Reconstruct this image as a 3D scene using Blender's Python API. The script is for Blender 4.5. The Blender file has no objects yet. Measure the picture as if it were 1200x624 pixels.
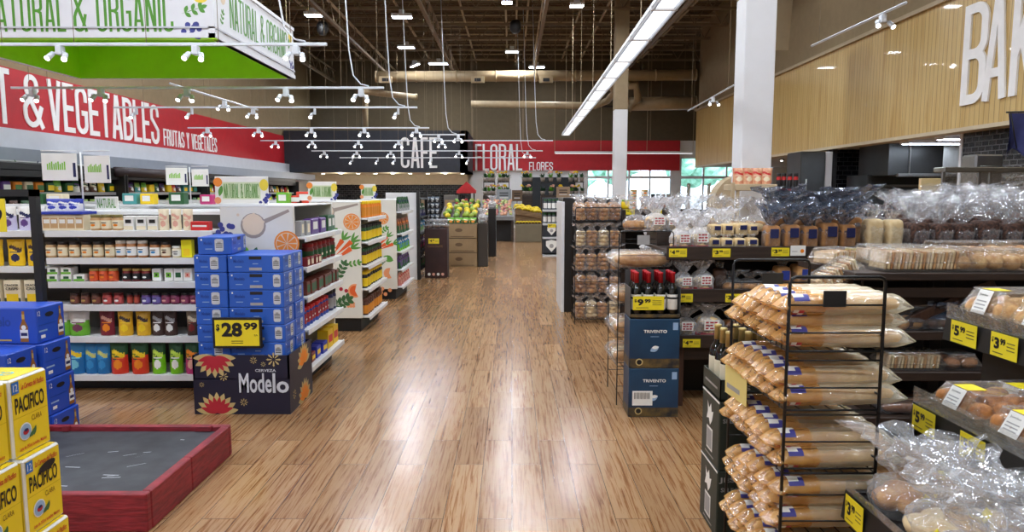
import bpy, math, random
from mathutils import Vector, Matrix, noise, Euler
from math import sin, cos, pi, sqrt, atan, tan, radians
R = random.Random(7)
S = bpy.context.scene
COL = S.collection
# ------------------------------------------------------------------ camera, world, lamps
F_PX = 820.0; PITCH = radians(5.99); CAMZ = 1.6
cd = bpy.data.cameras.new('camera'); cam = bpy.data.objects.new('camera', cd); COL.objects.link(cam)
cam.location = (0, 0, CAMZ); cam.rotation_euler = (pi/2 - PITCH, 0, 0)
cd.sensor_fit = 'HORIZONTAL'; cd.sensor_width = 36; cd.lens = 36*F_PX/1200; cd.clip_start = .05; cd.clip_end = 300
S.camera = cam
S.view_settings.view_transform = 'Standard'; S.view_settings.look = 'None'
S.view_settings.gamma = 1; S.view_settings.use_curve_mapping = False
S.view_settings.exposure = 0.36
S.cycles.transparent_max_bounces = 24; S.cycles.max_bounces = 6; S.cycles.caustics_reflective = False
S.cycles.caustics_refractive = False; S.cycles.sample_clamp_indirect = 4; S.cycles.use_denoising = True
W = bpy.data.worlds.new('daylight'); S.world = W; W.use_nodes = True
W.node_tree.nodes['Background'].inputs[0].default_value = (.62, .8, 1, 1)
W.node_tree.nodes['Background'].inputs[1].default_value = 5
LAMP_W = 72.0       # each high-bay lamp

def at(px, py, Y):
    """the point at distance Y whose picture is at pixel (px, py)"""
    dz = Y*tan(atan((312-py)/F_PX) - PITCH)
    d = Y*cos(PITCH) - dz*sin(PITCH)
    return Vector(((px-600)*d/F_PX, Y, CAMZ+dz))
def floor_at(px, py):
    Y = -CAMZ/tan(atan((312-py)/F_PX) - PITCH)
    return at(px, py, Y)

# ------------------------------------------------------------------ materials
MATS = {}
def lin(c):
    return tuple(((v/255)/12.92 if v/255 <= .04045 else ((v/255+.055)/1.055)**2.4) for v in c)
def mat(name, rgb=(200,200,200), rough=.5, metal=0., vary=.04, scale=6., bump=0., spec=.5, emit=0., coat=0., rgb2=None, stretch=(1,1,1)):
    if name in MATS: return MATS[name]
    m = bpy.data.materials.new(name); m.use_nodes = True; MATS[name] = m
    nt = m.node_tree; b = nt.nodes['Principled BSDF']; c = lin(rgb)
    b.inputs['Roughness'].default_value = rough; b.inputs['Metallic'].default_value = metal
    b.inputs['Specular IOR Level'].default_value = spec; b.inputs['Coat Weight'].default_value = coat
    if emit:
        b.inputs['Base Color'].default_value = (*c, 1)
        b.inputs['Emission Color'].default_value = (*c, 1); b.inputs['Emission Strength'].default_value = emit
        return m
    tc = nt.nodes.new('ShaderNodeTexCoord'); mp = nt.nodes.new('ShaderNodeMapping'); mp.inputs['Scale'].default_value = stretch
    nz = nt.nodes.new('ShaderNodeTexNoise'); nz.inputs['Scale'].default_value = scale; nz.inputs['Detail'].default_value = 4
    nt.links.new(tc.outputs['Object'], mp.inputs[0]); nt.links.new(mp.outputs[0], nz.inputs['Vector'])
    r = nt.nodes.new('ShaderNodeValToRGB')
    d = lin(rgb2) if rgb2 else tuple(v*(1-vary) for v in c)
    e = c if rgb2 else tuple(min(1, v*(1+vary)) for v in c)
    r.color_ramp.elements[0].position = .35; r.color_ramp.elements[0].color = (*d, 1)
    r.color_ramp.elements[1].position = .65; r.color_ramp.elements[1].color = (*e, 1)
    nt.links.new(nz.outputs[0], r.inputs[0]); nt.links.new(r.outputs[0], b.inputs['Base Color'])
    if bump:
        bp = nt.nodes.new('ShaderNodeBump'); bp.inputs['Strength'].default_value = bump; bp.inputs['Distance'].default_value = .01
        nt.links.new(nz.outputs[0], bp.inputs['Height']); nt.links.new(bp.outputs[0], b.inputs['Normal'])
    return m
def film(name, rgb=(235,240,245), base=.2, edge=.6, rough=.12, milky=.35):
    if name in MATS: return MATS[name]
    m = bpy.data.materials.new(name); m.use_nodes = True; MATS[name] = m
    nt = m.node_tree; nt.nodes.remove(nt.nodes['Principled BSDF']); out = nt.nodes['Material Output']
    tr = nt.nodes.new('ShaderNodeBsdfTransparent'); gl = nt.nodes.new('ShaderNodeBsdfGlossy'); df = nt.nodes.new('ShaderNodeBsdfDiffuse')
    gl.inputs['Roughness'].default_value = rough; gl.inputs['Color'].default_value = (1, 1, 1, 1)
    df.inputs['Color'].default_value = (*lin(rgb), 1)
    m1 = nt.nodes.new('ShaderNodeMixShader'); m1.inputs[0].default_value = milky
    m2 = nt.nodes.new('ShaderNodeMixShader'); lw = nt.nodes.new('ShaderNodeLayerWeight'); lw.inputs[0].default_value = .35
    tc = nt.nodes.new('ShaderNodeTexCoord'); nz = nt.nodes.new('ShaderNodeTexNoise'); nz.inputs['Scale'].default_value = 22; nz.inputs['Detail'].default_value = 3
    nt.links.new(tc.outputs['Object'], nz.inputs['Vector'])
    bp = nt.nodes.new('ShaderNodeBump'); bp.inputs['Strength'].default_value = .5; bp.inputs['Distance'].default_value = .02
    nt.links.new(nz.outputs[0], bp.inputs['Height'])
    for n in (gl, df): nt.links.new(bp.outputs[0], n.inputs['Normal'])
    ma = nt.nodes.new('ShaderNodeMath'); ma.operation = 'MULTIPLY_ADD'; ma.inputs[1].default_value = edge; ma.inputs[2].default_value = base
    nt.links.new(lw.outputs['Facing'], ma.inputs[0]); nt.links.new(ma.outputs[0], m2.inputs[0])
    nt.links.new(gl.outputs[0], m1.inputs[1]); nt.links.new(df.outputs[0], m1.inputs[2])
    nt.links.new(tr.outputs[0], m2.inputs[1]); nt.links.new(m1.outputs[0], m2.inputs[2]); nt.links.new(m2.outputs[0], out.inputs[0])
    return m
def tiled(name, rgb, grout, axes, bw, bh, mortar, rough=.2, rgb2=None, grain=None, bump=.3, coat=0., offset=.5, shade=0.):
    """brick pattern in world metres on a plane; axes e.g. 'XZ'; grain = (rgb, stretch) adds wood streaks"""
    if name in MATS: return MATS[name]
    m = bpy.data.materials.new(name); m.use_nodes = True; MATS[name] = m
    nt = m.node_tree; b = nt.nodes['Principled BSDF']; b.inputs['Roughness'].default_value = rough; b.inputs['Coat Weight'].default_value = coat
    g = nt.nodes.new('ShaderNodeNewGeometry'); sp = nt.nodes.new('ShaderNodeSeparateXYZ'); cb = nt.nodes.new('ShaderNodeCombineXYZ')
    nt.links.new(g.outputs['Position'], sp.inputs[0])
    nt.links.new(sp.outputs[axes[0]], cb.inputs[0]); nt.links.new(sp.outputs[axes[1]], cb.inputs[1])
    br = nt.nodes.new('ShaderNodeTexBrick'); br.offset = offset
    br.inputs['Scale'].default_value = 1; br.inputs['Brick Width'].default_value = bw; br.inputs['Row Height'].default_value = bh
    br.inputs['Mortar Size'].default_value = mortar; br.inputs['Mortar Smooth'].default_value = .1; br.inputs['Bias'].default_value = 0
    br.inputs['Color1'].default_value = (*lin(rgb), 1); br.inputs['Color2'].default_value = (*lin(rgb2 or rgb), 1); br.inputs['Mortar'].default_value = (*lin(grout), 1)
    nt.links.new(cb.outputs[0], br.inputs['Vector']); col = br.outputs['Color']
    if grain:
        mp = nt.nodes.new('ShaderNodeMapping'); mp.inputs['Scale'].default_value = grain[1]; nt.links.new(cb.outputs[0], mp.inputs[0])
        # the plank's own shade shifts the grain so that planks differ
        va = nt.nodes.new('ShaderNodeVectorMath'); va.operation = 'MULTIPLY_ADD'; va.inputs[1].default_value = (90, 90, 90)
        nt.links.new(br.outputs['Color'], va.inputs[0]); nt.links.new(mp.outputs[0], va.inputs[2])
        nz = nt.nodes.new('ShaderNodeTexNoise'); nz.inputs['Scale'].default_value = 1; nz.inputs['Detail'].default_value = 8; nz.inputs['Roughness'].default_value = .65
        nz.inputs['Distortion'].default_value = .8
        nt.links.new(va.outputs[0], nz.inputs['Vector'])
        r = nt.nodes.new('ShaderNodeValToRGB'); e = r.color_ramp.elements
        e[0].position = .3; e[0].color = (*lin(grain[0]), 1); e[1].position = .52; e[1].color = (1, 1, 1, 1)
        k = e.new(.40); k.color = (*lin(grain[2]), 1)
        nt.links.new(nz.outputs[0], r.inputs[0])
        mx = nt.nodes.new('ShaderNodeMixRGB'); mx.blend_type = 'MULTIPLY'; mx.inputs[0].default_value = 1
        nt.links.new(col, mx.inputs[1]); nt.links.new(r.outputs[0], mx.inputs[2]); col = mx.outputs[0]
        # roughness breaks up a little, as worn varnish does
        rr = nt.nodes.new('ShaderNodeMapRange'); rr.inputs['To Min'].default_value = rough*.7; rr.inputs['To Max'].default_value = rough*1.5
        nt.links.new(nz.outputs[0], rr.inputs[0]); nt.links.new(rr.outputs[0], b.inputs['Roughness'])
    nt.links.new(col, b.inputs['Base Color'])
    bp = nt.nodes.new('ShaderNodeBump'); bp.inputs['Strength'].default_value = bump; bp.inputs['Distance'].default_value = .003; bp.invert = True
    nt.links.new(br.outputs['Fac'], bp.inputs['Height']); last = bp
    if grain:
        n2 = nt.nodes.new('ShaderNodeTexNoise'); n2.inputs['Scale'].default_value = 5; n2.inputs['Detail'].default_value = 3
        nt.links.new(cb.outputs[0], n2.inputs['Vector'])
        b2 = nt.nodes.new('ShaderNodeBump'); b2.inputs['Strength'].default_value = .25; b2.inputs['Distance'].default_value = .012
        nt.links.new(n2.outputs[0], b2.inputs['Height']); nt.links.new(bp.outputs[0], b2.inputs['Normal']); last = b2
    nt.links.new(last.outputs[0], b.inputs['Normal'])
    return m

# ------------------------------------------------------------------ mesh builder
ORIG = {}
class MB:
    def __init__(s): s.v = []; s.f = []; s.fm = []; s.sm = []; s.mats = []; s.T = None; s.dn = 0
    def mi(s, m):
        if m not in s.mats: s.mats.append(m)
        return s.mats.index(m)
    def add(s, vs, fs, m, smooth=False):
        n = len(s.v)
        s.v += [(s.T @ Vector(p)) if s.T else Vector(p) for p in vs]
        if callable(m) and not isinstance(m, bpy.types.Material):
            for i, f in enumerate(fs): s.f.append([n+k for k in f]); s.fm.append(s.mi(m(i))); s.sm.append(smooth)
        else:
            k_ = s.mi(m)
            for f in fs: s.f.append([n+k for k in f]); s.fm.append(k_); s.sm.append(smooth)
        return s
    def box(s, x0, x1, y0, y1, z0, z1, m):
        c = [(x, y, z) for x in (x0, x1) for y in (y0, y1) for z in (z0, z1)]
        return s.add(c, [(0,1,3,2),(4,6,7,5),(0,4,5,1),(2,3,7,6),(0,2,6,4),(1,5,7,3)], m)
    def cbox(s, x0, x1, y0, y1, z0, z1, m, b=.004):
        """box with chamfered edges"""
        b = min(b, (x1-x0)*.4, (y1-y0)*.4, (z1-z0)*.4); vs = []; idx = {}
        for i, x in enumerate((x0, x1)):
            for j, y in enumerate((y0, y1)):
                for k, z in enumerate((z0, z1)):
                    sx, sy, sz = (1-2*i)*b, (1-2*j)*b, (1-2*k)*b
                    for a, p in (('x', (x, y+sy, z+sz)), ('y', (x+sx, y, z+sz)), ('z', (x+sx, y+sy, z))):
                        idx[i,j,k,a] = len(vs); vs.append(p)
        fs = []
        for i in (0, 1):
            fs.append([idx[i,0,0,'x'], idx[i,1,0,'x'], idx[i,1,1,'x'], idx[i,0,1,'x']])
            fs.append([idx[0,i,0,'y'], idx[1,i,0,'y'], idx[1,i,1,'y'], idx[0,i,1,'y']])
            fs.append([idx[0,0,i,'z'], idx[1,0,i,'z'], idx[1,1,i,'z'], idx[0,1,i,'z']])
            for j in (0, 1):
                fs.append([idx[0,i,j,'y'], idx[1,i,j,'y'], idx[1,i,j,'z'], idx[0,i,j,'z']])
                fs.append([idx[i,0,j,'x'], idx[i,1,j,'x'], idx[i,1,j,'z'], idx[i,0,j,'z']])
                fs.append([idx[i,j,0,'x'], idx[i,j,1,'x'], idx[i,j,1,'y'], idx[i,j,0,'y']])
                for k in (0, 1): fs.append([idx[i,j,k,'x'], idx[i,j,k,'y'], idx[i,j,k,'z']])
        return s.add(vs, fs, m)
    def lathe(s, prof, m, c=(0, 0, 0), n=16, sx=1, sy=1, smooth=True):
        vs = []; fs = []
        for r, z in prof:
            for k in range(n):
                a = 2*pi*k/n; vs.append((c[0]+r*cos(a)*sx, c[1]+r*sin(a)*sy, c[2]+z))
        for j in range(len(prof)-1):
            for k in range(n):
                fs.append((j*n+k, j*n+(k+1) % n, (j+1)*n+(k+1) % n, (j+1)*n+k))
        fs.append(list(range(n))[::-1]); fs.append([(len(prof)-1)*n+k for k in range(n)])
        return s.add(vs, fs, m, smooth)
    def tube(s, pts, r, m, n=6, closed=False):
        pts = [Vector(p) for p in pts]; vs = []; fs = []; N = len(pts)
        for i, p in enumerate(pts):
            a = pts[(i-1) % N] if closed or i > 0 else p; b = pts[(i+1) % N] if closed or i < N-1 else p
            t = (b-a).normalized(); up = Vector((0, 0, 1)) if abs(t.z) < .9 else Vector((1, 0, 0))
            u = t.cross(up).normalized(); w = u.cross(t)
            rr = r[i] if isinstance(r, (list, tuple)) else r
            for k in range(n): vs.append(p+u*cos(2*pi*k/n)*rr+w*sin(2*pi*k/n)*rr)
        for i in range(N if closed else N-1):
            for k in range(n): fs.append((i*n+k, i*n+(k+1) % n, ((i+1) % N)*n+(k+1) % n, ((i+1) % N)*n+k))
        if not closed: fs.append(list(range(n))[::-1]); fs.append([(N-1)*n+k for k in range(n)])
        return s.add(vs, fs, m, n > 4)
    def bar(s, a, b, r, m, n=6): return s.tube([a, b], r, m, n)
    def blob(s, c, rad, m, amp=0., fq=6., seed=0, nu=12, nv=8, p=1., smooth=True, zflat=None):
        vs = []; fs = []; c = Vector(c)
        def e(x): return math.copysign(abs(x)**p, x)
        for j in range(nv+1):
            th = -pi/2+pi*j/nv
            for k in range(nu):
                a = 2*pi*k/nu
                q = Vector((e(cos(a))*e(cos(th))*rad[0], e(sin(a))*e(cos(th))*rad[1], e(sin(th))*rad[2]))
                if amp: q *= 1+amp*noise.noise(q*fq+Vector((seed*3.1, seed, -seed)))
                if zflat is not None: q.z = max(q.z, -zflat)
                vs.append(c+q)
        for j in range(nv):
            for k in range(nu): fs.append((j*nu+k, j*nu+(k+1) % nu, (j+1)*nu+(k+1) % nu, (j+1)*nu+k))
        return s.add(vs, fs, m, smooth)
    def grid(s, fn, nu, nv, m, smooth=True, wrap=False):
        """fn(u, v) -> point for u, v in 0..1; m may be a function of (u, v)"""
        vs = [fn(i/nu, j/nv) for j in range(nv+1) for i in range(nu+1)]; fs = []
        for j in range(nv):
            for i in range(nu): a = j*(nu+1)+i; fs.append((a, a+1, a+nu+2, a+nu+1))
        if callable(m) and not isinstance(m, bpy.types.Material):
            return s.add(vs, fs, (lambda i: m((i % nu+.5)/nu, (i//nu+.5)/nv)), smooth)
        return s.add(vs, fs, m, smooth)
    # flat prints: fr = (origin, u, v) in 3-D, 2-D coordinates in metres, k = layer
    def dec(s, fr, pts, m, k=1):
        o, u, v = fr; s.dn = (s.dn+1) % 14; n = u.cross(v).normalized()*(.0009*k+.00006*s.dn)
        return s.add([o+u*a+v*b+n for a, b in pts], [list(range(len(pts)))], m)
    def drect(s, fr, x0, x1, y0, y1, m, k=1): return s.dec(fr, [(x0,y0),(x1,y0),(x1,y1),(x0,y1)], m, k)
    def disc(s, fr, x, y, r, m, k=1, n=18, sy=1., rot=0., a0=0., a1=2*pi):
        full = a1-a0 > 6.2; pts = [] if full else [(x, y)]
        for i in range(n if full else n+1):
            a = a0+(a1-a0)*i/n; p = r*cos(a); q = r*sy*sin(a)
            pts.append((x+p*cos(rot)-q*sin(rot), y+p*sin(rot)+q*cos(rot)))
        return s.dec(fr, pts, m, k)
    def leaf(s, fr, x, y, L, w, rot, m, k=1):
        pts = []
        for i in range(9): t = i/8; pts.append((t*L, w*sin(pi*t)**.8))
        for i in range(7, 0, -1): t = i/8; pts.append((t*L, -w*sin(pi*t)**.8))
        return s.dec(fr, [(x+a*cos(rot)-b*sin(rot), y+a*sin(rot)+b*cos(rot)) for a, b in pts], m, k)
    def text(s, fr, txt, x, y, w, h, m, k=2, deep=0., bold=.0, skew=0.):
        """text filling the box x..x+w, y..y+h of the frame"""
        vs, fs = glyphs(txt, bold, deep > 0); o, u, v = fr; n = u.cross(v).normalized()
        return s.add([o+u*(x+p[0]*w+skew*p[1]*h)+v*(y+p[1]*h)+n*(.0009*k+p[2]*deep) for p in vs], fs, m)
    def tall(s, fr, txt, x, y, w, h, st, m, gap=.5, k=2, deep=0.):
        """condensed upright capitals of stroke st filling the box x..x+w, y..y+h"""
        wid = [{'I': 0, ' ': .42, '&': 1.25, 'M': 1.5, 'L': .85, 'E': .88, 'F': .85}.get(c, 1.) for c in txt]
        n = len(txt); st = min(st, w/(sum(wid)/.27+gap*(n-1)+sum(c == 'I' for c in txt))); fixed = st*gap*(n-1)+st*sum(c == 'I' for c in txt); un = (w-fixed)/max(sum(wid), .01)
        o, u, v = fr; nn = u.cross(v).normalized(); cx0 = x; e = st/2
        cnt = [0]
        def line(pts, closed=False):
            pts = [V(p[0], p[1], 0) for p in pts]; pts = [p for i, p in enumerate(pts) if i == 0 or (p-pts[i-1]).length > 1e-5]; N = len(pts)
            if closed and (pts[0]-pts[-1]).length < 1e-5: pts.pop(); N -= 1
            lf = []; rt = []
            for i, p in enumerate(pts):
                d1 = (p-pts[i-1]).normalized() if i > 0 or closed else None; d2 = (pts[(i+1) % N]-p).normalized() if i < N-1 or closed else None
                d1 = d1 or d2; d2 = d2 or d1; t = (d1+d2).normalized(); n_ = V(-t.y, t.x, 0); q = e/max(.45, n_.dot(V(-d1.y, d1.x, 0)))
                lf.append(p+n_*q); rt.append(p-n_*q)
            off = nn*(.0009*k+deep+.0006*cnt[0]); cnt[0] = (cnt[0]+1) % 6; P3 = lambda p: o+u*p.x+v*p.y+off
            vs = [P3(p) for p in lf]+[P3(p) for p in rt]; M_ = N if closed else N-1; fs = [(i, N+i, N+(i+1) % N, (i+1) % N) for i in range(M_)]
            if deep:
                vs += [p-nn*deep for p in vs]
                for i in range(M_): j = (i+1) % N; fs += [(i, j, 2*N+j, 2*N+i), (N+j, N+i, 3*N+i, 3*N+j)]
                if not closed: fs += [(0, 2*N, 3*N, N), (N-1, 2*N-1, 4*N-1, 3*N-1)]
            s.add(vs, fs, m)
        seg = lambda p, q: line([p, q])
        for c, wd in zip(txt, wid):
            W_ = un*wd if c != 'I' else st; L, Rr, B, T = cx0+e, cx0+W_-e, y+e, y+h-e; cx = (L+Rr)/2; M = y+h*.5; r = max((Rr-L)/2, .001)
            arc = lambda ax, ay, rr, a0, a1, n_=7: [(ax+rr*cos(radians(a0+(a1-a0)*i/n_)), ay+rr*sin(radians(a0+(a1-a0)*i/n_))) for i in range(n_+1)]
            top = arc(cx, T-r, r, 0, 180); bot = arc(cx, B+r, r, 180, 360); y0, y1 = y, y+h
            if c == 'O': line(top+bot, True)
            elif c == 'C': line([(Rr, T-r-h*.12)]+top+bot+[(Rr, B+r+h*.12)])
            elif c == 'G': line([(Rr, T-r-h*.12)]+top+bot+[(Rr, M)]); seg((cx, M-e), (Rr+e, M-e))
            elif c == 'U': line([(L, y1)]+bot+[(Rr, y1)])
            elif c == 'S': line([(Rr, T-r-h*.1)]+top+[(L, M+h*.14), (Rr, M-h*.14)]+arc(cx, B+r, r, 0, -180)+[(L, B+r+h*.1)])
            elif c in 'BPRD':
                seg((L, y0), (L, y1))
                if c == 'D': line([(L, T)]+arc(Rr-r, T-r, r, 90, 0)+arc(Rr-r, B+r, r, 0, -90)+[(L, B)])
                else:
                    q = min(r, (T-M)/2); line([(L, T)]+arc(Rr-q, T-q, q, 90, 0)+arc(Rr-q, M+q, q, 0, -90)+[(L, M)])
                    if c == 'B': line([(L, M)]+arc(Rr-q, M-q, q, 90, 0)+arc(Rr-q, B+q, q, 0, -90)+[(L, B)])
                    if c == 'R': line([(Rr-q, M), (Rr-q*.2, M-q*.6), (Rr, y0)])
            elif c == 'A': seg((cx-e*.3, y1), (L-e*.1, y0)); seg((cx+e*.3, y1), (Rr+e*.1, y0)); seg((L+r*.35, y+h*.26), (Rr-r*.35, y+h*.26))
            elif c == 'V': seg((cx-e*.3, y0), (L-e*.1, y1)); seg((cx+e*.3, y0), (Rr+e*.1, y1))
            elif c == 'N': seg((L, y0), (L, y1)); seg((Rr, y0), (Rr, y1)); seg((L, T), (Rr, B))
            elif c == 'K': seg((L, y0), (L, y1)); seg((L, y+h*.36), (Rr, y1)); seg((cx-r*.2, y+h*.52), (Rr+e*.1, y0))
            elif c == 'Y': seg((cx, M), (L, y1)); seg((cx, M), (Rr, y1)); seg((cx, M+e*.4), (cx, y0))
            elif c in 'EFL':
                seg((L, y0), (L, y1))
                if c != 'F': seg((L, B), (Rr+e, B))
                if c != 'L': seg((L, T), (Rr+e, T)); seg((L, M), (Rr+e*.5, M))
            elif c == 'T': seg((cx, y0), (cx, y1)); seg((L-e, T), (Rr+e, T))
            elif c == 'I': seg((cx, y0), (cx, y1))
            elif c == '&':
                q = r*.62; cc = cx-r*.12
                line([(Rr+e*.3, y0), (cc-q, T-q-h*.12)]+arc(cc, T-q, q, 180, 90)); line(arc(cc, T-q, q, 90, 0)+[(cc+q, T-q-h*.08), (cc-q*1.1, M-h*.06), (L, M-h*.14)]+arc(L+r*.8, B+r*.8, r*.8, 180, 330)+[(Rr, M-h*.08)])
            cx0 += W_+st*gap
        return s
    def build(s, name, parent=None, label=None, cat=None, group=None, kind=None, loc=None):
        me = bpy.data.meshes.new(name)
        if parent is not None: o0 = ORIG[parent.name]
        elif loc is not None: o0 = Vector(loc)
        elif s.v:
            xs = [p.x for p in s.v]; ys = [p.y for p in s.v]
            o0 = Vector(((min(xs)+max(xs))/2, (min(ys)+max(ys))/2, min(p.z for p in s.v)))
        me.from_pydata([tuple(p-o0) for p in s.v], [], s.f)
        for m in s.mats: me.materials.append(m)
        me.polygons.foreach_set('material_index', s.fm); me.polygons.foreach_set('use_smooth', s.sm)
        me.update()
        ob = bpy.data.objects.new(name, me); COL.objects.link(ob); ORIG[ob.name] = o0
        if parent is not None: ob.parent = parent
        else: ob.location = o0
        return tag(ob, label, cat, group, kind)
def tag(o, label=None, cat=None, group=None, kind=None):
    for k, v in (('label', label), ('category', cat), ('group', group), ('kind', kind)):
        if v: o[k] = v
    return o
def empty(name, loc=(0, 0, 0), label=None, cat=None, group=None, kind=None):
    o = bpy.data.objects.new(name, None); COL.objects.link(o); o.location = loc; o.empty_display_size = .05
    ORIG[o.name] = Vector(loc); return tag(o, label, cat, group, kind)
GL = {}
def glyphs(txt, bold=0., deep=False):
    key = (txt, bold, deep)
    if key in GL: return GL[key]
    cu = bpy.data.curves.new('letters', 'FONT'); cu.body = txt; cu.offset = bold; cu.resolution_u = 3
    if deep: cu.extrude = .5
    o = bpy.data.objects.new('letters', cu); COL.objects.link(o)
    dg = bpy.context.evaluated_depsgraph_get(); me = bpy.data.meshes.new_from_object(o.evaluated_get(dg))
    vs = [v.co.copy() for v in me.vertices]; fs = [list(p.vertices) for p in me.polygons]
    bpy.data.objects.remove(o); bpy.data.curves.remove(cu); bpy.data.meshes.remove(me)
    x0 = min(v.x for v in vs); x1 = max(v.x for v in vs); y0 = min(v.y for v in vs); y1 = max(v.y for v in vs)
    GL[key] = ([((v.x-x0)/max(x1-x0, 1e-6), (v.y-y0)/max(y1-y0, 1e-6), (v.z+.5) if deep else 0) for v in vs], fs)
    return GL[key]
def copy_tree(o, parent=None):
    c = o.copy(); COL.objects.link(c)
    if parent is not None: c.parent = parent
    for ch in list(KIDS.get(o.name, ())): copy_tree(ch, c)
    return c
KIDS = {}; PROTO = {}; USED = set()
def place(key, maker, loc, rz=0., label=None, group=None, sc=1., rx=0., ry=0.):
    """the first call builds the thing, later calls copy it and its parts"""
    if key not in PROTO:
        o = maker(); PROTO[key] = o
        for x in list(COL.objects):
            if x.parent: 
                L = KIDS.setdefault(x.parent.name, [])
                if x not in L: L.append(x)
    else: o = copy_tree(PROTO[key])
    o.location = loc; o.rotation_euler = (rx, ry, rz); o.scale = (sc, sc, sc) if isinstance(sc, (int, float)) else sc
    for k in ('label', 'group'):
        if k in o: del o[k]
    return tag(o, label, None, group)
ORD = 'first second third fourth fifth sixth seventh eighth ninth tenth eleventh twelfth thirteenth fourteenth fifteenth sixteenth seventeenth eighteenth nineteenth twentieth'.split()
def nth(i, n):
    if n == 1: return 'only'
    if n == 2: return ('left', 'right')[i]
    if i == n-1: return 'rightmost'
    if i == 0: return 'leftmost'
    return ORD[i]
def V(*a): return Vector(a)
def FR(o, u, v): return (Vector(o), Vector(u), Vector(v))
XP = V(1, 0, 0); YP = V(0, 1, 0); ZP = V(0, 0, 1)
# ================================================================== SETTING
white = mat('white_paint', (226,228,232), .5, vary=.012); offw = mat('off_white', (232,230,222), .5); black = mat('black_metal', (22,22,24), .45)
dark = mat('dark_brown_laminate', (42,34,30), .5); brownwall = mat('brown_wall', (148,130,100), .85, vary=.05)
WALLTOP = 8.0
LX = -9.07; BY = 32.0; RX = 14.0
floor_m = tiled('wood_plank_floor', (172,136,98), (80,56,38), 'YX', 1.1, .17, .0018, rough=.2, rgb2=(146,111,76),
    grain=((134,96,68), (2.6, 64, 1), (210,182,152)), bump=.25, coat=.0, offset=.37)
m = MB(); m.box(LX-.1, RX, -6, BY+.1, -.1, 0, floor_m); m.build('floor', kind='structure')
deck = mat('roof_deck', (104,86,64), .8, vary=.1); steel = mat('brown_steel', (122,104,80), .6, vary=.08); steel2 = mat('lit_brown_steel', (178,160,130), .6)  # lit_brown_steel: brown_steel again, with lamplight put into a paler colour
m = MB()
for i in range(int((BY+6)/.3)+2):
    y = -6+i*.3; m.box(LX-.1, RX, y, y+.15, WALLTOP, WALLTOP+.2, deck); m.box(LX-.1, RX, y+.15, y+.3, WALLTOP+.06, WALLTOP+.2, deck)
m.build('ceiling', kind='structure')
# walls
m = MB(); m.box(LX-.1, LX, -6, BY, 3.83, WALLTOP, brownwall); m.box(LX-.1, LX, -6, BY, 0, 2.73, white)
m.build('wall_left', kind='structure')
m = MB()
bx = lambda px, Y=BY: at(px, 226, Y).x
bz = lambda py, Y=BY: at(600, py, Y).z
darkwall = mat('dark_upper_wall', (92,80,60), .85, vary=.05)
ZR0, ZR1 = bz(200), bz(165)
m.box(LX-.1, RX, BY, BY+.15, ZR1, WALLTOP, darkwall)
wx = (bx(688), bx(786), bx(797), bx(905)); wz0, wz1 = .5, bz(187)
m.box(LX-.1, wx[0], BY, BY+.15, 0, ZR1, white); m.box(wx[1], wx[2], BY, BY+.15, 0, ZR1, white)
m.box(wx[0], wx[1], BY, BY+.15, wz1, ZR1, white); m.box(wx[2], wx[3], BY, BY+.15, wz1+.1, ZR1, white)
m.box(wx[3], RX, BY, BY+.15, 0, ZR1, white); m.box(wx[0], wx[3], BY, BY+.15, 0, wz0, white)
m.build('wall_back', kind='structure')
m = MB(); m.box(RX, RX+.1, -6, BY, 0, WALLTOP, brownwall); m.build('wall_far_right', kind='structure')
m = MB(); m.box(LX-.1, RX, -6.1, -6, 0, WALLTOP, mat('warm_white_wall', (214,208,198), .7)); m.build('wall_front', kind='structure')  # unseen wall behind the camera, added to shut out sky light
# vertical joints of the brown wall panels
m = MB()
for px in (553, 612, 672, 760): m.box(bx(px), bx(px)+.05, BY-.03, BY, ZR1, WALLTOP, steel)
m.box(bx(552), bx(812), BY-.05, BY, bz(126), bz(124), dark)
m.build('trim_1', kind='structure')
glass = film('window_glass', (220,240,255), .04, .3, .05, .1)
alu = mat('window_frame_white', (225,230,235), .4)
for n, (a, b, t) in enumerate(((wx[0], wx[1], wz1), (wx[2], wx[3], wz1+.1))):
    w_ = MB(); w_.box(a, b, BY+.06, BY+.08, wz0, t, glass); wo = w_.build('window_%d' % (n+1), kind='structure')
    f = MB(); N = 4
    for i in range(N+1): x = a+(b-a)*i/N; f.box(x-.04, x+.04, BY+.02, BY+.12, wz0, t, alu)
    zt = bz(208)
    f.box(a, b, BY+.02, BY+.12, wz0, wz0+.06, alu); f.box(a, b, BY+.02, BY+.12, t-.06, t, alu); f.box(a, b, BY+.01, BY+.13, zt-.06, zt+.06, alu)
    f.build('window_frame', wo)
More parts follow.
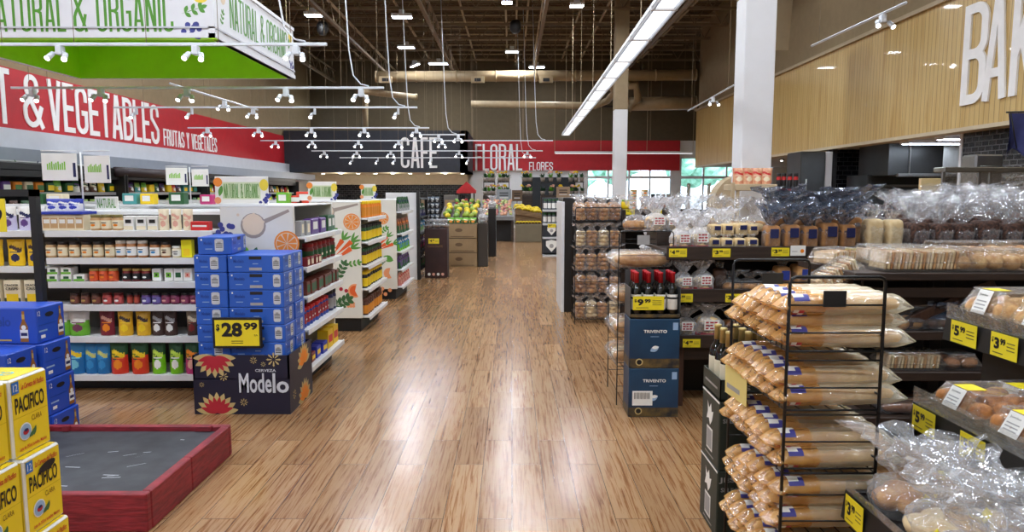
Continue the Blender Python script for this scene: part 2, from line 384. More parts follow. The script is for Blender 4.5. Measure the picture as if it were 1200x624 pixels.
# outside
tar = mat('car_park', (150,150,150), .9)
m = MB(); m.box(-10, 40, BY+.3, 90, -.12, -.02, tar); m.build('ground', kind='structure')
leafm = mat('tree_leaves', (150,196,170), .8, scale=3, rgb2=(104,160,130))
sn = bpy.data.lights.new('sun', 'SUN'); sn.energy = 7; sn.angle = .01; so = bpy.data.objects.new('sun', sn); COL.objects.link(so); so.rotation_euler = (radians(42), 0, 0); bark = mat('bark', (90,72,56), .9)
for i, (x, y, h, r) in enumerate(((3.6, 46, 3.3, 1.5), (7.2, 50, 4.2, 1.9), (11.5, 46, 4.0, 1.8), (14.5, 52, 4.4, 2.3), (19, 50, 4.6, 2.4))):
    m = MB()
    for k in range(9):
        a = R.random()*6.28; q = R.random()*r*.7
        m.blob((x+q*cos(a), y+q*sin(a), h*.72+R.random()*h*.4), (r*.6,)*3, leafm, .5, 1.6, i*9+k, 14, 10, smooth=False)
    t = m.build('tree', None, '%s green tree outside the far windows, counting from the aisle' % ORD[i], 'tree', 'trees outside the far windows', loc=(x, y, -.02))
    q = MB(); q.tube([(x, y, -.02), (x+.05, y, h*.5), (x, y, h*.8)], [.16, .12, .08], bark, 8); q.build('trunk', t)
# ------------------------------------------------------------------ left wall band + letters
red = mat('sign_red', (186,28,40), .5, vary=.05); lett = mat('letter_white', (246,246,246), .45, vary=.03)
ZL0, ZL1 = 2.73, 3.83
m = MB(); m.box(LX, LX+.06, -2, 30, ZL0, ZL1, red)
fr = FR((LX+.06, 0, 0), YP, ZP)
def wy(px): return (LX+.06)*F_PX/(px-600)      # where the wall stands at picture column px
L = lambda b, s, p0, p1, z0, z1, d=.04: b.text(fr, s, wy(p0), z0, wy(p1)-wy(p0), z1-z0, lett, 1, d, .012)
t0 = m.build('wall_sign_band', None, 'long red sign band with white lettering over the produce coolers', 'sign')
lt = MB(); z0, z1 = ZL0+.09, ZL1-.09
z1 = ZL1-.03; TL = lambda tx, p0, p1, a_, b_, st, gp: lt.tall(fr, tx, wy(p0), a_, wy(p1)-wy(p0), b_-a_, st, lett, gp, 1, .015)
lt.tall(fr, 'FRUIT', 11.05, z0, wy(23)-11.05, z1-z0, .105, lett, .6, 1, .015); TL('&', 37, 60, z0, z1, .1, .5); TL('VEGETABLES', 66, 192, z0, z1, .105, .55)
TL('FRUTAS Y VEGETALES', 197, 258, z0+.0, z0+.43, .045, .8)
lt.build('lettering', t0)
# lower bulkhead, two tones of grey white, running to the cooler line
m = MB(); grey1 = mat('bulkhead_white', (205,208,216), .45, vary=.03); grey2 = mat('bulkhead_grey', (150,158,172), .45, vary=.03)
m.box(LX, LX+.25, -2, 30, 2.35, 2.73, grey1); m.box(LX, LX+.7, -2, 30, 2.12, 2.35, grey2); m.build('trim_2', kind='structure')
# ------------------------------------------------------------------ cafe and floral fascias
CY = 28.0
char = mat('cafe_charcoal', (46,50,60), .6, vary=.08)
cxl, cxr = LX+.06, at(548, 226, CY).x; cz0, cz1 = at(400, 202, CY).z, at(400, 153, CY).z
m = MB(); m.box(cxl, cxr, CY, CY+.3, cz0, cz1, char); m.box(cxr-.3, cxr, CY, BY, cz0, cz1, char)
t0 = m.build('cafe_sign_fascia', None, 'charcoal fascia with tall white CAFE letters over the cafe', 'sign')
lt = MB(); f2 = FR((0, CY, 0), XP, ZP)
def word(b, f, Y, s, px0, py0, px1, py1, mt=lett, d=.04, bold=.012):
    a = at(px0, py1, Y); c = at(px1, py0, Y); b.tall(f, s, a.x, a.z, c.x-a.x, c.z-a.z, (c.z-a.z)*(.15 if bold else .11), mt, .6, 1, .03)
f2 = FR((0, CY, 0), XP, ZP)
word(lt, FR((0, CY-.0, 0), XP, ZP), CY, 'CAFE', 470, 161, 512, 197); lt.build('lettering', t0)
m = MB(); sof = mat('soffit_beige', (200,186,160), .7); m.box(cxl, cxr, CY+.3, BY, cz0, cz0+.1, sof); m.box(cxl, cxr-.2, BY-.5, BY-.01, cz0-.45, cz0, sof); m.build('trim_3', kind='structure')
m = MB(); bt = tiled('black_subway_tile', (24,26,30), (86,88,92), 'XZ', .2, .1, .006, .15, (36,38,44)); m.box(cxl, at(552, 226, BY).x, BY-.06, BY-.01, 0, cz0-.45, bt)
m.box(at(612, 226, BY).x, at(674, 226, BY).x, BY-.08, BY-.01, .9, bz(208), mat('dark_board', (40,46,52), .6)); m.build('trim_4', kind='structure')
lampm = mat('lamp_glow', (255,250,240), emit=14.); lampc = mat('lamp_glow_cool', (228,238,255), emit=22.)
for i in range(9):
    x = cxl+1.2+i*.72; m = MB(); m.lathe([(.11, 0), (.11, .03), (.07, .04)], white, (x, CY+1.2, cz0-.03), 14)
    t = m.build('downlight', None, '%s round downlight from the left under the cafe soffit' % ORD[i], 'ceiling light', 'cafe soffit downlights')
    m = MB(); m.lathe([(.075, -.004), (.075, 0)], lampm, (x, CY+1.2, cz0-.03), 14); m.build('lens', t)
    if i % 3 == 1: ld = bpy.data.lights.new('lamp', 'POINT'); ld.energy = 28; ld.shadow_soft_size = .07; ld.color = (1, .93, .82); lo = bpy.data.objects.new('lamp', ld); COL.objects.link(lo); lo.parent = t; lo.location = (0, 0, -.12)
m = MB(); m.box(at(551, 226, BY).x, at(795, 226, BY).x, BY-.1, BY, ZR0, ZR1, red)
t0 = m.build('floral_sign_band', None, 'red sign band with white FLORAL letters on the back wall', 'sign')
lt = MB(); Yf = BY-.1; fq = FR((0, Yf, 0), XP, ZP); word(lt, fq, Yf, 'FLORAL', 557, 169, 612, 200); word(lt, fq, Yf, 'FLORES', 620, 190, 648, 200, bold=0); lt.build('lettering', t0)
# ------------------------------------------------------------------ columns
colb = mat('column_brown', (150,132,104), .7, vary=.05)
for n, (Y, px) in enumerate(((9.5, 879), (22.1, 725.5))):
    x = at(px, 226, Y).x; m = MB(); m.cbox(x-.2, x+.2, Y-.2, Y+.2, 0, 4.15, white, .01); c0 = m.build('column', kind='structure')
    m = MB(); m.cbox(x-.205, x+.205, Y-.205, Y+.205, 4.15, WALLTOP, colb, .01); m.build('column_upper_casing', c0)
# ------------------------------------------------------------------ bakery bulkhead (right)
PX = 7.0; PY0, PY1 = 3.0, 27.0; PZ0, PZ1 = 2.61, 4.66
wood = tiled('bakery_wood_slats', (208,180,118), (150,122,72), 'ZY', 6, .11, .005, rough=.36, rgb2=(202,172,110), grain=((222,204,170), (.6, 8, 1), (240,230,210)), bump=.8, coat=.1, offset=0.)
m = MB(); m.box(PX, PX+.3, PY0, PY1, PZ0, PZ1, wood); m.box(PX+.3, RX, PY1-.3, PY1, PZ0, PZ1, wood)
t0 = m.build('bakery_sign_wall', None, 'honey wood slat bulkhead with white BAKERY letters above the bakery', 'sign')
lt = MB(); f3 = FR((PX, 0, 0), -YP, ZP)
ry = lambda px: PX*F_PX/(px-600)
bd = dict(deep=.05, bold=.018)
def bk(s, y0, y1): lt.tall(f3, s, -y0, 2.94, y0-y1, 1.5, .15, lett, .5, 1, .03)
bk('B', ry(1117), ry(1144.)); bk('A', ry(1142), ry(1168)); bk('K', ry(1172), ry(1203)); bk('ERY', ry(1208), ry(1208)-1.35)
lt.build('lettering', t0)
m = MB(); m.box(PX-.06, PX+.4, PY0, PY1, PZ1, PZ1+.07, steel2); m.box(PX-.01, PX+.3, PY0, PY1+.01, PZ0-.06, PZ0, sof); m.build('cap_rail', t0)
m = MB(); m.box(PX+.1, PX+.3, -6, PY1+.1, PZ1+.07, WALLTOP, brownwall); m.box(PX+.3, RX, PY1-.1, PY1+.1, PZ1, WALLTOP, brownwall); m.build('wall_right', kind='structure')
m = MB(); m.box(PX+.3, RX, 4, PY1, PZ0-.04, PZ0+.06, mat('soffit_white', (190,190,186), .7)); m.build('trim_5', kind='structure')
for i, (Y, x0, x1) in enumerate(((11.1, 7.35, 8.4), (12.2, 7.35, 8.4), (13.3, 7.35, 8.5))):
    m = MB(); m.cbox(x0, x1, Y-.14, Y+.14, PZ0-.1, PZ0-.04, white); t = m.build('soffit_light', None, '%s long white light under the bakery soffit, nearer ones first' % ORD[i], 'ceiling light', 'bakery soffit lights')
    m = MB(); m.box(x0+.03, x1-.03, Y-.11, Y+.11, PZ0-.107, PZ0-.1, lampc); m.build('lens', t)
# bakery back room: tile walls, hood, ovens
m = MB(); m.box(7.2, 8.25, 16, 16.2, 0, PZ0-.04, bt); m.build('wall_tile_partition', kind='structure')
btx = tiled('black_subway_tile_side', (22,24,28), (92,94,98), 'YZ', .16, .08, .007, .12, (38,40,46)); m = MB(); m.box(7.32, 7.6, 8.2, 11.5, 0, PZ0-.04, btx)
m.box(7.3, 7.62, 11.5, 11.56, 0, PZ0-.04, white); m.build('wall_tile_pier', kind='structure')
m = MB(); bt2 = bt; m.box(8.25, 13.9, 16.6, 16.8, 0, PZ0-.04, mat('dark_grey_wall', (60,62,64), .6)); m.build('wall_bakery_rear', kind='structure')
ss = mat('stainless_steel', (150,152,150), .3, .9, vary=.06, stretch=(1, 20, 1)); ssd = mat('dark_stainless', (78,80,80), .35, .8)
m = MB(); a = at(1040, 206, 14.); b = at(1136, 168, 14.)
m.cbox(a.x, b.x-.5, 14, 15.2, a.z, b.z, ssd, .01)
m.add([(b.x-.5, 14, a.z), (b.x+.6, 13.6, a.z), (b.x+.6, 13.6, b.z), (b.x-.5, 14, b.z), (b.x-.5, 15, a.z), (b.x+.6, 15, a.z), (b.x+.6, 15, b.z), (b.x-.5, 15, b.z)], [(0,1,2,3),(4,7,6,5),(0,4,5,1),(3,2,6,7),(1,5,6,2)], ss)
t = m.build('extractor_hood', None, 'large stainless extractor hood hanging below the bakery soffit', 'extractor hood')
m = MB(); m.cbox(a.x-.02, b.x+.62, 13.58, 13.66, a.z-.03, a.z+.03, ss); m.cbox(a.x+.4, a.x+.42, 13.96, 14.0, a.z, b.z, ss); m.build('rim', t)
m = MB(); a = at(1018, 232, 14.5); b = at(1100, 205, 14.5); m.cbox(a.x, b.x+1.2, 14.6, 15.5, 0, b.z, ssd, .01)
t = m.build('bakery_oven', None, 'dark steel oven block under the extractor hood', 'oven')
m = MB(); m.cbox(a.x+.2, b.x+1.0, 14.57, 14.6, .5, b.z-.3, black); m.cbox(a.x+.3, b.x+.9, 14.53, 14.57, b.z-.25, b.z-.2, ss); m.build('oven_door', t)
# tall steel cooler with a white strip and black post beside it
m = MB(); a = at(937, 226, 15.5); b = at(966, 226, 15.5); m.cbox(a.x, b.x, 15.5, 16.3, 0, 2.5, ssd, .02)
t = m.build('upright_cooler', None, 'tall grey steel upright cooler beside the black tile partition', 'cooler')
m = MB(); m.bar((a.x+.12, 15.46, .7), (a.x+.12, 15.46, 1.9), .02, ss); m.build('handle', t)
m = MB(); a = at(966, 226, 15.6); b = at(974, 226, 15.6); m.cbox(a.x, b.x, 15.6, 15.8, 0, 2.5, white, .01); m.box(b.x, b.x+.1, 15.6, 15.8, 0, 2.55, black); m.build('trim_6', kind='structure')
# beige display with curved side behind the bread (at the column)
m = MB(); be = mat('beige_laminate', (196,178,146), .5); a = at(836, 236, 16.); b = at(868, 206, 16.)
pts = [(a.x, 0)]+[(a.x+(b.x-a.x)*(1-cos(t_))*1., a.z-.1+(b.z-a.z+.1)*sin(t_)) for t_ in [i*pi/2/8 for i in range(9)]]+[(b.x+.5, b.z), (b.x+.5, 0)]
n = len(pts); m.add([(p[0], 16, p[1]) for p in pts]+[(p[0], 16.5, p[1]) for p in pts], [list(range(n)), list(range(2*n-1, n-1, -1))]+[(i, (i+1) % n, n+(i+1) % n, n+i) for i in range(n)], be)
m.build('curved_counter', None, 'beige counter with a rounded shoulder behind the column', 'counter')
# cables of pendant fittings behind the column
for i, px in enumerate((899, 916, 931)):
    p = at(px, 186, 20.5); m = MB(); m.lathe([(.02, .16), (.07, .12), (.09, 0), (.085, 0), (.06, .1)], ss, (p.x, p.y, p.z-.06), 12)
    t = m.build('pendant_light', None, '%s small steel pendant light right of the white column' % ORD[i], 'pendant light', 'small steel pendants'); m = MB()
    m.bar((p.x, p.y, p.z+.1), (p.x, p.y, 2.58), .008, black, 5); m.build('cord', t)
    m = MB(); m.blob((p.x, p.y, p.z-.04), (.04, .04, .04), lampm); m.build('bulb', t)
# ------------------------------------------------------------------ roof steel
jz = WALLTOP-.08
for k, Y in enumerate([13.5+2.05*i for i in range(9)]):
    m = MB(); m.box(LX, RX, Y-.04, Y+.04, jz-.1, jz, steel); m.box(LX, RX, Y-.04, Y+.04, jz-.85, jz-.77, steel)
    n = 26; dx = (RX-LX)/n
    for i in range(n):
        x = LX+dx*i; m.bar((x, Y, jz-.8), (x+dx/2, Y, jz-.05), .018, steel, 4); m.bar((x+dx/2, Y, jz-.05), (x+dx, Y, jz-.8), .018, steel, 4)
    m.build('ceiling_joist', kind='structure')
for k, x in enumerate((-7.9, -5.2, -2.4, .9, 4.6)):
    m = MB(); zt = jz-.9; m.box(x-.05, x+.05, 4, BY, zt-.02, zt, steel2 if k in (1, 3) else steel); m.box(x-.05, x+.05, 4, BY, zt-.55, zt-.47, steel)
    n = 26
    for i in range(n):
        y = 4+(BY-4)*i/n; d = (BY-4)/n; m.bar((x, y, zt-.5), (x, y+d/2, zt-.02), .018, steel, 4); m.bar((x, y+d/2, zt-.02), (x, y+d, zt-.5), .018, steel, 4)
    m.build('ceiling_beam', kind='structure')
m = MB()
for i, x in enumerate((-6.6, -3.6, -1.6, -.2, .15, .5, 2.2, 3.0, 5.6)):
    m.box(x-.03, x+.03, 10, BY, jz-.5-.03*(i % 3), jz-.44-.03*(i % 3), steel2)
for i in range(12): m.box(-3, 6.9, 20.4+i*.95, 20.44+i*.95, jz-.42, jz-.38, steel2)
m.build('ceiling_conduit', kind='structure')
duct = mat('duct_paint', (170,150,118), .55, vary=.05)
def ductrun(pts, r, label, n=18):
    m = MB(); m.tube(pts, r, duct, n); t = m.build('air_duct', None, label, 'air duct')
    q = MB(); q.bar(pts[0], (pts[0][0], pts[0][1], WALLTOP+.03), .01, steel, 4); q.build('hanger', t)
    if len(pts) > 2: return t
    a = Vector(pts[0]); b = Vector(pts[-1]); k = int((b-a).length/1.5)
    for i in range(k+1):
        q = MB(); p = a.lerp(b, i/max(k, 1)); d = (b-a).normalized()*.03; q.tube([p-d, p+d], r+.015, duct, n); q.build('collar', t)
    if abs(a.z-b.z) < .5:
        for i in range(3): q = MB(); p = a.lerp(b, (i+.5)/3); q.bar(p, (p.x, p.y, WALLTOP+.03), .01, steel, 4); q.build('hanger', t)
    return t
p0 = at(441, 90, 27.); p1 = at(815, 88, 27.); d1 = ductrun([p0, p1], .2, 'long beige round air duct across the hall below the roof steel')
for px in (452, 560, 640): q = MB(); p = at(px, 94, 26.8); q.cbox(p.x-.25, p.x+.25, 26.7, 26.85, p.z-.1, p.z+.12, duct); q.box(p.x-.12, p.x+.12, 26.69, 26.7, p.z-.06, p.z+.06, black); q.build('outlet_grille', d1)
ductrun([at(552, 122, 29.), at(698, 124, 29.), at(712, 118, 29.), at(724, 104, 28.)], .14, 'thin brown air duct with a bent end in front of the back wall')
ductrun([at(735, 122, 28.), at(815, 121, 28.)], .26, 'short fat beige air duct beside the far column')
ductrun([at(715, 102, 27.6), at(745, 100, 27.6), at(748, 118, 27.6), at(736, 128, 27.8)], .17, 'pale elbow duct behind the far column')
ductrun([at(425, 107, 27.), at(487, 114, 28.5)], .12, 'thin sloping beige duct over the cafe sign')
ductrun([at(428, 112, 29.), at(428, 152, 29.)], .12, 'upright brown duct behind the cafe sign')
# ------------------------------------------------------------------ lamps
lens = mat('high_bay_lens', (222,234,255), emit=30.)
def bay(loc, label, w=.55, d=.3, rz=0., group='high bay lamps under the roof'):
    x, y, z = loc; t = empty('high_bay_light', (x, y, z), label, 'ceiling light', group)
    def rt(bx_, nm):
        bx_.T = Matrix.Translation((x, y, z)) @ Matrix.Rotation(rz, 4, 'Z'); return bx_
    m = MB(); rt(m, 0); m.cbox(-w/2, w/2, -d/2, d/2, 0, .08, white, .01); m.cbox(-.08, .08, -.08, .08, .08, .2, white); m.build('housing', t)
    m = MB(); rt(m, 0); m.box(-w/2+.02, w/2-.02, -d/2+.02, d/2-.02, -.012, 0, lens); m.build('lens', t)
    m = MB(); m.bar((x, y, z+.15), (x, y, WALLTOP+.03), .008, steel, 4); m.build('hanger', t)
    ld = bpy.data.lights.new('lamp', 'AREA'); ld.shape = 'RECTANGLE'; ld.size = w; ld.size_y = d; ld.energy = LAMP_W; ld.color = (.93, .965, 1)
    lo = bpy.data.objects.new('lamp', ld); COL.objects.link(lo); lo.parent = t; lo.location = (0, 0, -.02); lo.rotation_euler = (0, 0, rz)
def zy(px, py, Z):          # point at height Z seen at pixel
    a = atan((312-py)/F_PX)-PITCH; return at(px, py, (Z-CAMZ)/tan(a))
for i, (px, py, w, d, rz, w_) in enumerate(((367,18,.5,.3,0,'above the cafe side, highest on the left'), (471,20,.6,.3,0,'right of the highest left lamp'), (476,56,.6,.3,0,'below the second highest lamp'),
        (486,77,.14,.9,.5,'narrow and slanting, over the cafe'), (514,75,.8,.3,0,'wide, just above the long air duct'), (600,61,.5,.3,0,'in the middle of the ceiling'),
        (629,79,.65,.3,0,'lowest, over the red floral sign'), (676,7,.4,.3,0,'beside the long suspended strip light'), (594,3,.3,.3,0,'at the top above the middle of the aisle'))):
    bay(zy(px, py, 6.75), 'white high bay lamp '+w_, w, d, rz)
for Y in (-2.5, 2, 6.5, 11, 15.5):  # unseen rows of high bays, added to light the near hall
    for x in (-6.8, -3.2, .3, 4.2): bay((x, Y, 6.75), 'white high bay lamp overhead, out of the picture', .6, .4)
# long strip
sx = at(663, 158, 24.).x; sz = at(663, 158, 24.).z; sx2 = zy(785, 0, sz).x
m = MB(); y0, y1 = 3.2, 24.0; s0 = sx2-(sx-sx2)*(7-y0)/17
def sp(y): return s0+(sx-s0)*(y-y0)/(y1-y0)
n = 14
prof = [(-.14, 0), (-.12, .07), (.12, .07), (.14, 0)]
m.add([(sp(y)+a, y, sz+b) for y in (y0, y1) for a, b in prof], [(0,4,5,1),(1,5,6,2),(2,6,7,3),(0,1,2,3),(4,7,6,5)], white)
t = empty('strip_light', (s0, y0, sz), 'long white suspended strip light running down over the aisle', 'strip light')
m.build('housing', t); m = MB(); strip = mat('strip_glow', (245,250,255), emit=1.15)
for i in range(n):
    a = y0+(y1-y0)*i/n+.02; b = y0+(y1-y0)*(i+1)/n-.02
    m.add([(sp(a)-.09, a, sz-.012), (sp(a)+.09, a, sz-.012), (sp(b)+.09, b, sz-.012), (sp(b)-.09, b, sz-.012)], [(0,1,2,3)], strip)
m.build('diffuser', t)
m = MB()
for i in range(n+1):
    y = y0+(y1-y0)*i/n; m.box(sp(y)-.14, sp(y)+.14, y-.02, y+.02, sz-.03, sz+.03, white)
for s_ in (-.13, .13): m.add([(sp(y)+s_-.02*(s_ > 0), y, sz+q) for y in (y0, y1) for q in (-.03, .01)]+[(sp(y)+s_+.02*(s_ < 0), y, sz+q) for y in (y0, y1) for q in (-.03, .01)], [(0,1,3,2),(4,6,7,5),(0,4,5,1),(2,3,7,6)], white)
m.build('louvre', t)
m = MB()
for i in range(0, n+1, 2): y = y0+(y1-y0)*i/n; m.bar((sp(y), y, sz+.07), (sp(y), y, WALLTOP+.03), .006, steel2, 4)
m.build('hanger', t)
# short far strip in front of the floral band
m = MB(); a = at(650, 180, 28.); b = at(812, 177, 28.); m.cbox(a.x, b.x, 27.9, 28.1, a.z, a.z+.08, white); t = m.build('strip_light', None, 'white strip light hung across the windows of the back wall', 'strip light')
m = MB(); m.box(a.x+.03, b.x-.03, 27.93, 28.07, a.z-.01, a.z, strip); m.build('diffuser', t)
m = MB(); [m.bar((a.x+(b.x-a.x)*k/3, 28, a.z+.08), (a.x+(b.x-a.x)*k/3, 28, WALLTOP+.03), .008, steel2, 4) for k in range(4)]; m.build('hanger', t)
# ------------------------------------------------------------------ track lights
railm = mat('track_white', (222,228,236), .4, vary=.03); spotg = mat('spot_glow', (255,252,245), emit=9.)
def head(x, y, z, twin, par, s=1.):
    m = MB(); 
    if twin: m.cbox(x-.055*s, x+.055*s, y-.05, y+.05, z-.2*s, z-.02, railm, .008)
    else: m.cbox(x+.01, x+.05, y-.03, y+.03, z-.2*s, z-.02, railm, .006)
    cans = [(-.12, -.26, -.3), (.12, -.28, .35)] if twin else [(-.03, -.27, -.2)]
    g = []
    for cx, cz, tl in cans:
        a = V(x+cx*s, y-.02, z+cz*s+.09*s); b = V(x+cx*s+tl*.12*s, y-.1, z+cz*s-.03*s)
        m.tube([a, b], [.045*s, .055*s], railm, 12); g.append((a, b)); m.bar((x+cx*s*.3, y, z-.14*s), a, .02*s, railm, 6)
    h = m.build('spotlight', par)
    for a, b in g:
        m = MB(); d = (b-a).normalized(); m.tube([b, b+d*.006], .046*s, spotg, 12); m.build('lens', h)
TR = ((52, 8.5, -40, 383, (70, 229, 347), 1), (103, 11.7, 13, 450, (38, 118, 219, 335, 423), 1), (126, 14.6, 133, 489, (158, 223, 367, 465), 0), (150, 18.8, 220, 503, (243, 303, 365, 427, 488), 1),
      (165, 23.5, 305, 648, (323, 366, 420, 467, 518), 1), (177, 25.0, 365, 636, (380, 418, 458, 538, 618), 1), (185, 26.2, 398, 628, (412, 442, 462, 505, 548), 0), (158, 21.0, 493, 545, (514, 537), 1))
for i, (py, Y, x0, x1, hs, tw) in enumerate(TR):
    a = at(x0, py, Y); b = at(x1, py, Y)
    desc = ('uppermost white track rail with spots, in front of the green canopy', 'second white track rail down, level with the canopy base', 'third white track rail down, with single spots', 'fourth white track rail down, above the cafe sign',
            'fifth white track rail, crossing the top of the cafe sign', 'sixth white track rail, crossing the cafe letters', 'lowest white track rail, with single spots over the cafe sign', 'short white track rail at the top of the cafe letters')[i]
    t = empty('track_light', (b.x, Y, a.z), desc, 'track light', 'white track lights over the produce')
    m = MB(); m.cbox(a.x, b.x, Y-.02, Y+.02, a.z-.018, a.z+.018, railm, .004); m.build('rail', t)
    m = MB(); n = 5
    for k in range(n): x = a.x+(b.x-a.x)*(k+.5)/n if i != 1 else (a.x+.3, a.x+.6, b.x-1.2, b.x-.7, b.x-.1)[k]; m.bar((x, Y, a.z), (x, Y, WALLTOP+.03), .004, steel, 4)
    m.build('suspension_wire', t)
    m = MB(); z = a.z; m.tube([(b.x-.25, Y, z+.03), (b.x-.38, Y, z+.06), (b.x-.5, Y, z+.2), (b.x-.56, Y, z+.6), (b.x-.6, Y, z+1.5), (b.x-.7, Y, WALLTOP+.03)], .012, railm, 6); m.build('power_cable', t)
    for px in hs: p = at(px, py, Y); head(p.x, Y, p.z, tw, t, .72 if i else .62)
# rails along the walls
for lab, a, b, fr_ in (('white track rail running along the red vegetable sign', at(199, 98, 12.7), at(302, 129, 17.), (.15, .55, .93)), ('white track rail in front of the bakery bulkhead top', at(951, 54, 13.), at(1062, 3, 10.), (.8,)),
                       ('white track rail beside the white column on the bakery bulkhead', at(806, 130, 20.), at(860, 100, 16.5), (.6,))):
    t = empty('track_light', b, lab, 'track light'); m = MB(); m.tube([a, b], .022, railm, 4); m.build('rail', t)
    m = MB(); [m.bar(a.lerp(b, q), a.lerp(b, q)+V(0, 0, WALLTOP+.03-a.lerp(b, q).z), .004, steel, 4) for q in (.1, .9)]; m.build('suspension_wire', t)
    for q in fr_: p = a.lerp(b, q); head(p.x, p.y, p.z, True, t, .7)
# speakers
for lab, px, py, Y in (('black loudspeaker hanging beside the middle ceiling lamp', 604, 31, 22.), ('small black loudspeaker hanging over the cafe side', 378, 33, 22.)):
    p = at(px, py, Y); m = MB(); m.lathe([(.1, 0), (.17, .1), (.17, .3), (.12, .38)], black, p-V(0, 0, .2), 14); t = m.build('loudspeaker', None, lab, 'loudspeaker'); m = MB(); m.bar(p+V(0, 0, .15), (p.x, p.y, WALLTOP+.03), .01, steel, 4); m.build('hanger', t)
p = at(1006, 0, 10.5)
for lab, px, py, Y in (('brown square ceiling loudspeaker beside the white column', 902, 22, 15.), ):
    p = at(px, py, Y); m = MB(); m.add([(p.x-.3, Y-.3, p.z-.7), (p.x+.3, Y-.3, p.z-.7), (p.x+.35, Y-.3, p.z+.3), (p.x-.1, Y-.3, p.z+.3), (p.x-.2, Y+.2, p.z-.6), (p.x+.3, Y+.2, p.z-.6), (p.x+.3, Y+.2, p.z+.3), (p.x-.1, Y+.2, p.z+.3)],
        [(0,1,2,3),(4,7,6,5),(0,4,5,1),(3,2,6,7),(0,3,7,4),(1,5,6,2)], colb); m.bar((p.x+.15, Y, p.z+.3), (p.x+.15, Y, WALLTOP+.03), .03, steel); m.build('loudspeaker', None, lab, 'loudspeaker')
# ------------------------------------------------------------------ natural & organic canopy
CX0, CX1, CY0, CY1 = -7.45, -3.86, 9.25, 12.35
cz = at(345, 92, CY1).z; green = mat('lime_green', (178,244,30), .5, vary=.03); sg = mat('leaf_green', (84,148,50), .5, vary=.05); fas = mat('fascia_white', (226,228,234), .4, vary=.02)
H = .86; t = empty('hanging_canopy', (CX0, CY0, cz), 'square hanging canopy sign lettered NATURAL & ORGANIC with lime green inside', 'sign')
for nm, (x0, x1, y0, y1) in (('f', (CX0, CX1, CY0-.08, CY0)), ('b', (CX0, CX1, CY1, CY1+.08)), ('l', (CX0-.08, CX0, CY0, CY1)), ('r', (CX1, CX1+.08, CY0-.08, CY1+.08))):
    m = MB(); m.box(x0, x1, y0, y1, cz, cz+H, fas)
    if nm in 'fr':
        e = .02
        if nm == 'f': m.box(x0, x1, y0-e, y1, cz, cz+.06, fas); m.box(x0, x1, y0-e, y1, cz+.12, cz+.14, grey1)
        else: m.box(x0, x1+e, y0, y1, cz, cz+.06, fas); m.box(x0, x1+e, y0, y1, cz+.12, cz+.14, grey1); m.box(x0, x1+e, y0, y1, cz+H-.05, cz+H, fas)
    m.build('fascia', t)
i_ = .012; m = MB(); z2 = cz+H
m.box(CX0, CX1, CY1-i_, CY1, cz, z2, green); m.box(CX0, CX0+i_, CY0, CY1, cz, z2, green); m.box(CX1-i_, CX1, CY0, CY1, cz, z2, green); m.box(CX0, CX1, CY0, CY0+i_, cz, z2, green); m.box(CX0, CX1, CY0, CY1, z2-.02, z2, green)
m.box(CX0-.08, CX1+.08, CY0-.08, CY0+i_, cz-.012, cz, green); m.build('lining', t)
# fruit prints
P_or = mat('print_orange', (236,140,52), .5); P_or2 = mat('print_orange_light', (250,200,120), .5); P_gr = mat('print_green', (88,150,60), .5); P_dg = mat('print_dark_green', (60,104,60), .5)
P_li = mat('print_lime', (130,196,50), .5); P_bl = mat('print_blueberry', (58,64,140), .5); P_ca = mat('print_carrot', (228,96,40), .5); P_wo = mat('print_spoon', (160,148,140), .5); P_oa = mat('print_oats', (226,206,180), .5)
P_rd = mat('print_cherry', (180,40,60), .5); P_ye = mat('print_lemon', (238,214,70), .5); P_ap = mat('print_apricot', (240,160,110), .5)
def orange(b, fr, x, y, r):
    b.disc(fr, x, y, r, P_or, 1, 22); b.disc(fr, x, y, r*.86, P_oa, 2, 22)
    for k in range(9): a = 2*pi*k/9; b.disc(fr, x+.04*r*cos(a+.35), y+.04*r*sin(a+.35), r*.76, P_or, 3, 4, a0=a+.06, a1=a+2*pi/9-.06)
def carrot(b, fr, x, y, L, rot):
    c, s_ = cos(rot), sin(rot)
    def q(a, e): return (x+a*c-e*s_, y+a*s_+e*c)
    b.dec(fr, [q(0, -.01*L), q(L, -.13*L), q(L*1.04, 0), q(L, .13*L), q(0, .01*L)], P_ca, 2)
    for k in (-.5, 0, .5): b.leaf(fr, *q(L, 0), L*.55, L*.06, rot+k, P_gr, 1)
def twig(b, fr, x, y, L, rot, m_=None, n=4):
    m_ = m_ or P_dg
    for k in range(n):
        a = L*(k+.5)/n
        for sg_ in (-1, 1): b.leaf(fr, x+a*cos(rot), y+a*sin(rot), L*.34, L*.09, rot+sg_*.9, m_, 1)
    b.leaf(fr, x+L*.9*cos(rot), y+L*.9*sin(rot), L*.34, L*.09, rot, m_, 1); b.leaf(fr, x, y, L, L*.015, rot, m_, 2)
def berries(b, fr, x, y, r, n=8, m_=None, sd=1):
    q = random.Random(sd)
    for k in range(n): b.disc(fr, x+(q.random()-.5)*r*6, y+(q.random()-.5)*r*5, r, m_ or P_bl, 1+k % 3, 10)
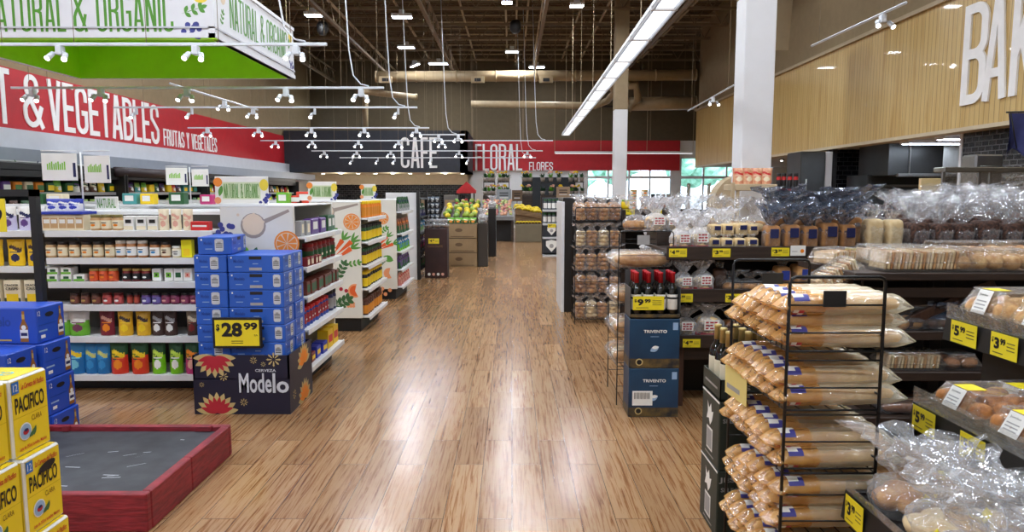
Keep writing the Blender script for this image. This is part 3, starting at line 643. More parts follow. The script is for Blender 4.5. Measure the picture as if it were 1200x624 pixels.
# canopy lettering and fruit
f1 = FR((0, CY0-.08, 0), XP, ZP); m = MB()
xa = at(0, 20, CY0-.08).x; xb = at(205, 20, CY0-.08).x; zl = at(100, 39, CY0).z; zh = .5
xw = at(80, 20, CY0).x
sw = .062; ax = lambda px: at(px, 30, CY0).x
m.tall(f1, 'ORGANIC', ax(118), zl, ax(207)-ax(118), zh+.02, sw, sg, .7); m.tall(f1, '&', ax(91), zl, ax(107)-ax(91), zh+.02, sw, sg); m.tall(f1, 'NATURAL', ax(-12), zl, ax(82)-ax(-12), zh+.02, sw, sg, .7)
twig(m, f1, at(216, 18, CY0).x, at(216, 18, CY0).z, .28, .3, P_gr, 3); berries(m, f1, at(228, 38, CY0).x, at(228, 38, CY0).z, .036, 12, P_bl, 5); m.disc(f1, at(238, -6, CY0).x, at(238, -6, CY0).z, .12, P_ye, 1)
f4 = FR((CX1+.08, 0, 0), YP, ZP)
m.tall(f4, 'NATURAL & ORGANIC', CY0+.42, cz+.24, 2.4, .46, .06, sg, .6)
m.disc(f4, CY0+.2, cz+.62, .1, P_oa, 1, sy=1.4); twig(m, f4, CY0+.12, cz+.2, .2, 1.2, P_gr, 3); berries(m, f4, CY1-.06, cz+.2, .03, 9, P_bl, 3); m.disc(f4, CY1-.1, cz+.66, .09, P_ye, 1); m.leaf(f4, CY1-.2, cz+.45, .2, .05, 1.3, P_gr, 1)
m.build('lettering', t)
m = MB()
for x in (CX0, CX1):
    for y in (CY0, CY1): m.bar((x, y, cz+H), (x, y, WALLTOP+.03), .006, steel2, 4)
m.build('suspension_wire', t)
# ================================================================== LEFT SIDE
shelfm = mat('shelf_white', (228,230,232), .4, vary=.02); shelfg = mat('shelf_shadow_grey', (120,124,130), .6); kick = mat('kick_black', (24,24,26), .6); chrome = mat('chrome', (210,210,210), .2, 1.)
txtd = mat('ink_black', (24,22,24), .5); txtw = mat('ink_white', (238,238,236), .5)
def gondola(name, label, x0, x1, y0, dep, Z, top, back, bays=(), group=None, lip=.048):
    """shelf run along X facing the camera"""
    t = empty(name, ((x0+x1)/2, y0+dep/2, 0), label, 'shelf unit', group)
    m = MB(); m.cbox(x0, x1, y0+dep-.05, y0+dep, 0, top, back, .004); m.build('back_panel', t)
    m = MB(); m.cbox(x0, x1, y0+.12, y0+dep-.05, 0, Z[0]-.05, kick, .004); m.build('base', t)
    m = MB(); m.cbox(x0, x1, y0+dep-.22, y0+dep, top-.03, top, shelfm, .003); m.build('top_panel', t)
    for x in bays:
        m = MB(); m.cbox(x-.012, x+.012, y0+.12, y0+dep-.05, 0, top-.03, shelfm, .003); m.build('divider', t)
    for z in Z:
        m = MB(); m.cbox(x0, x1, y0+.015, y0+dep-.05, z-.018, z, shelfm, .002); s_ = m.build('shelf', t)
        m = MB(); m.cbox(x0, x1, y0, y0+.015, z-lip, z+.003, shelfm, .003); m.build('price_rail', s_)
    return t
GY = 5.5
Zs = [at(150, y, GY).z+.02 for y in (443, 398, 361, 334, 306, 274)]
XR = -2.36
gondola('gondola_shelf', 'white shelf run of jars and snack pouches facing the camera', -3.68, XR, GY, .48, Zs, 1.45, mat('slotted_back', (96,92,88), .6), group='white shelf bays facing the camera')
Zl = [Zs[0], .42, at(20, 362, GY).z, at(20, 316, GY).z+.02, at(20, 274, GY).z+.02]
gondola('gondola_shelf', 'white shelf bay behind the black sign frame', -5.2, -3.7, GY, .48, Zl, 1.45, mat('slotted_back', (96,92,88), .6), group='white shelf bays facing the camera')
gondola('gondola_shelf', 'rear side of the first white shelf run', -5.2, XR, GY+.5, .45, [.17, .5, .8, 1.1], 1.45, shelfm)

# ---- product makers (fronts face -Y, base at the origin)
def jar(r, h, body, label, lid, lidr=1., lab=(.12, .62), ink=None):
    def f():
        m = MB(); m.lathe([(r*.9, 0), (r, .01), (r, h*.72), (r*.85, h*.8), (r*.82, h*.86)], body, n=14); o = m.build('jar', None, 'jar', 'jar', loc=(0, 0, 0))
        m = MB(); m.lathe([(r*.92*lidr, h*.82), (r*.94*lidr, h*.85), (r*.94*lidr, h*.985), (r*.9*lidr, h)], lid, n=14); m.build('lid', o)
        m = MB(); m.lathe([(r*1.01, h*lab[0]), (r*1.015, h*lab[0]+.002), (r*1.015, h*lab[1]), (r*1.0, h*lab[1]+.002)], label, n=14)
        if ink:
            fr = FR((0, -r*1.02, h*(lab[0]+lab[1])/2), XP, ZP); m.disc(fr, 0, -.004, r*.45, ink, 1, 10, sy=.5); m.drect(fr, -r*.5, r*.5, .012, .018, txtd, 2)
        m.build('label', o); return o
    return f
def pouch(w, h, d, top, low, accent, pic, txt=None, name='snack_pouch'):
    def f():
        m = MB()
        def mk(u, v):
            if v > .93: return top
            if abs(v-.66-.06*sin(u*6)) < .07 and .14 < u < .86: return accent
            if abs(v-.52) < .012 and .2 < u < .8: return pic
            if ((u-.5)/.26)**2+((v-.32)/.15)**2 < 1: return pic
            return top if v+.08*sin(u*5) > .55 else low
        for sgn in (-1, 1):
            def fn(u, v):
                x = (u-.5)*w*(1-.08*sin(pi*v)-.1*max(0, .15-v)/.15); th = d/2*max(0, 1-(2*u-1)**2)**.6*(1-v**2.2)**.7
                return (x, sgn*(th+.001)+.004*noise.noise(V(u*5, v*6, sgn)), v*h)
            m.grid(fn, 16, 26, mk if sgn < 0 else top)
        o = m.build(name, None, 'pouch', 'pouch', loc=(0, 0, 0))
        if txt:
            q = MB(); fr = FR((0, -d/2*.62-.004, h*.52), XP, ZP); q.text(fr, txt, -w*.3, h*.02, w*.6, h*.14, accent, 4, 0, .02); q.build('lettering', o)
        return o
    return f
def carton(w, h, d, body, panels=(), texts=(), name='carton', cat='box', b=.003):
    def f():
        m = MB(); m.cbox(-w/2, w/2, -d/2, d/2, 0, h, body, b); fr = FR((0, -d/2, 0), XP, ZP)
        for k, (a, b_, c, e, mm) in enumerate(panels): m.drect(fr, a*w, b_*w, c*h, e*h, mm, 1+k)
        for s, a, b_, c, e, mm in texts: m.text(fr, s, a*w, c*h, (b_-a)*w, (e-c)*h, mm, len(panels)+2, 0, .02)
        return m.build(name, None, 'carton', cat, loc=(0, 0, 0))
    return f
C = lambda n, rgb=None, rough=.45, **k: mat('pack_'+n, rgb, rough, **k)
tan_ = C('almond', (198,160,112), .3); cream = C('cream', (236,224,194)); olive = C('olive', (120,110,60)); darklid = C('dark_lid', (46,40,38)); blu = C('royal_blue', (36,56,170)); wht = C('white', (238,238,234))
pinkc = C('pink', (226,170,150)); redc = C('red', (204,36,36)); yel = C('yellow', (244,208,30)); brn = C('brown', (96,58,44)); orr = C('orange_red', (220,90,46)); gld = C('gold_lid', (196,166,90), .3); drd = C('dark_red', (120,30,30))
grn = C('fresh_green', (110,180,50)); dgr = C('deep_green', (38,90,50)); prp = C('purple', (96,62,132)); mag = C('magenta', (186,46,110)); sky = C('sky_blue', (50,140,200)); dbr = C('dark_brown', (66,44,38)); blk = C('black', (30,30,32)); lbl = C('pale_blue', (150,180,214)); gry = C('grey', (160,160,160)); mar = C('maroon', (120,26,44)); orn = C('orange', (240,140,30)); navy = C('navy', (28,34,84))
def row(key, mk, pxs, Z, Y, desc, where, group, rz=0, dy=.07, jit=.004, sc=1.):
    n = len(pxs)
    for i, px in enumerate(pxs):
        p = at(px, 300, Y); x = (px-600)*(Y*cos(PITCH)-(Z-CAMZ)*sin(PITCH))/F_PX
        w = '%s %s %s' % (nth(i, n), desc, where)
        place(key, mk, (x, Y+dy+R.uniform(-jit, jit), Z+.003), rz+R.uniform(-.06, .06), w, group, sc)
def lin_(a, b, n): return [a+(b-a)*i/(n-1) for i in range(n)] if n > 1 else [a]
Y_ = GY
A, B_, C_, D_, E_, F__ = Zs[5], Zs[4], Zs[3], Zs[2], Zs[1], Zs[0]
row('tub', carton(.075, .125, .1, cream, [(-.4,.4,.15,.8,tan_), (-.3,.3,.45,.7,wht)], name='snack_tub', cat='tub'), lin_(53, 91, 5), A, Y_, 'beige snack tub', 'under the blue flat box, top shelf', 'beige tubs on the top shelf')
place('flat', carton(.34, .022, .2, blu), ((72-600)*Y_/F_PX+.0, Y_+.1, A+.13), 0, 'thin blue box lying across the beige tubs', None)
row('jolive', jar(.04, .125, tan_, cream, olive, ink=orn), (107, 120, 133), A, Y_, 'beige jar with olive lid', 'on the top shelf', 'olive lidded jars')
row('cw', carton(.08, .115, .06, wht, [(-.45,.45,.05,.3,cream), (-.3,.3,.5,.75,txtd)]), (148, 162, 176), A, Y_, 'cream carton with dark print', 'on the top shelf', 'cream cartons')
row('cp', pouch(.085, .17, .05, cream, cream, pinkc, pinkc), (188, 202, 216), A, Y_, 'tall cream and pink pouch', 'on the top shelf', 'cream and pink pouches')
row('cr', carton(.145, .07, .07, redc, [(-.4,.4,.4,.6,wht)]), (232,), A, Y_, 'red box with a white stripe', 'at the top shelf end', None)
row('jnut', jar(.039, .125, tan_, cream, darklid, ink=orn), lin_(54, 124, 6), B_, Y_, 'nut butter jar with dark lid', 'on the second shelf', 'nut butter jars, dark lids')
row('jblue', jar(.04, .135, C('peanut', (176,120,72)), wht, C('cream_lid', (226,220,208)), ink=sky), lin_(137, 163, 3), B_, Y_, 'peanut jar with white and blue label', 'on the second shelf', 'peanut jars with blue print')
row('jblue2', jar(.04, .125, C('peanut'), wht, darklid, ink=sky), (177,), B_, Y_, 'peanut jar with blue print and dark lid', 'on the second shelf', None)
row('jblue3', jar(.038, .125, C('peanut'), cream, darklid, ink=brn), (190,), B_, Y_, 'brown printed peanut jar with dark lid', 'on the second shelf', None)
row('jlow', jar(.038, .09, cream, wht, wht, ink=gry), (203,), B_, Y_, 'low white tub', 'beside the yellow box on the second shelf', None)
row('cy', carton(.085, .14, .05, C('lemon', (240,230,20)), [(-.3,.3,.1,.5,yel)]), (216,), B_, Y_, 'lemon yellow box', 'at the end of the second shelf', None)
gw = carton(.085, .055, .09, wht, [(-.48,.48,.05,.35,grn), (-.2,.3,.4,.75,dgr)])
for k, z in enumerate((0, .056)):
    row('gw', gw, (59, 75, 90)[:3-k], C_+z, Y_, 'white box with green print', ('in the lower layer, third shelf', 'in the upper layer, third shelf')[k], 'white and green boxes')
row('jor', jar(.037, .1, orr, orr, gld, ink=orn), lin_(105, 128, 3), C_, Y_, 'orange jam jar with gold lid', 'on the third shelf', 'orange jars with gold lids')
row('jdr', jar(.036, .1, drd, blk, gld, ink=wht), lin_(144, 167, 3), C_, Y_, 'dark red jam jar', 'on the third shelf', 'dark red jars with gold lids')
row('cwg', carton(.07, .1, .05, wht, [(-.3,.3,.3,.7,grn), (-.1,.1,.42,.58,txtd)]), (180, 195), C_, Y_, 'small white box with green round print', 'on the third shelf', 'small white boxes')
row('cwg2', carton(.07, .1, .05, wht, [(-.3,.3,.3,.7,dgr)]), (206,), C_, Y_, 'small white box with dark green print', 'on the third shelf', None)
row('cwp', carton(.07, .1, .05, wht, [(-.3,.3,.3,.7,pinkc), (-.1,.1,.42,.58,redc)]), (217,), C_, Y_, 'small white box with pink print', 'on the third shelf', None)
row('jbr', jar(.036, .088, brn, C('mid_brown', (130,76,60)), dbr, ink=gld), (82, 95, 108), D_, Y_, 'small brown jar', 'on the fourth shelf', 'small brown jars')
row('jpk', jar(.036, .088, C('berry', (170,62,62)), C('rose', (200,90,86)), drd, ink=wht), (121, 134), D_, Y_, 'small rose red jar', 'on the fourth shelf', 'rose jars')
row('jpk2', jar(.022, .088, drd, C('rust', (190,80,60)), darklid), (147, 155), D_, Y_, 'thin rust red jar', 'on the fourth shelf', 'thin rust jars')
row('jpu', jar(.036, .088, prp, C('lilac', (120,110,180)), darklid, ink=wht), (167, 179), D_, Y_, 'small lilac jar', 'on the fourth shelf', 'lilac jars')
row('jma', jar(.036, .088, C('plum', (110,40,70)), C('plum_label', (150,70,100)), darklid, ink=pinkc), lin_(190, 224, 4), D_, Y_, 'small plum coloured jar', 'on the fourth shelf', 'plum jars')
row('pgf', pouch(.17, .2, .09, C('white_foil', (226,226,224), .3), grn, wht, C('fig', (120,60,90))), (66, 88), E_, Y_, 'white and green fig pouch', 'on the fifth shelf', 'white and green pouches')
row('pma', pouch(.125, .2, .06, mar, mar, pinkc, orn), (121,), E_, Y_, 'maroon pouch', 'on the fifth shelf', None)
row('pye', pouch(.125, .2, .07, C('gold_yellow', (226,176,40), .3), C('gold_yellow'), dbr, yel), (143, 164), E_, Y_, 'yellow fruit pouch', 'on the fifth shelf', 'yellow pouches')
row('pbr', pouch(.11, .2, .07, dbr, dbr, gry, wht), (181, 196), E_, Y_, 'dark brown pouch', 'on the fifth shelf', 'brown pouches')
row('pgy', pouch(.1, .2, .06, C('taupe', (140,130,110)), dbr, cream, drd), (222,), E_, Y_, 'taupe pouch', 'beside the blue beer stack, fifth shelf', None)
row('pbl', pouch(.17, .25, .09, sky, C('deep_sky', (30,110,170)), yel, C('aqua', (120,200,220))), (84,), F__, Y_, 'wide blue chips pouch', 'on the lowest shelf', None)
row('pbl2', pouch(.12, .24, .08, sky, C('deep_sky'), C('pale_gold', (200,200,110)), sky), (103, 117), F__, Y_, 'narrow blue chips pouch', 'on the lowest shelf', 'narrow blue pouches')
row('prd', pouch(.145, .25, .09, dgr, C('tomato', (214,60,40), .3), yel, orn, 'saba'), (136, 160), F__, Y_, 'red chips pouch with dark top', 'on the lowest shelf', 'red pouches')
row('pgn', pouch(.115, .25, .08, dgr, C('lime', (120,190,30), .3), C('lime_light', (200,230,80)), wht, 'saba'), (182, 203), F__, Y_, 'bright green chips pouch', 'on the lowest shelf', 'green pouches')
row('pmg', pouch(.12, .25, .08, dgr, C('magenta', (186,46,110)), orn, pinkc, 'saba'), (222,), F__, Y_, 'magenta chips pouch', 'on the lowest shelf', None)
# bay behind the black frame
row('ppu', pouch(.12, .19, .06, wht, C('violet_white', (200,196,224)), navy, prp), (-15, 5, 24, 38), Zl[4], Y_, 'white and purple pouch', 'on the top shelf behind the black frame', 'white and purple pouches')
row('pyb', pouch(.14, .21, .05, C('chip_yellow', (240,196,24), .35), C('chip_yellow'), dbr, navy), (-12, 13, 36), Zl[3], Y_, 'yellow bag with dark emblem', 'behind the black frame', 'yellow bags')
row('ccr', carton(.14, .22, .06, cream, [(-.48,.48,0,.35,C('forest', (60,80,50))), (-.35,.35,.2,.5,yel)], [('CRACKER', -.4, .4, .78, .86, txtd), ('CRISPS', -.36, .36, .64, .74, txtd)]), (-12, 12, 36), Zl[2], Y_, 'cream cracker box', 'with dark lettering behind the black frame', 'cracker boxes')
for i, (px, c) in enumerate(((63, 'a'), (76, 'b'), (88, 'c'))):
    place('bwb', pouch(.13, .09, .1, blu, wht, wht, blu), ((px-600)*5.65/F_PX, 5.68, 1.452), 0, '%s blue and white bag on top of the shelf run' % nth(i, 3), 'blue and white bags on the shelf top', (1, 1, 1.1))
# T-shaped sign holders on the tops
def tsign(x, y, z, label, s=1., pnl=((-.3, -.03, -.13, .05, .35), (.03, .28, -.15, .03, -.3))):
    t = empty('sign_holder', (x, y, z), label, 'sign', 'white sign holders on the shelf tops'); m = MB(); m.bar((x, y, z), (x, y, z+.5*s), .007, shelfm, 8); m.cbox(x-.05, x+.05, y-.03, y+.03, z, z+.01, shelfm); m.build('post', t)
    for a, b, c, d, r in pnl:
        m = MB(); m.T = Matrix.Translation((x, y, z+.44*s)) @ Matrix.Rotation(r*.6, 4, 'Z') @ Matrix.Scale(s, 4)
        m.bar((a, 0, .07), (b, 0, .07), .006, shelfm, 6); m.cbox(a, b, -.004, .004, c-.05, d, wht, .002); fr = FR((0, -.004, 0), XP, ZP); w = b-a
        for k in range(9): m.drect(fr, a+w*(.15+.06*k), a+w*(.19+.06*k), c+.04, c+.04+.05+.01*(k % 3), P_li, 1)
        m.drect(fr, b-w*.12, b-w*.04, c-.02, c+.1, navy, 1); m.build('sign_panel', t)
tsign((98-600)*5.7/F_PX, 5.72, 1.45, 'T-shaped sign holder with two white panels on the shelf run', .95)
tsign(at(224, 240, 8.6).x, 8.6, 1.46, 'smaller white sign holder left of the first fruit bordered header', .9); 
m = MB(); x, z = at(112, 238, 5.85).x, 1.452; x1 = at(139, 238, 5.85).x; m.cbox(x, x1, 5.84, 5.85, z, z+.115, wht, .002); fr = FR((0, 5.84, 0), XP, ZP); m.text(fr, 'NATURAL', x+.02, z+.02, (x1-x)*.8, .08, P_gr, 2, 0, .01); m.cbox(x, x1, 5.82, 5.88, 1.452, 1.457, wht)
m.build('header_sign', None, 'small pale green NATURAL header behind the T-shaped sign', 'sign')
# ------------------------------------------------------------------ end caps facing the main aisle
def header(x0, x1, y, z0, z1, label):
    m = MB(); m.cbox(x0, x1, y, y+.02, z0, z1, wht, .003); m.cbox(x0+.04, x1-.04, y-.03, y+.05, z0-.005, z0+.01, shelfm); fr = FR((0, y, 0), XP, ZP); w = x1-x0; h = z1-z0
    m.drect(fr, x0+w*.14, x1-w*.14, z0+h*.2, z1-h*.2, C('pale_green', (214,226,190)), 1); m.tall(fr, 'NATURAL & ORGANIC', x0+w*.17, z0+h*.24, w*.66, h*.5, w*.014, P_gr, .7, 3)
    m.disc(fr, x0+w*.06, z1-h*.2, h*.16, P_or, 2); m.leaf(fr, x0+w*.08, z0+h*.3, h*.4, h*.08, 1.3, P_gr, 2); m.disc(fr, x0+w*.05, z0+h*.15, h*.12, P_ap, 2); m.disc(fr, x1-w*.07, z1-h*.3, h*.16, P_ye, 2, sy=1.3); berries(m, fr, x1-w*.06, z0+h*.2, h*.06, 8, P_bl, 2)
    return m.build('header_sign', None, label, 'sign', 'fruit bordered header signs')
EX0, EX1 = -2.3, -1.72
panelw = mat('printed_panel_white', (226,224,214), .45, vary=.02)
def endcap(Y0, Y1, Z, desc, art, ex0=EX0, dark_=False):
    t = empty('end_cap_shelf', ((ex0+EX1)/2, (Y0+Y1)/2, 0), desc, 'shelf unit', 'end caps along the aisle'); mm = panelw
    m = MB(); m.cbox(ex0, EX1, Y0, Y0+.03, .16, 1.49, mm, .004); pn = m.build('side_panel', t)
    m = MB(); m.cbox(ex0, EX1, Y1-.03, Y1, .16, 1.49, mm, .004); m.build('side_panel', t)
    m = MB(); fr = FR((0, Y0, 0), XP, ZP); art(m, fr, ex0, EX1); m.build('fruit_print', pn)
    m = MB(); m.cbox(ex0, ex0+.04, Y0+.03, Y1-.03, .1, 1.49, shelfm, .003); m.build('back_panel', t)
    m = MB(); m.cbox(ex0+.04, EX1-.03, Y0+.05, Y1-.05, 0, .16, kick, .003); m.build('base', t)
    m = MB(); m.cbox(ex0, EX1, Y0, Y1, 1.49, 1.5, shelfm, .002); m.build('top_panel', t)
    for i, z in enumerate(Z):
        e = EX1+.09
        m = MB(); m.cbox(ex0+.04, e-.015, Y0+.03, Y1-.03, z-.018, z, shelfm, .002); s_ = m.build('shelf', t)
        m = MB(); m.cbox(e-.015, e, Y0+.02, Y1-.02, z-.04, z+.004, shelfm, .003); fq = FR((e, 0, 0), YP, ZP)
        for k in range(5): y = Y0+.1+(Y1-Y0-.2)*k/4; m.drect(fq, y, y+.05, z-.034, z-.004, wht, 2)
        m.build('price_rail', s_)
    return t
def art1(m, fr, a, b):
    orange(m, fr, b-.06, 1.2, .1); m.disc(fr, b-.42, 1.12, .065, P_li, 1); m.leaf(fr, b-.34, 1.06, .12, .025, 1.2, P_dg, 2); m.disc(fr, b-.32, 1.34, .1, P_wo, 1); m.disc(fr, b-.32, 1.35, .085, P_oa, 2)
    m.dec(fr, [(b-.26, 1.38), (b-.04, 1.47), (b-.03, 1.45), (b-.24, 1.35)], P_wo, 1); berries(m, fr, a+.04, 1.3, .022, 12, P_bl, 4)
    q = random.Random(3)
    for k in range(14): m.disc(fr, a+.14+q.random()*.2, 1.3+q.random()*.15, .012, P_oa, 1, 8)
    twig(m, fr, a+.1, .8, .2, .7); carrot(m, fr, a+.2, .6, .2, .9)
def art2(m, fr, a, b):
    orange(m, fr, b-.1, 1.27, .095); m.disc(fr, a+.2, 1.38, .09, P_wo, 1); m.disc(fr, a+.2, 1.385, .078, P_oa, 2); m.dec(fr, [(a+.26, 1.42), (b-.03, 1.48), (b-.02, 1.46), (a+.28, 1.38)], P_wo, 1)
    m.disc(fr, a+.2, 1.18, .05, P_li, 1); m.leaf(fr, a+.25, 1.13, .1, .03, .8, P_gr, 2)
    for k, (x, y, r) in enumerate(((.24, .88, .95), (.3, .9, .7), (.28, .84, .6))): carrot(m, fr, a+x, y, .22, r)
    berries(m, fr, a+.06, 1.0, .02, 7, P_rd, 3); twig(m, fr, a+.3, .62, .2, 1.1); twig(m, fr, a+.42, .78, .14, .2, P_gr, 3); m.disc(fr, a+.34, .5, .022, P_rd, 1); m.disc(fr, a+.4, .48, .022, P_rd, 1)
    m.disc(fr, b-.08, .48, .08, P_ap, 1, a0=1.3, a1=5.2); m.disc(fr, b-.08, .48, .06, P_ca, 2, a0=1.4, a1=5.1); twig(m, fr, a+.2, .26, .26, .5, P_dg, 5); m.leaf(fr, a+.1, .7, .12, .03, .4, P_gr)
    for k in range(6): m.disc(fr, b-.16+.03*(k % 3), .3+.03*(k//3), .018, P_ap, 1, 8)
def art3(m, fr, a, b):
    orange(m, fr, b-.2, 1.22, .09)
    for k, (x, y, r) in enumerate(((.3, .8, .8), (.34, .76, .4), (.24, .74, .5))): carrot(m, fr, a+x, y, .2, r)
    twig(m, fr, a+.3, 1.0, .16, .5, P_gr); m.leaf(fr, b-.2, .65, .16, .05, -.4, P_gr); m.disc(fr, b-.12, .4, .08, P_ap, 1, a0=1.3, a1=5.2); m.disc(fr, b-.26, .34, .08, P_ca, 1, a0=1, a1=4.8); berries(m, fr, b-.2, .15, .03, 6, P_ap, 3); twig(m, fr, a+.3, .5, .12, .8)
EC = ((5.52, 6.72, [at(347, y, 5.55).z+.02 for y in (436, 390, 352, 317, 281)], 'first end cap beyond the blue beer stack, white with an orange print', art1),
      (7.95, 9.1, [at(425, y, 7.98).z+.02 for y in (373, 341, 314, 286, 258)], 'second end cap, with carrots and an orange slice printed on its side', art2),
      (10.4, 11.6, [at(469, y, 10.4).z+.02 for y in (338, 318, 297, 276, 250)], 'third end cap along the aisle, carrots on its narrow white side', art3))
for e in EC: endcap(*e)
header(at(252, 226, 5.6).x, at(314, 226, 5.6).x, 5.6, 1.505, at(300, 207, 5.6).z, 'fruit bordered NATURAL & ORGANIC header on the first end cap')
header(at(361, 226, 8.).x, at(394, 226, 8.).x, 8., 1.505, at(300, 213, 8.).z, 'fruit bordered NATURAL & ORGANIC header on the second end cap')
header(at(423, 226, 10.45).x, at(440, 226, 10.45).x, 10.45, 1.505, at(300, 216, 10.45).z, 'fruit bordered NATURAL & ORGANIC header on the third end cap')
def side(key, mk, Y0, Y1, n, Z, desc, where, group, x=EX1+.0, sc=1.):
    for i in range(n):
        y = Y0+(Y1-Y0)*(i+.5)/n
        place(key, mk, (x+R.uniform(-.008, .008), y, Z+.003), pi/2+R.uniform(-.05, .05), '%s %s %s' % (('only' if n == 1 else ORD[i]), desc, where), group, sc)
z = EC[0][2]; y0, y1 = 5.58, 6.66
W1 = ', first end cap, counting along the aisle'
side('sp1', carton(.2, .13, .08, prp, [(-.3,.3,.3,.8,wht)], b=.01), y0+.25, y1-.3, 2, z[4], 'purple pack, upper shelf', W1[2:], 'purple packs')
side('sp2', carton(.1, .12, .08, gry, [(-.3,.3,.2,.8,cream)]), y0, y0+.24, 2, z[4], 'grey pack, upper shelf', W1[2:], 'grey packs')
side('sp3', carton(.14, .14, .08, dgr, [(-.3,.3,.3,.8,wht)]), y1-.3, y1, 2, z[4], 'green pack, upper shelf', W1[2:], 'green packs')
side('sj1', jar(.05, .17, drd, dgr, C('lid_red', (150,30,40)), ink=cream), y0+.2, y1, 6, z[3], 'red lidded sauce jar, second shelf', W1[2:], 'red lidded sauce jars')
side('sj2', carton(.07, .07, .06, drd, [(-.4,.4,.2,.8,cream)]), y0, y0+.4, 4, z[3], 'small red box, second shelf', W1[2:], 'small red boxes', x=EX1+.05)
side('sk1', carton(.085, .11, .12, C('brick_red', (110,50,40)), [(-.4,.4,.2,.8,dgr)]), y0+.05, y1-.02, 10, z[2], 'brick red carton, third shelf', W1[2:], 'brick red cartons')
side('sb1', jar(.036, .16, C('bottle_blue', (40,70,160)), C('blue_red', (170,50,60)), redc, lab=(.2, .7), ink=wht), y0+.02, y1-.25, 9, z[1], 'blue and red bottle, fourth shelf', W1[2:], 'blue and red bottles')
side('sb2', jar(.045, .19, navy, gry, blk), y1-.22, y1, 2, z[1], 'dark bottle, fourth shelf', W1[2:], 'dark bottles')
side('sy1', carton(.16, .17, .1, C('bag_yellow', (236,196,30)), [(-.4,.4,.3,.7,redc)]), y1-.4, y1, 2, z[0], 'yellow carton, lowest shelf', W1[2:], 'yellow cartons')
side('sy2', carton(.13, .1, .1, blu, [(-.4,.4,.3,.7,yel)]), y0+.3, y1-.42, 2, z[0], 'blue carton, lowest shelf', W1[2:], 'blue cartons')
side('sy3', carton(.12, .08, .1, drd, [(-.4,.4,.3,.7,yel)]), y0, y0+.3, 2, z[0], 'low red carton, lowest shelf', W1[2:], 'low red cartons')
z = EC[1][2]; y0, y1 = 8.02, 9.05; W2 = 'second end cap, counting along the aisle'
bott = lambda body, lab, lid: jar(.04, .19, body, lab, lid, lab=(.1, .6))
side('t1', bott(orn, C('amber', (220,140,40)), yel), y0, y1, 9, z[4], 'orange bottle, top shelf', W2, 'orange bottles')
side('t2', bott(dgr, yel, blk), y0, y1, 9, z[3], 'dark green bottle, second shelf', W2, 'dark green bottles')
side('t3', bott(dbr, yel, dgr), y0, y1, 9, z[2], 'dark bottle with yellow label, third shelf', W2, 'dark yellow-labelled bottles')
side('t4', bott(blk, yel, yel), y0, y1, 9, z[1], 'black and yellow bottle, fourth shelf', W2, 'black and yellow bottles')
side('t5', bott(brn, C('amber', (220,140,40)), brn), y0, y1, 10, z[0], 'brown bottle, lowest shelf', W2, 'brown bottles')
z = EC[2][2]; y0, y1 = 10.46, 11.55; W3 = 'third end cap, counting along the aisle'
for i, (k, c1, c2, c3, h) in enumerate((('u5', pinkc, C('meat_pink', (200,120,110)), redc, .2), ('u4', prp, dgr, blk, .2), ('u3', sky, grn, wht, .2), ('u2', C('chestnut', (150,90,60)), dgr, orn, .22), ('u1', dgr, gry, navy, .22))):
    side(k, pouch(.15, h, .08, c1, c2, c3, c1), y0, y1, 6, z[i], ('pink', 'purple', 'blue', 'chestnut', 'dark green')[i]+' bag, %s shelf' % ('lowest', 'fourth', 'third', 'second', 'top')[i], W3, ('pink', 'purple', 'blue', 'chestnut', 'dark green')[i]+' bags on the third end cap')
# rear shelf runs belonging to those end caps
for i, y in enumerate((7.95, 10.4, 12.85)):
    gondola('gondola_shelf', '%s long white shelf run behind the first, reaching to its end cap' % ('second', 'third', 'fourth')[i], -7.2, -2.33, y, .95, [.17, .5, .8, 1.1, 1.3], 1.46, shelfm, (-4.5,), 'long shelf runs behind the first')
# goods on the tops of the rear runs and behind (seen between the headers)
q = random.Random(11)
tops = [(40, 8.2, dgr, 'dark green'), (62, 8.2, cream, 'cream'), (150, 8.2, C('teal', (70,150,150)), 'teal'), (170, 8.2, yel, 'yellow'), (205, 8.2, dgr, 'green'), (240, 8.2, mag, 'plum'), (330, 8.2, grn, 'lime'), (345, 8.3, C('tomato_red', (220,70,50)), 'red'), (356, 8.3, C('tomato_red'), 'bright red')]
for i, (px, Y, c, nm) in enumerate(tops):
    p = at(px, 240, Y); w = .14+.06*q.random(); place('top%d' % i, carton(w, .1+.05*q.random(), .14, c, [(-.3,.3,.3,.8,wht)], b=.01), (p.x, Y+.1, 1.463), 0, '%s pack standing on top of the second shelf run' % nm)
# fourth dark shelf with bottles (x 486-497)
t = empty('dark_shelf_unit', (-1.9, 13.2, 0), 'black shelving unit beyond the third end cap', 'shelf unit')
m = MB(); m.cbox(-2.3, -1.72, 12.8, 12.84, 0, 1.6, white, .004); m.build('side_panel', t); m = MB(); m.cbox(-2.3, -2.26, 12.84, 14., 0, 1.6, black, .004); m.build('back_panel', t); m = MB(); m.cbox(-1.74, -1.68, 12.76, 12.84, 0, 1.62, black, .004); m.cbox(-1.74, -1.68, 13.96, 14.04, 0, 1.62, black, .004); m.build('corner_post', t)
for z in (.2, .52, .84, 1.16, 1.5): m = MB(); m.cbox(-2.26, -1.66, 12.84, 14, z-.03, z, black, .004); m.build('shelf', t)
for j, z in enumerate((.2, .52, .84, 1.16)):
    side('v%d' % j, pouch(.15, .24, .08, (blk, prp, sky, dgr)[j], (dgr, blk, gry, navy)[j], wht, (drd, mag, grn, gry)[j]), 12.9, 13.95, 5, z, ('black', 'purple', 'blue', 'green')[j]+' pack, %s shelf' % ('lowest', 'second', 'third', 'top')[j], 'black unit beyond the third end cap', ('black', 'purple', 'blue', 'green')[j]+' packs in the black unit', x=-1.76)
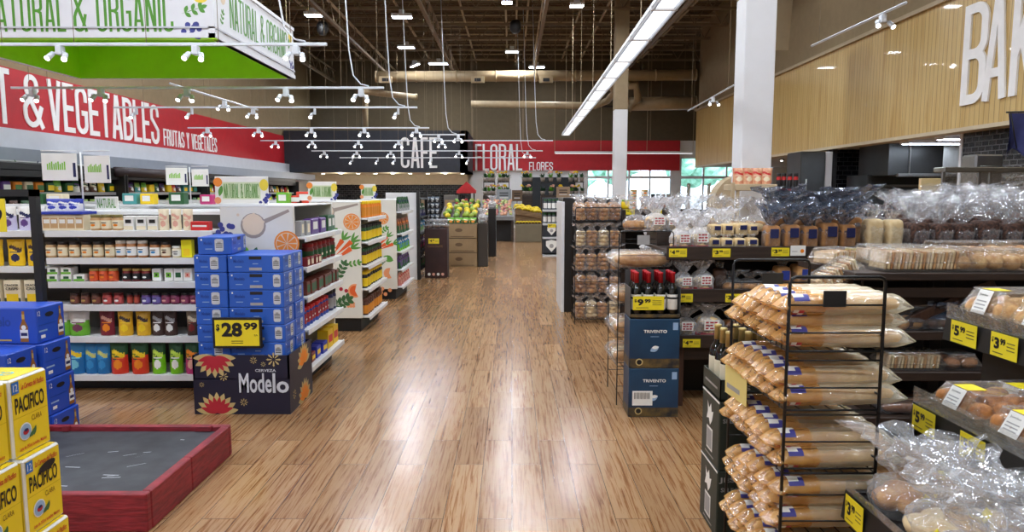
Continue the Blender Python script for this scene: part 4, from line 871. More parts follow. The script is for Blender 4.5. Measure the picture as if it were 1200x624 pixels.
# ------------------------------------------------------------------ wall coolers on the left
def cooler(y0, y1, label):
    t = empty('produce_cooler', (-8.4, (y0+y1)/2, 0), label, 'cooler', 'produce coolers along the left wall'); bkp = mat('cooler_inside', (40,42,44), .5)
    m = MB(); m.cbox(-9.0, -8.9, y0, y1, 0, 2.1, bkp, .01); m.build('back_panel', t); m = MB(); m.cbox(-8.9, -7.75, y0, y1, 0, .55, blk, .02); m.build('base', t)
    m = MB(); m.cbox(-8.9, -8.0, y0, y1, 1.96, 2.1, black, .02); m.build('canopy', t); m = MB(); m.cbox(-8.02, -8.0, y0, y1, 1.86, 1.96, black, .004); m.build('canopy_lip', t)
    for z, e in ((.9, -7.85), (1.25, -7.95), (1.6, -8.1)): m = MB(); m.cbox(-8.9, e, y0, y1, z-.03, z, black, .004); m.cbox(e, e+.01, y0, y1, z-.05, z+.01, gry, .002); m.build('shelf', t)
    for y in (y0, y1): m = MB(); m.cbox(-8.95, -7.9, y-.02, y+.02, 0, 2.0, blk, .01); m.build('end_panel', t)
for i, (a, b) in enumerate(((10.6, 14.4), (14.5, 18.3), (18.4, 22.2), (22.3, 26.1))): cooler(a, b, '%s black produce cooler from the camera along the left wall' % ORD[i])
pal = [dgr, grn, C('salad', (140,170,80)), cream, orn, redc, yel, wht, C('leaf', (70,120,60)), brn, prp, C('teal')]
for i, y in enumerate([10.8+.27*k for k in range(56)]):
    if any(abs(y-c) < .12 for c in (14.45, 18.35, 22.25)): continue
    for z, e, nm in ((1.25, -8.05, 'second'), (1.6, -8.2, 'top')):
        c = q.choice(pal); kk = 'cool%d%d' % (pal.index(c), q.randrange(2))
        place(kk, pouch(.2, .22, .12, c, q.choice(pal), q.choice(pal), wht) if kk[-1] == '0' else carton(.2, .18, .14, c, [(-.4,.4,.2,.7,q.choice(pal))], b=.02), (e, y, z+.003), pi/2, '%s pack from the near end, %s shelf of the %s wall cooler' % (ORD[int((y-(10.6, 14.5, 18.4, 22.3)[min(3, int((y-10.6)/3.9))])/.27)], nm, ORD[min(3, int((y-10.6)/3.9))]), 'produce packs in the wall coolers, %s shelf' % nm)
# patterned valance and dark roller over the coolers
m = MB(); m.box(-8.05, -8.03, 10.2, 13.5, 1.92, 2.12, C('valance', (210,212,214))); fr = FR((-8.03, 0, 0), YP, ZP)
for k in range(70): m.leaf(fr, 10.25+q.random()*3.1, 1.95+q.random()*.14, .07, .012, q.random()*6, q.choice([navy, P_dg, P_li, P_ye]), 1)
m.build('patterned_valance', None, 'white valance with small dark leaves over the first cooler', 'valance')
m = MB(); a = at(157, 213, 11.6); b = at(201, 214, 15.)
m.tube([(-7.98, 14.2, 2.02), (-7.98, 17.2, 2.02)], .1, C('roller', (50,40,44)), 12); m.build('night_blind', None, 'dark rolled blind on the cooler front over the second cooler', 'blind')
# ------------------------------------------------------------------ beer: blue can cases on the navy display base
can = mat('can_silver', (196,200,206), .35, vary=.1); bblue = mat('beer_box_blue', (40,92,190), .4, vary=.03); bblue2 = mat('beer_box_blue_dark', (26,66,150), .4); silver = mat('print_silver', (190,196,206), .3, .4)
def canpic(m, fr, x, y, w, h):
    m.drect(fr, x, x+w, y+h*.06, y+h*.94, can, 1); m.drect(fr, x+w*.12, x+w*.88, y, y+h, can, 2)
    for k in range(3): m.drect(fr, x+w*.12, x+w*.88, y+h*(.3+.14*k), y+h*(.36+.14*k), txtd, 3)
    m.drect(fr, x+w*.3, x+w*.7, y+h*.64, y+h*.78, gry, 3)
def canbox(w, d, h=.124):
    def f():
        m = MB(); m.cbox(-w/2, w/2, -d/2, d/2, 0, h, bblue, .004); o = m.build('beer_case', None, 'case', 'beer case', loc=(0, 0, 0))
        m = MB(); frs = [(FR((0, -d/2, 0), XP, ZP), w), (FR((w/2, 0, 0), YP, ZP), d), (FR((0, d/2, 0), -XP, ZP), w), (FR((-w/2, 0, 0), -YP, ZP), d)]
        for fr, L_ in frs:
            canpic(m, fr, L_/2-.075, .022, .052, h*.72) if L_ > .3 else canpic(m, fr, -.0, .022, .06, h*.72)
            m.text(fr, 'Modelo', -L_/2+.04, h*.55, .075 if L_ > .3 else .06, .026, bblue2, 1, 0, .03); m.drect(fr, -L_/2+.02, -L_/2+.03, h*.8, h*.9, wht, 1)
            m.drect(fr, -L_/2+.05, -L_/2+.1, h*.3, h*.34, lbl, 1)
            if L_ > .3: m.drect(fr, -.045, .045, h*.75, h*.93, txtd, 1); m.drect(fr, -.045, .045, h*.12, h*.28, gry, 1); m.drect(fr, -.02, .02, h*.48, h*.52, lbl, 1)
        m.build('print', o); return o
    return f
bx0, bx1, by0 = -2.275, -1.635, 4.97; zb = .27; hh = .127
for k in range(7):
    z = zb+k*hh; lv = ('lowest', 'second', 'third', 'fourth', 'fifth', 'sixth', 'topmost')[k]; j = lambda: R.uniform(-.004, .004)
    place('case_s', canbox(.394, .232), (bx0+.12+j(), by0+.2, z), -pi/2, 'blue beer case end-on at the left, %s layer of the $28.99 stack' % lv, 'blue can cases of the $28.99 stack')
    place('case_l', canbox(.394, .232), (bx1-.2+j(), by0+.12, z), 0, 'blue beer case showing its long front, %s layer of the $28.99 stack' % lv, 'blue can cases of the $28.99 stack')
    place('case_l', canbox(.394, .232), (bx1-.2+j(), by0+.365, z), 0, 'blue beer case in the rear row, %s layer of the $28.99 stack' % lv, 'blue can cases of the $28.99 stack')
place('case_s', canbox(.394, .232), (bx0+.125, by0+.22, zb+7*hh), -pi/2+.12, 'extra blue beer case sitting on top of the $28.99 stack', 'blue can cases of the $28.99 stack')
nv = mat('display_navy', (28,30,52), .4, vary=.03); gl1 = mat('print_gold', (196,176,120), .4); rd1 = mat('print_red', (180,40,56), .45); sil = mat('print_silver_light', (206,212,222), .35)
t = empty('beer_display', ((bx0+bx1)/2, by0+.25, 0), 'navy cardboard display with red poinsettias and white lettering under the blue beer stack', 'display base')
X0, X1, Y0, Y1 = bx0-.025, bx1+.03, by0-.035, by0+.53; ZT = .435
m = MB(); m.box(X0, X1, Y0, Y1, 0, zb-.004, nv)
for a, b, c, d in ((X0, X1, Y0, Y0+.012), (X0, X1, Y1-.012, Y1), (X0, X0+.012, Y0, Y1), (X1-.012, X1, Y0, Y1)): m.box(a, b, c, d, zb-.01, ZT, nv)
m.build('cardboard_sleeve', t)
def star(m, fr, x, y, r, n, c1, c2, ph=0., k=1):
    for i in range(n):
        a = ph+2*pi*i/n; m.leaf(fr, x, y, r, r*.2, a, c1, k)
    for i in range(n):
        a = ph+2*pi*(i+.5)/n; m.leaf(fr, x, y, r*.78, r*.13, a, c2, k+1)
    for i in range(n): a = ph+2*pi*i/n; m.leaf(fr, x, y, r*.62, r*.1, a, rd1 if c2 is rd1 else c1, k+2)
def flake(m, fr, x, y, r, c, k=1):
    for i in range(8): a = pi*i/4; m.leaf(fr, x+r*.2*cos(a), y+r*.2*sin(a), r*.8, r*.09, a, c, k); m.disc(fr, x+r*.75*cos(a), y+r*.75*sin(a), r*.14, c, k+1, 6)
m = MB(); fr = FR((0, Y0, 0), XP, ZP); wd = X1-X0
def half(m, fr, x, y, r, n, c1, c2, lo, hi):
    for i in range(n):
        a = lo+(hi-lo)*i/(n-1); m.leaf(fr, x, y, r, r*.16, a, c1, 1)
        if i < n-1: m.leaf(fr, x, y, r*.8, r*.11, a+(hi-lo)/(n-1)/2, c2, 2)
        m.leaf(fr, x, y, r*.55, r*.07, a, c2, 3)
half(m, fr, X0+.16, .425, .155, 9, gl1, rd1, pi*1.02, pi*1.98); half(m, fr, X0+.165, .01, .155, 9, gl1, rd1, .05*pi, .95*pi)
for x, y, r in ((.22, .28, .035), (.36, .09, .03), (.44, .4, .028), (.06, .22, .02), (.51, .37, .02), (.2, .13, .012)): flake(m, fr, X0+x, y, r, gl1)
flake(m, fr, X1-.11, .405, .055, gl1)
m.text(fr, 'Mode', X0+.33, .16, .235, .145, sil, 3, 0, .02); m.text(fr, 'l', X0+.573, .16, .02, .145, sil, 3, 0, .03)
m.text(fr, 'CERVEZA', X0+.45, .315, .15, .02, sil, 3, 0, .02); m.text(fr, 'o', X0+.6, .16, X1-X0-.605, .085, sil, 3, 0, .025)
fr = FR((X1, 0, 0), YP, ZP); half(m, fr, Y0+.35, .3, .16, 9, gl1, orn, .2, 3.2); half(m, fr, Y0+.35, .02, .16, 9, gl1, orn, .1, 3.1); flake(m, fr, Y0+.1, .12, .04, gl1); pass
m.build('print', t)
yt = mat('price_yellow', (238,218,40), .5, vary=.02)
def bigprice(x0, x1, y, z0, z1, dollars, cents, label, ea='EA'):
    t = MB(); t.cbox(x0, x1, y-.016, y, z0, z1, black, .004); o = t.build('price_sign', None, label, 'price sign')
    m = MB(); fr = FR((0, y-.016, 0), XP, ZP); w = x1-x0; h = z1-z0; m.drect(fr, x0+w*.05, x1-w*.05, z0+h*.08, z1-h*.08, yt, 1)
    m.text(fr, '$', x0+w*.08, z0+h*.55, w*.07, h*.24, txtd, 3, 0, .03); m.text(fr, dollars, x0+w*.19, z0+h*.38, w*.42, h*.46, txtd, 3, 0, .045); m.text(fr, cents, x0+w*.64, z0+h*.6, w*.28, h*.24, txtd, 3, 0, .045)
    m.text(fr, ea, x1-w*.15, z0+h*.4, w*.07, h*.06, txtd, 3); 
    for k in range(2): m.drect(fr, x0+w*.38, x0+w*.62, z0+h*(.16+.07*k), z0+h*(.18+.07*k), txtd, 2)
    m.build('print', o); return o
a = at(251, 408, Y0); b = at(307, 372, Y0); bigprice(a.x, b.x, Y0-.002, a.z, b.z, '28', '99', 'black framed yellow $28.99 price sign on the blue beer stack')
# ------------------------------------------------------------------ blue bottle cases, back left
def bottlepic(m, fr, x, y, h):
    gm = C('beer_glass', (150,96,30)); w = h*.26
    m.dec(fr, [(x-w/2, y), (x+w/2, y), (x+w/2, y+h*.5), (x+w*.17, y+h*.7), (x+w*.17, y+h), (x-w*.17, y+h), (x-w*.17, y+h*.7), (x-w/2, y+h*.5)], gm, 1)
    m.drect(fr, x-w*.5, x+w*.5, y+h*.12, y+h*.4, wht, 2); m.drect(fr, x-w*.4, x+w*.4, y+h*.2, y+h*.3, navy, 3); m.drect(fr, x-w*.17, x+w*.17, y+h*.74, y+h*.9, gld, 2); m.disc(fr, x, y+h*.47, w*.3, wht, 3, 10)
def bottlebox():
    w, d, h = .42, .26, .225; m = MB(); m.cbox(-w/2, w/2, -d/2, d/2, 0, h, mat('bottle_case_blue', (36,78,186), .4, vary=.03), .006); o = m.build('beer_case', None, 'case', 'beer case', loc=(0, 0, 0))
    m = MB(); fr = FR((0, -d/2, 0), XP, ZP); bottlepic(m, fr, .13, .015, .19); m.text(fr, 'Modelo', -.15, .11, .2, .06, bblue2, 1, 0, .03); m.drect(fr, -.2, -.18, .19, .21, wht, 1); m.drect(fr, -.19, .05, .02, .03, gld, 1)
    fr = FR((w/2, 0, 0), YP, ZP); bottlepic(m, fr, .085, .015, .19); m.disc(fr, -.015, .17, .04, txtd, 1, 16, sy=.38); m.drect(fr, -.115, -.04, .07, .08, lbl, 1); m.drect(fr, -.1, -.06, .03, .05, wht, 1); m.text(fr, '12', -.12, .17, .025, .03, wht, 1)
    m.drect(fr, -.12, .04, .11, .114, bblue2, 1); m.build('print', o); return o
for k in range(4):
    lv = ('bottom', 'second', 'third', 'topmost')[k]; dx = (.055, .04, .03, 0)[k]
    place('bcase', bottlebox, (-3.1+dx, 4.33, .226*k), R.uniform(-.02, .02), 'blue bottle beer case, %s in the stack behind the yellow cases' % lv, 'blue bottle cases behind the yellow cases')
for k in range(3):
    lv = ('bottom', 'second', 'upper')[k]
    place('bcase', bottlebox, (-3.12+.02, 4.05, .226*k), 0, 'blue bottle beer case, %s in the lower stack hidden by yellow cases' % lv, 'blue bottle cases behind the yellow cases')
for k in range(3):
    place('bcase', bottlebox, (-3.56, 4.2, .226*k), 0, 'blue bottle beer case, %s, in the row at the picture edge' % ('bottom', 'second', 'upper')[k], 'blue bottle cases behind the yellow cases')
# black sign frame standing on the cases
t = empty('sign_stand', (-3.0, 4.2, .904), 'tall black sign stand with a yellow price card on the blue cases', 'sign stand'); m = MB(); w = .022
pa = at(37, 221, 4.45); xr = pa.x; zt = CAMZ+.02
m.box(xr-w, xr+w, 4.47-w, 4.47+w, 0, zt, black); m.box(xr-.9, xr+w, 4.47-w, 4.47+w, zt-2*w, zt, black); m.box(xr-.9-w, xr-.9+w, 4.47-w, 4.47+w, 0, zt, black); m.box(xr-.95, xr+.02, 4.46, 4.6, 0, .02, black); m.build('frame', t)
m = MB(); b = at(6, 233, 4.46); c = at(6, 272, 4.46); m.cbox(b.x-.36, b.x, 4.452, 4.46, c.z, b.z, yt, .002); fr = FR((0, 4.452, 0), XP, ZP); m.text(fr, '$17.99', b.x-.33, c.z+.05, .31, .1, txtd, 1, 0, .04); m.bar((b.x-.18, 4.456, b.z), (b.x-.18, 4.456, zt-.02), .004, black, 4); m.build('price_card', t)
# ------------------------------------------------------------------ yellow cases
pyl = mat('beer_case_yellow', (236,206,34), .42, vary=.03); pwh = mat('case_white_edge', (232,232,228), .5); pbl = mat('case_badge_blue', (40,110,190), .45); prd = mat('case_red_ink', (196,48,40), .5)
def ybox(hole):
    def f():
        d, w, h = .185, .3, .27; m = MB(); m.cbox(-w/2, w/2, -d/2, d/2, 0, h, pwh, .006); o = m.build('beer_case', None, 'case', 'beer case', loc=(0, 0, 0))
        m = MB(); fr = FR((w/2, 0, 0), YP, ZP); e = d/2-.006
        m.drect(fr, -e, e, .008, h-.008, pyl, 1); m.drect(fr, -e, e, h*.5, h*.505, mat('yellow_fold', (190,160,20), .5), 2)
        m.text(fr, 'PACIFICO', -e+.012, h*.555, 2*e-.03, .055, txtd, 3, 0, .02); m.text(fr, 'La Cerveza del Pacifico', -e+.045, h*.84, 2*e-.06, .02, prd, 3, 0, .02, skew=.1)
        m.text(fr, 'CLARA', .0, h*.4, .05, .018, mat('case_brown_ink', (120,80,30), .5), 3); m.text(fr, 'Lata de 355ml botellas, Mexico', -e+.02, h*.07, 2*e-.04, .014, prd, 3, 0, .02)
        m.drect(fr, -e, -e+.034, h-.05, h-.01, pbl, 3); m.text(fr, '12', -e+.007, h-.042, .02, .024, wht, 4)
        m.disc(fr, -.035, h*.3, .03, wht, 3); m.disc(fr, -.035, h*.3, .026, lbl, 4); m.disc(fr, -.035, h*.295, .014, rd1, 5, sy=.7); m.disc(fr, -.035, h*.32, .01, navy, 6, sy=.5)
        for k in range(3): m.leaf(fr, -.02+.012*k, h*.2, .035, .007, .6+.3*k, P_dg, 3)
        if hole: m.disc(fr, .015, h*.79, .044, txtd, 5, 20, sy=.36, rot=.12)
        fr = FR((0, -d/2, 0), XP, ZP); m.drect(fr, -w/2+.008, w/2-.008, .008, h-.008, pyl, 1); m.text(fr, 'PACIFICO', -.12, h*.55, .24, .05, txtd, 3, 0, .02)
        fr = FR((0, 0, h), XP, YP); m.drect(fr, -w/2+.008, w/2-.008, -d/2+.008, d/2-.008, pyl, 1); m.text(fr, 'PACIFICO', -.1, -.03, .2, .05, C('pale_cyan', (120,190,200)), 3, 0, .02)
        m.build('print', o); return o
    return f
YX = at(52, 430, 2.42).x; ztop = at(52, 431, 2.42).z; hb = .2715
for k in range(4):
    z = ztop-hb*(k+1); dx = (0, .028, .045, .05)[k]; lv = ('topmost', 'second', 'third', 'bottom')[k]
    if z < -.05: break
    for j, (yy, nm) in enumerate(((2.335, 'far'), (2.145, 'middle'), (1.955, 'near'))):
        place('ybox1' if k == 1 and j == 0 else 'ybox0', ybox(k == 1 and j == 0), (YX-.15+dx-(.01 if j else 0), yy, max(z, 0)), 0, 'yellow beer case, %s from the top of the %s column' % (lv, nm) if k else 'yellow beer case, topmost of the %s column' % nm, 'yellow beer cases in the near stack')

# ------------------------------------------------------------------ red platform
rw = mat('red_stained_wood', (150,40,52), .5, vary=.25, scale=5, stretch=(2, 2, 14), bump=.3, rgb2=(112,26,38)); btop = mat('worn_black_board', (62,64,70), .55, vary=.3, scale=7, rgb2=(42,44,50), bump=.2); scr = mat('scratch_white', (200,205,210), .6)
px0, px1, py0, py1 = -2.84, -1.72, 3.16, 4.16; pz = .19
t = empty('display_platform', ((px0+px1)/2, (py0+py1)/2, 0), 'empty low red wooden platform with a scuffed black top', 'platform')
for nm, (a, b, c, d) in (('front', (px0, px1, py0, py0+.04)), ('back', (px0, px1, py1-.04, py1)), ('left', (px0, px0+.04, py0+.04, py1-.04))):
    m = MB(); m.cbox(a, b, c, d, 0, pz, rw, .006); m.build('side_board', t)
for c, d in ((py0+.041, py0+.46), (py0+.464, py1-.041)): m = MB(); m.cbox(px1-.045, px1+.002, c, d, 0, pz, rw, .006); m.build('side_board', t)
m = MB(); m.cbox(px0+.04, px1-.05, py0+.045, py1-.045, .08, pz-.03, btop, .003); fr = FR((0, 0, pz-.03), XP, YP)
for k in range(16):
    x, y, a = px0+.12+q.random()*.85, py0+.1+q.random()*.8, q.random()*1.2-.2; L_ = .02+q.random()*.07
    m.dec(fr, [(x, y), (x+L_*cos(a), y+L_*sin(a)), (x+L_*cos(a)+.004, y+L_*sin(a)+.006), (x+.003, y+.006)], scr, 1)
m.build('deck_board', t)
m = MB(); m.cbox(px0+.12, px0+.16, py1-.06, py1-.03, pz-.03, pz+.006, rw); m.cbox(px1-.2, px1-.1, py1-.058, py1-.03, pz-.03, pz+.004, rw); m.build('cleat', t)
# ================================================================== RIGHT SIDE: bread
def bread(n, a, b, sc=14.): return mat('crust_'+n, a, .65, rgb2=b, scale=sc, bump=.25)
crust = bread('golden', (206,158,98), (168,112,60)); pale = bread('pale', (232,212,170), (210,180,128)); brownb = bread('brown', (150,98,54), (112,66,36)); rye = bread('rye', (96,62,42), (60,38,28)); cocoa = mat('nut_cocoa', (92,60,44), .7, rgb2=(44,28,24), scale=60, bump=.8)
cookie = bread('cookie', (214,176,120), (180,130,80), 30); wafer = bread('wafer', (226,204,168), (196,166,124), 60); muffin = bread('muffin', (196,130,66), (120,70,36), 18)
clear = film('clear_film', (225,230,236), .1, .5, .14, .4); cleard = film('clear_film_crinkled', (228,232,240), .1, .6, .12, .5); cleari = film('clear_film_island', (230,234,240), .16, .6, .1, .5); smoke = film('smoky_film', (92,104,126), .56, .4, .14, .75); milky = film('milky_film', (232,234,240), .34, .5, .18, .75)
shell = film('clear_plastic_lid', (225,228,226), .1, .4, .06, .2); shelld = film('dark_plastic_tray', (30,26,24), .55, .4, .1, .7)
def crumple(m, mt, rx, ry, bh, tuft, seed, neck=.3, flare=.75, nu=30, nv=22, lean=(0, 0), c=(0, 0, 0), body_amp=.1):
    """a clear bag closed round its contents, gathered at a neck and ending in a loose tuft"""
    H_ = bh+tuft; tn = bh/H_
    def fn(u, v):
        a = 2*pi*u; ca, sa = cos(a), sin(a); z = v*H_
        if v < tn: q = v/tn; r = (1-.12*(1-q)**3)*(1-(1-neck)*max(0, (q-.62)/.38)**1.6); amp = body_amp*(.4+q)
        else: q = (v-tn)/(1-tn); r = neck+(flare-neck)*q**.8; amp = .28+.5*q
        e = .7; sx = math.copysign(abs(ca)**e, ca); sy = math.copysign(abs(sa)**e, sa)
        n1 = noise.noise(V(ca*2.2, sa*2.2, v*3.4+seed*7.7)); n2 = noise.noise(V(ca*5.5+seed, sa*5.5, v*7))
        n3 = noise.noise(V(ca*12+seed, sa*12, v*17)); r *= 1+amp*(n1*1.5+n2*.9+n3*.45); z += (.16*tuft*n1+.2*tuft*noise.noise(V(ca*3, sa*3, seed*2.1)))*(v > tn)*((v-tn)/(1-tn))
        o = max(0, v-tn*.8)
        return (c[0]+sx*rx*r+lean[0]*o*H_, c[1]+sy*ry*r+lean[1]*o*H_, c[2]+max(z, .001))
    m.grid(fn, nu, nv, (lambda u, v: clear if v < tn*.66 else smoke) if mt is smoke else mt, smooth=False)
def upright_loaf(rx, ry, h, bm, fm, tuft, labelm=None, seed=0, clip_=None, flare=.8):
    def f():
        t = empty('bagged_loaf', (0, 0, 0), 'loaf', 'bread'); m = MB(); m.blob((0, 0, h/2), (rx*.9, ry*.88, h*.5), bm, .07, 9, seed, 18, 14, p=.38); m.build('loaf', t)
        m = MB(); crumple(m, fm, rx, ry, h*1.02, tuft, seed, flare=flare); m.build('plastic_bag', t)
        if labelm: m = MB(); m.cbox(-rx*.5, rx*.5, -ry*1.12, -ry*1.08, h*.48, h*.86, labelm, .002); m.build('label', t)
        if clip_: m = MB(); m.cbox(-.014, .014, -ry*.38, -ry*.32, h*1.0, h*1.06, clip_, .002); m.build('bag_clip', t)
        return t
    return f
def roll_bag(rx, ry, h, bm, fm, tuft, n=5, seed=0, base=None, printm=None, flare=.9, clip_=None):
    def f():
        q = random.Random(seed+5); t = empty('bagged_rolls', (0, 0, 0), 'rolls', 'bread')
        r = min(rx, ry)*.5
        k = 0
        for lay in range(max(1, int(h/(r*1.5)))):
            for i in range(n):
                a = 2*pi*i/n+lay*.5; x = (rx-r*.95)*cos(a)*.9; y = (ry-r*.95)*sin(a)*.9
                m = MB(); m.blob((x, y, r*.75+lay*r*1.35), (r*q.uniform(.9, 1.2), r*q.uniform(.9, 1.15), r*q.uniform(.65, .85)), bm, .3, 11, seed+k, 12, 8); m.build('bread_roll', t); k += 1
        m = MB(); crumple(m, fm, rx, ry, h, tuft, seed, flare=flare, body_amp=.14); bag = m.build('plastic_bag', t)
        if clip_: m = MB(); m.T = Matrix.Translation((.02, -ry*.95, h*.75)) @ Matrix.Rotation(.5, 4, 'X'); m.cbox(-.022, .022, -.004, 0, -.02, .02, clip_, .001); m.build('price_sticker', t)
        if base: m = MB(); m.lathe([(1, .002), (1.03, .01), (1.02, h*.2)], base, n=20, sx=rx*1.02, sy=ry*1.02); m.build('printed_band', t)
        if printm:
            m = MB(); fr = FR((0, -ry*1.1, 0), XP, ZP); m.drect(fr, -rx*.55, rx*.5, h*.35, h*.8, wht, 1)
            for j in range(3):
                for l in range(3): m.drect(fr, -rx*.45+rx*.3*l, -rx*.25+rx*.3*l+rx*.06*((j+l) % 2), h*(.4+.13*j), h*(.47+.13*j), printm, 2)
            m.build('label', t)
        return t
    return f
def clamshell(w, d, h, content, tray=None, labelled=False, name='clamshell_pack', seed=0):
    def f():
        t = empty(name, (0, 0, 0), 'pack', 'bakery pack'); q = random.Random(seed)
        kind, cm = content
        if kind == 'wafer':
            n = int(w/.021); m = MB()
            for i in range(n):
                x = -w/2+.03+(w-.06)*i/(n-1); m.T = Matrix.Translation((x, 0, h*.44)) @ Matrix.Rotation(.12+q.uniform(-.05, .05), 4, 'Y'); m.lathe([(h*.36, -.004), (h*.4, 0), (h*.36, .004)], cm, n=12) if False else m.cbox(-.0065, .0065, -d*.36, d*.36, -h*.36, h*(.36+.04*(i % 2))+q.uniform(-.006, .006), (cm, pale, crust)[(i*7) % 3], .003)
            m.build('biscuit_row', t, kind='stuff')
        elif kind == 'slice':
            n = int(w/.05)
            for i in range(n):
                for j in range(2): x = -w/2+.04+(w-.08)*i/(n-1); m = MB(); m.blob((x, -d*.18+d*.36*j, h*.4), (.024, d*.2, h*.36), cm, .12, 20, seed+i, 12, 8, p=.6); m.build('cake_slice', t)
        elif kind == 'round':
            nx = max(2, int(w/.085)); ny = max(2, int(d/.085))
            for i in range(nx):
                for j in range(ny):
                    m = MB(); x = -w/2+w*(i+.5)/nx; y = -d/2+d*(j+.5)/ny; m.blob((x, y, h*.42), (w/nx*.47, d/ny*.47, h*.36), cm, .18, 16, seed+i*5+j, 14, 9, p=.85); m.build('muffin' if cm is muffin else 'cookie', t)
        m = MB(); i_ = .012; tr_ = tray or shell
        m.add([(-w/2+i_, -d/2+i_, .002), (w/2-i_, -d/2+i_, .002), (w/2-i_, d/2-i_, .002), (-w/2+i_, d/2-i_, .002), (-w/2, -d/2, h*.38), (w/2, -d/2, h*.38), (w/2, d/2, h*.38), (-w/2, d/2, h*.38)],
              [(0,3,2,1),(0,1,5,4),(1,2,6,5),(2,3,7,6),(3,0,4,7)], tr_)
        m.tube([(-w/2, -d/2, h*.38), (w/2, -d/2, h*.38), (w/2, d/2, h*.38), (-w/2, d/2, h*.38)], .003, shell, 4, True); m.build('tray', t)
        m = MB(); e = min(w, d)*.14; nr = int(w/.014); pts = []
        m.add([(-w/2, -d/2, h*.39), (w/2, -d/2, h*.39), (w/2, d/2, h*.39), (-w/2, d/2, h*.39), (-w/2+e, -d/2+e, h), (w/2-e, -d/2+e, h), (w/2-e, d/2-e, h), (-w/2+e, d/2-e, h)],
              [(4,5,6,7),(0,1,5,4),(1,2,6,5),(2,3,7,6),(3,0,4,7)], shell)
        for k in range(nr):
            x = -w/2+e+(w-2*e)*(k+.5)/nr; m.bar((x, -d/2+e*.5, h*.72), (x, -d/2+e, h+.001), .0022, shell, 4); m.bar((x, d/2-e*.5, h*.72), (x, d/2-e, h+.001), .0022, shell, 4)
        m.tube([(-w/2+e, -d/2+e, h), (w/2-e, -d/2+e, h), (w/2-e, d/2-e, h), (-w/2+e, d/2-e, h)], .003, cleard, 4, True); m.build('lid', t)
        if labelled:
            m = MB(); x0 = -w*.18; x1 = x0+.085
            m.add([(x0, -d/2+e-.003, h+.003), (x1, -d/2+e-.003, h+.003), (x1, -d/2+e+.07, h+.003), (x0, -d/2+e+.07, h+.003)], [(0,1,2,3)], yt)
            fr = FR((0, -d/2-.004, h*.39), XP, V(0, e, h*.61).normalized()); L_ = sqrt(e*e+(h*.61)**2)
            m.drect(fr, x0, x1, 0, L_, wht, 2); m.text(fr, 'Jumbo', x0+.012, L_*.72, .05, L_*.12, txtd, 3)
            for k in range(3): m.drect(fr, x0+.01, x1-.015, L_*(.2+.15*k), L_*(.25+.15*k), gry, 3)
            m.build('label', t)
        return t
    return f
def price_tag(o, u, w, h, s, label, big=True):
    """o: lower left corner; u: reading direction"""
    o = Vector(o); u = Vector(u).normalized(); n = u.cross(ZP).normalized(); fr = (o, u, ZP.copy()); m = MB()
    c = [o, o+u*w, o+u*w+ZP*h, o+ZP*h]; m.add(c+[p-n*.002 for p in c], [(0,1,2,3),(7,6,5,4),(0,4,5,1),(1,5,6,2),(2,6,7,3),(3,7,4,0)], yt)
    d, ce = s.split('.'); m.text(fr, '$', w*.05, h*.55, w*.07, h*.25, txtd, 1, 0, .03); m.text(fr, d, w*.14, h*.32, w*.2, h*.48, txtd, 1, 0, .05); m.text(fr, ce, w*.37, h*.52, w*.2, h*.28, txtd, 1, 0, .05)
    for k in range(3): m.drect(fr, w*.62, w*.92, h*(.36+.15*k), h*(.40+.15*k), mat('small_print', (110,100,50), .6), 1)
    m.drect(fr, w*.1, w*.5, h*.14, h*.18, mat('small_print', (110,100,50), .6), 1)
    return m.build('price_tag', None, label, 'price tag', 'yellow price tags')
slat = mat('dark_walnut', (58,44,36), .5, rgb2=(38,28,24), scale=3, stretch=(1, 10, 10), bump=.1); legw = mat('leg_walnut', (86,58,44), .5, rgb2=(60,38,30), scale=4, stretch=(8, 8, 1)); blkl = mat('black_laminate', (26,24,24), .45)
MY = 5.1
# ---------------- main bread table
tx0, tx1 = at(783, 300, MY).x, 4.9; Z1, Z2, Z3 = at(800, 289, MY).z, at(800, 339, MY).z, at(800, 393, MY).z
t = empty('bread_table', ((tx0+tx1)/2, MY+.5, 0), 'long dark walnut bread table with three stepped shelves', 'display table')
for nm, z, dep, yb in (('upper', Z1, .95, MY), ('middle', Z2, .6, MY), ('lower', Z3, .6, MY)):
    m = MB(); m.cbox(tx0, tx1, yb+.02, yb+dep, z-.06, z-.03, slat, .004); s_ = m.build('shelf', t); m = MB(); m.cbox(tx0-.01, tx1, yb, yb+.02, z-.1, z, slat, .004); m.build('front_board', s_)
m = MB(); m.cbox(tx0, tx1, MY+.6, MY+.64, .25, Z1-.06, blkl, .004); m.build('back_panel', t)
m = MB(); m.cbox(tx0, tx1, MY+.05, MY+.08, Z3-.2, Z3-.1, slat, .004); m.build('apron', t)
for x in (at(793, 400, MY).x, 2.6, 4.7):
    for y in (MY+.03, MY+.86): m = MB(); m.cbox(x, x+.065, y, y+.065, .0, Z3-.1 if y < MY+.5 else Z1-.06, legw, .005); m.build('leg', t)
m = MB(); m.cbox(tx0+.1, tx1, MY+.45, MY+.5, 0, .35, blkl, .004); m.build('stretcher', t)
m = MB(); m.cbox(tx0+.02, tx1, MY+.5, MY+.95, Z1-.03, Z1+.08, slat, .004); m.build('rear_step', t)
def xs(px, Y, Z): return (px-600)*(Y*cos(PITCH)-(Z-CAMZ)*sin(PITCH))/F_PX
def brow(key, mk, pxs, Y, Z, desc, where, group, rz=0., jr=.15, sc=1.):
    n = len(pxs)
    for i, px in enumerate(pxs):
        place(key, mk, (xs(px, Y, Z), Y+R.uniform(-.01, .01), Z+.002), rz+R.uniform(-jr, jr), '%s %s %s' % (nth(i, n), desc, where), group, sc*R.uniform(.93, 1.07))
ZT = Z1-.03; ZB = Z1+.08
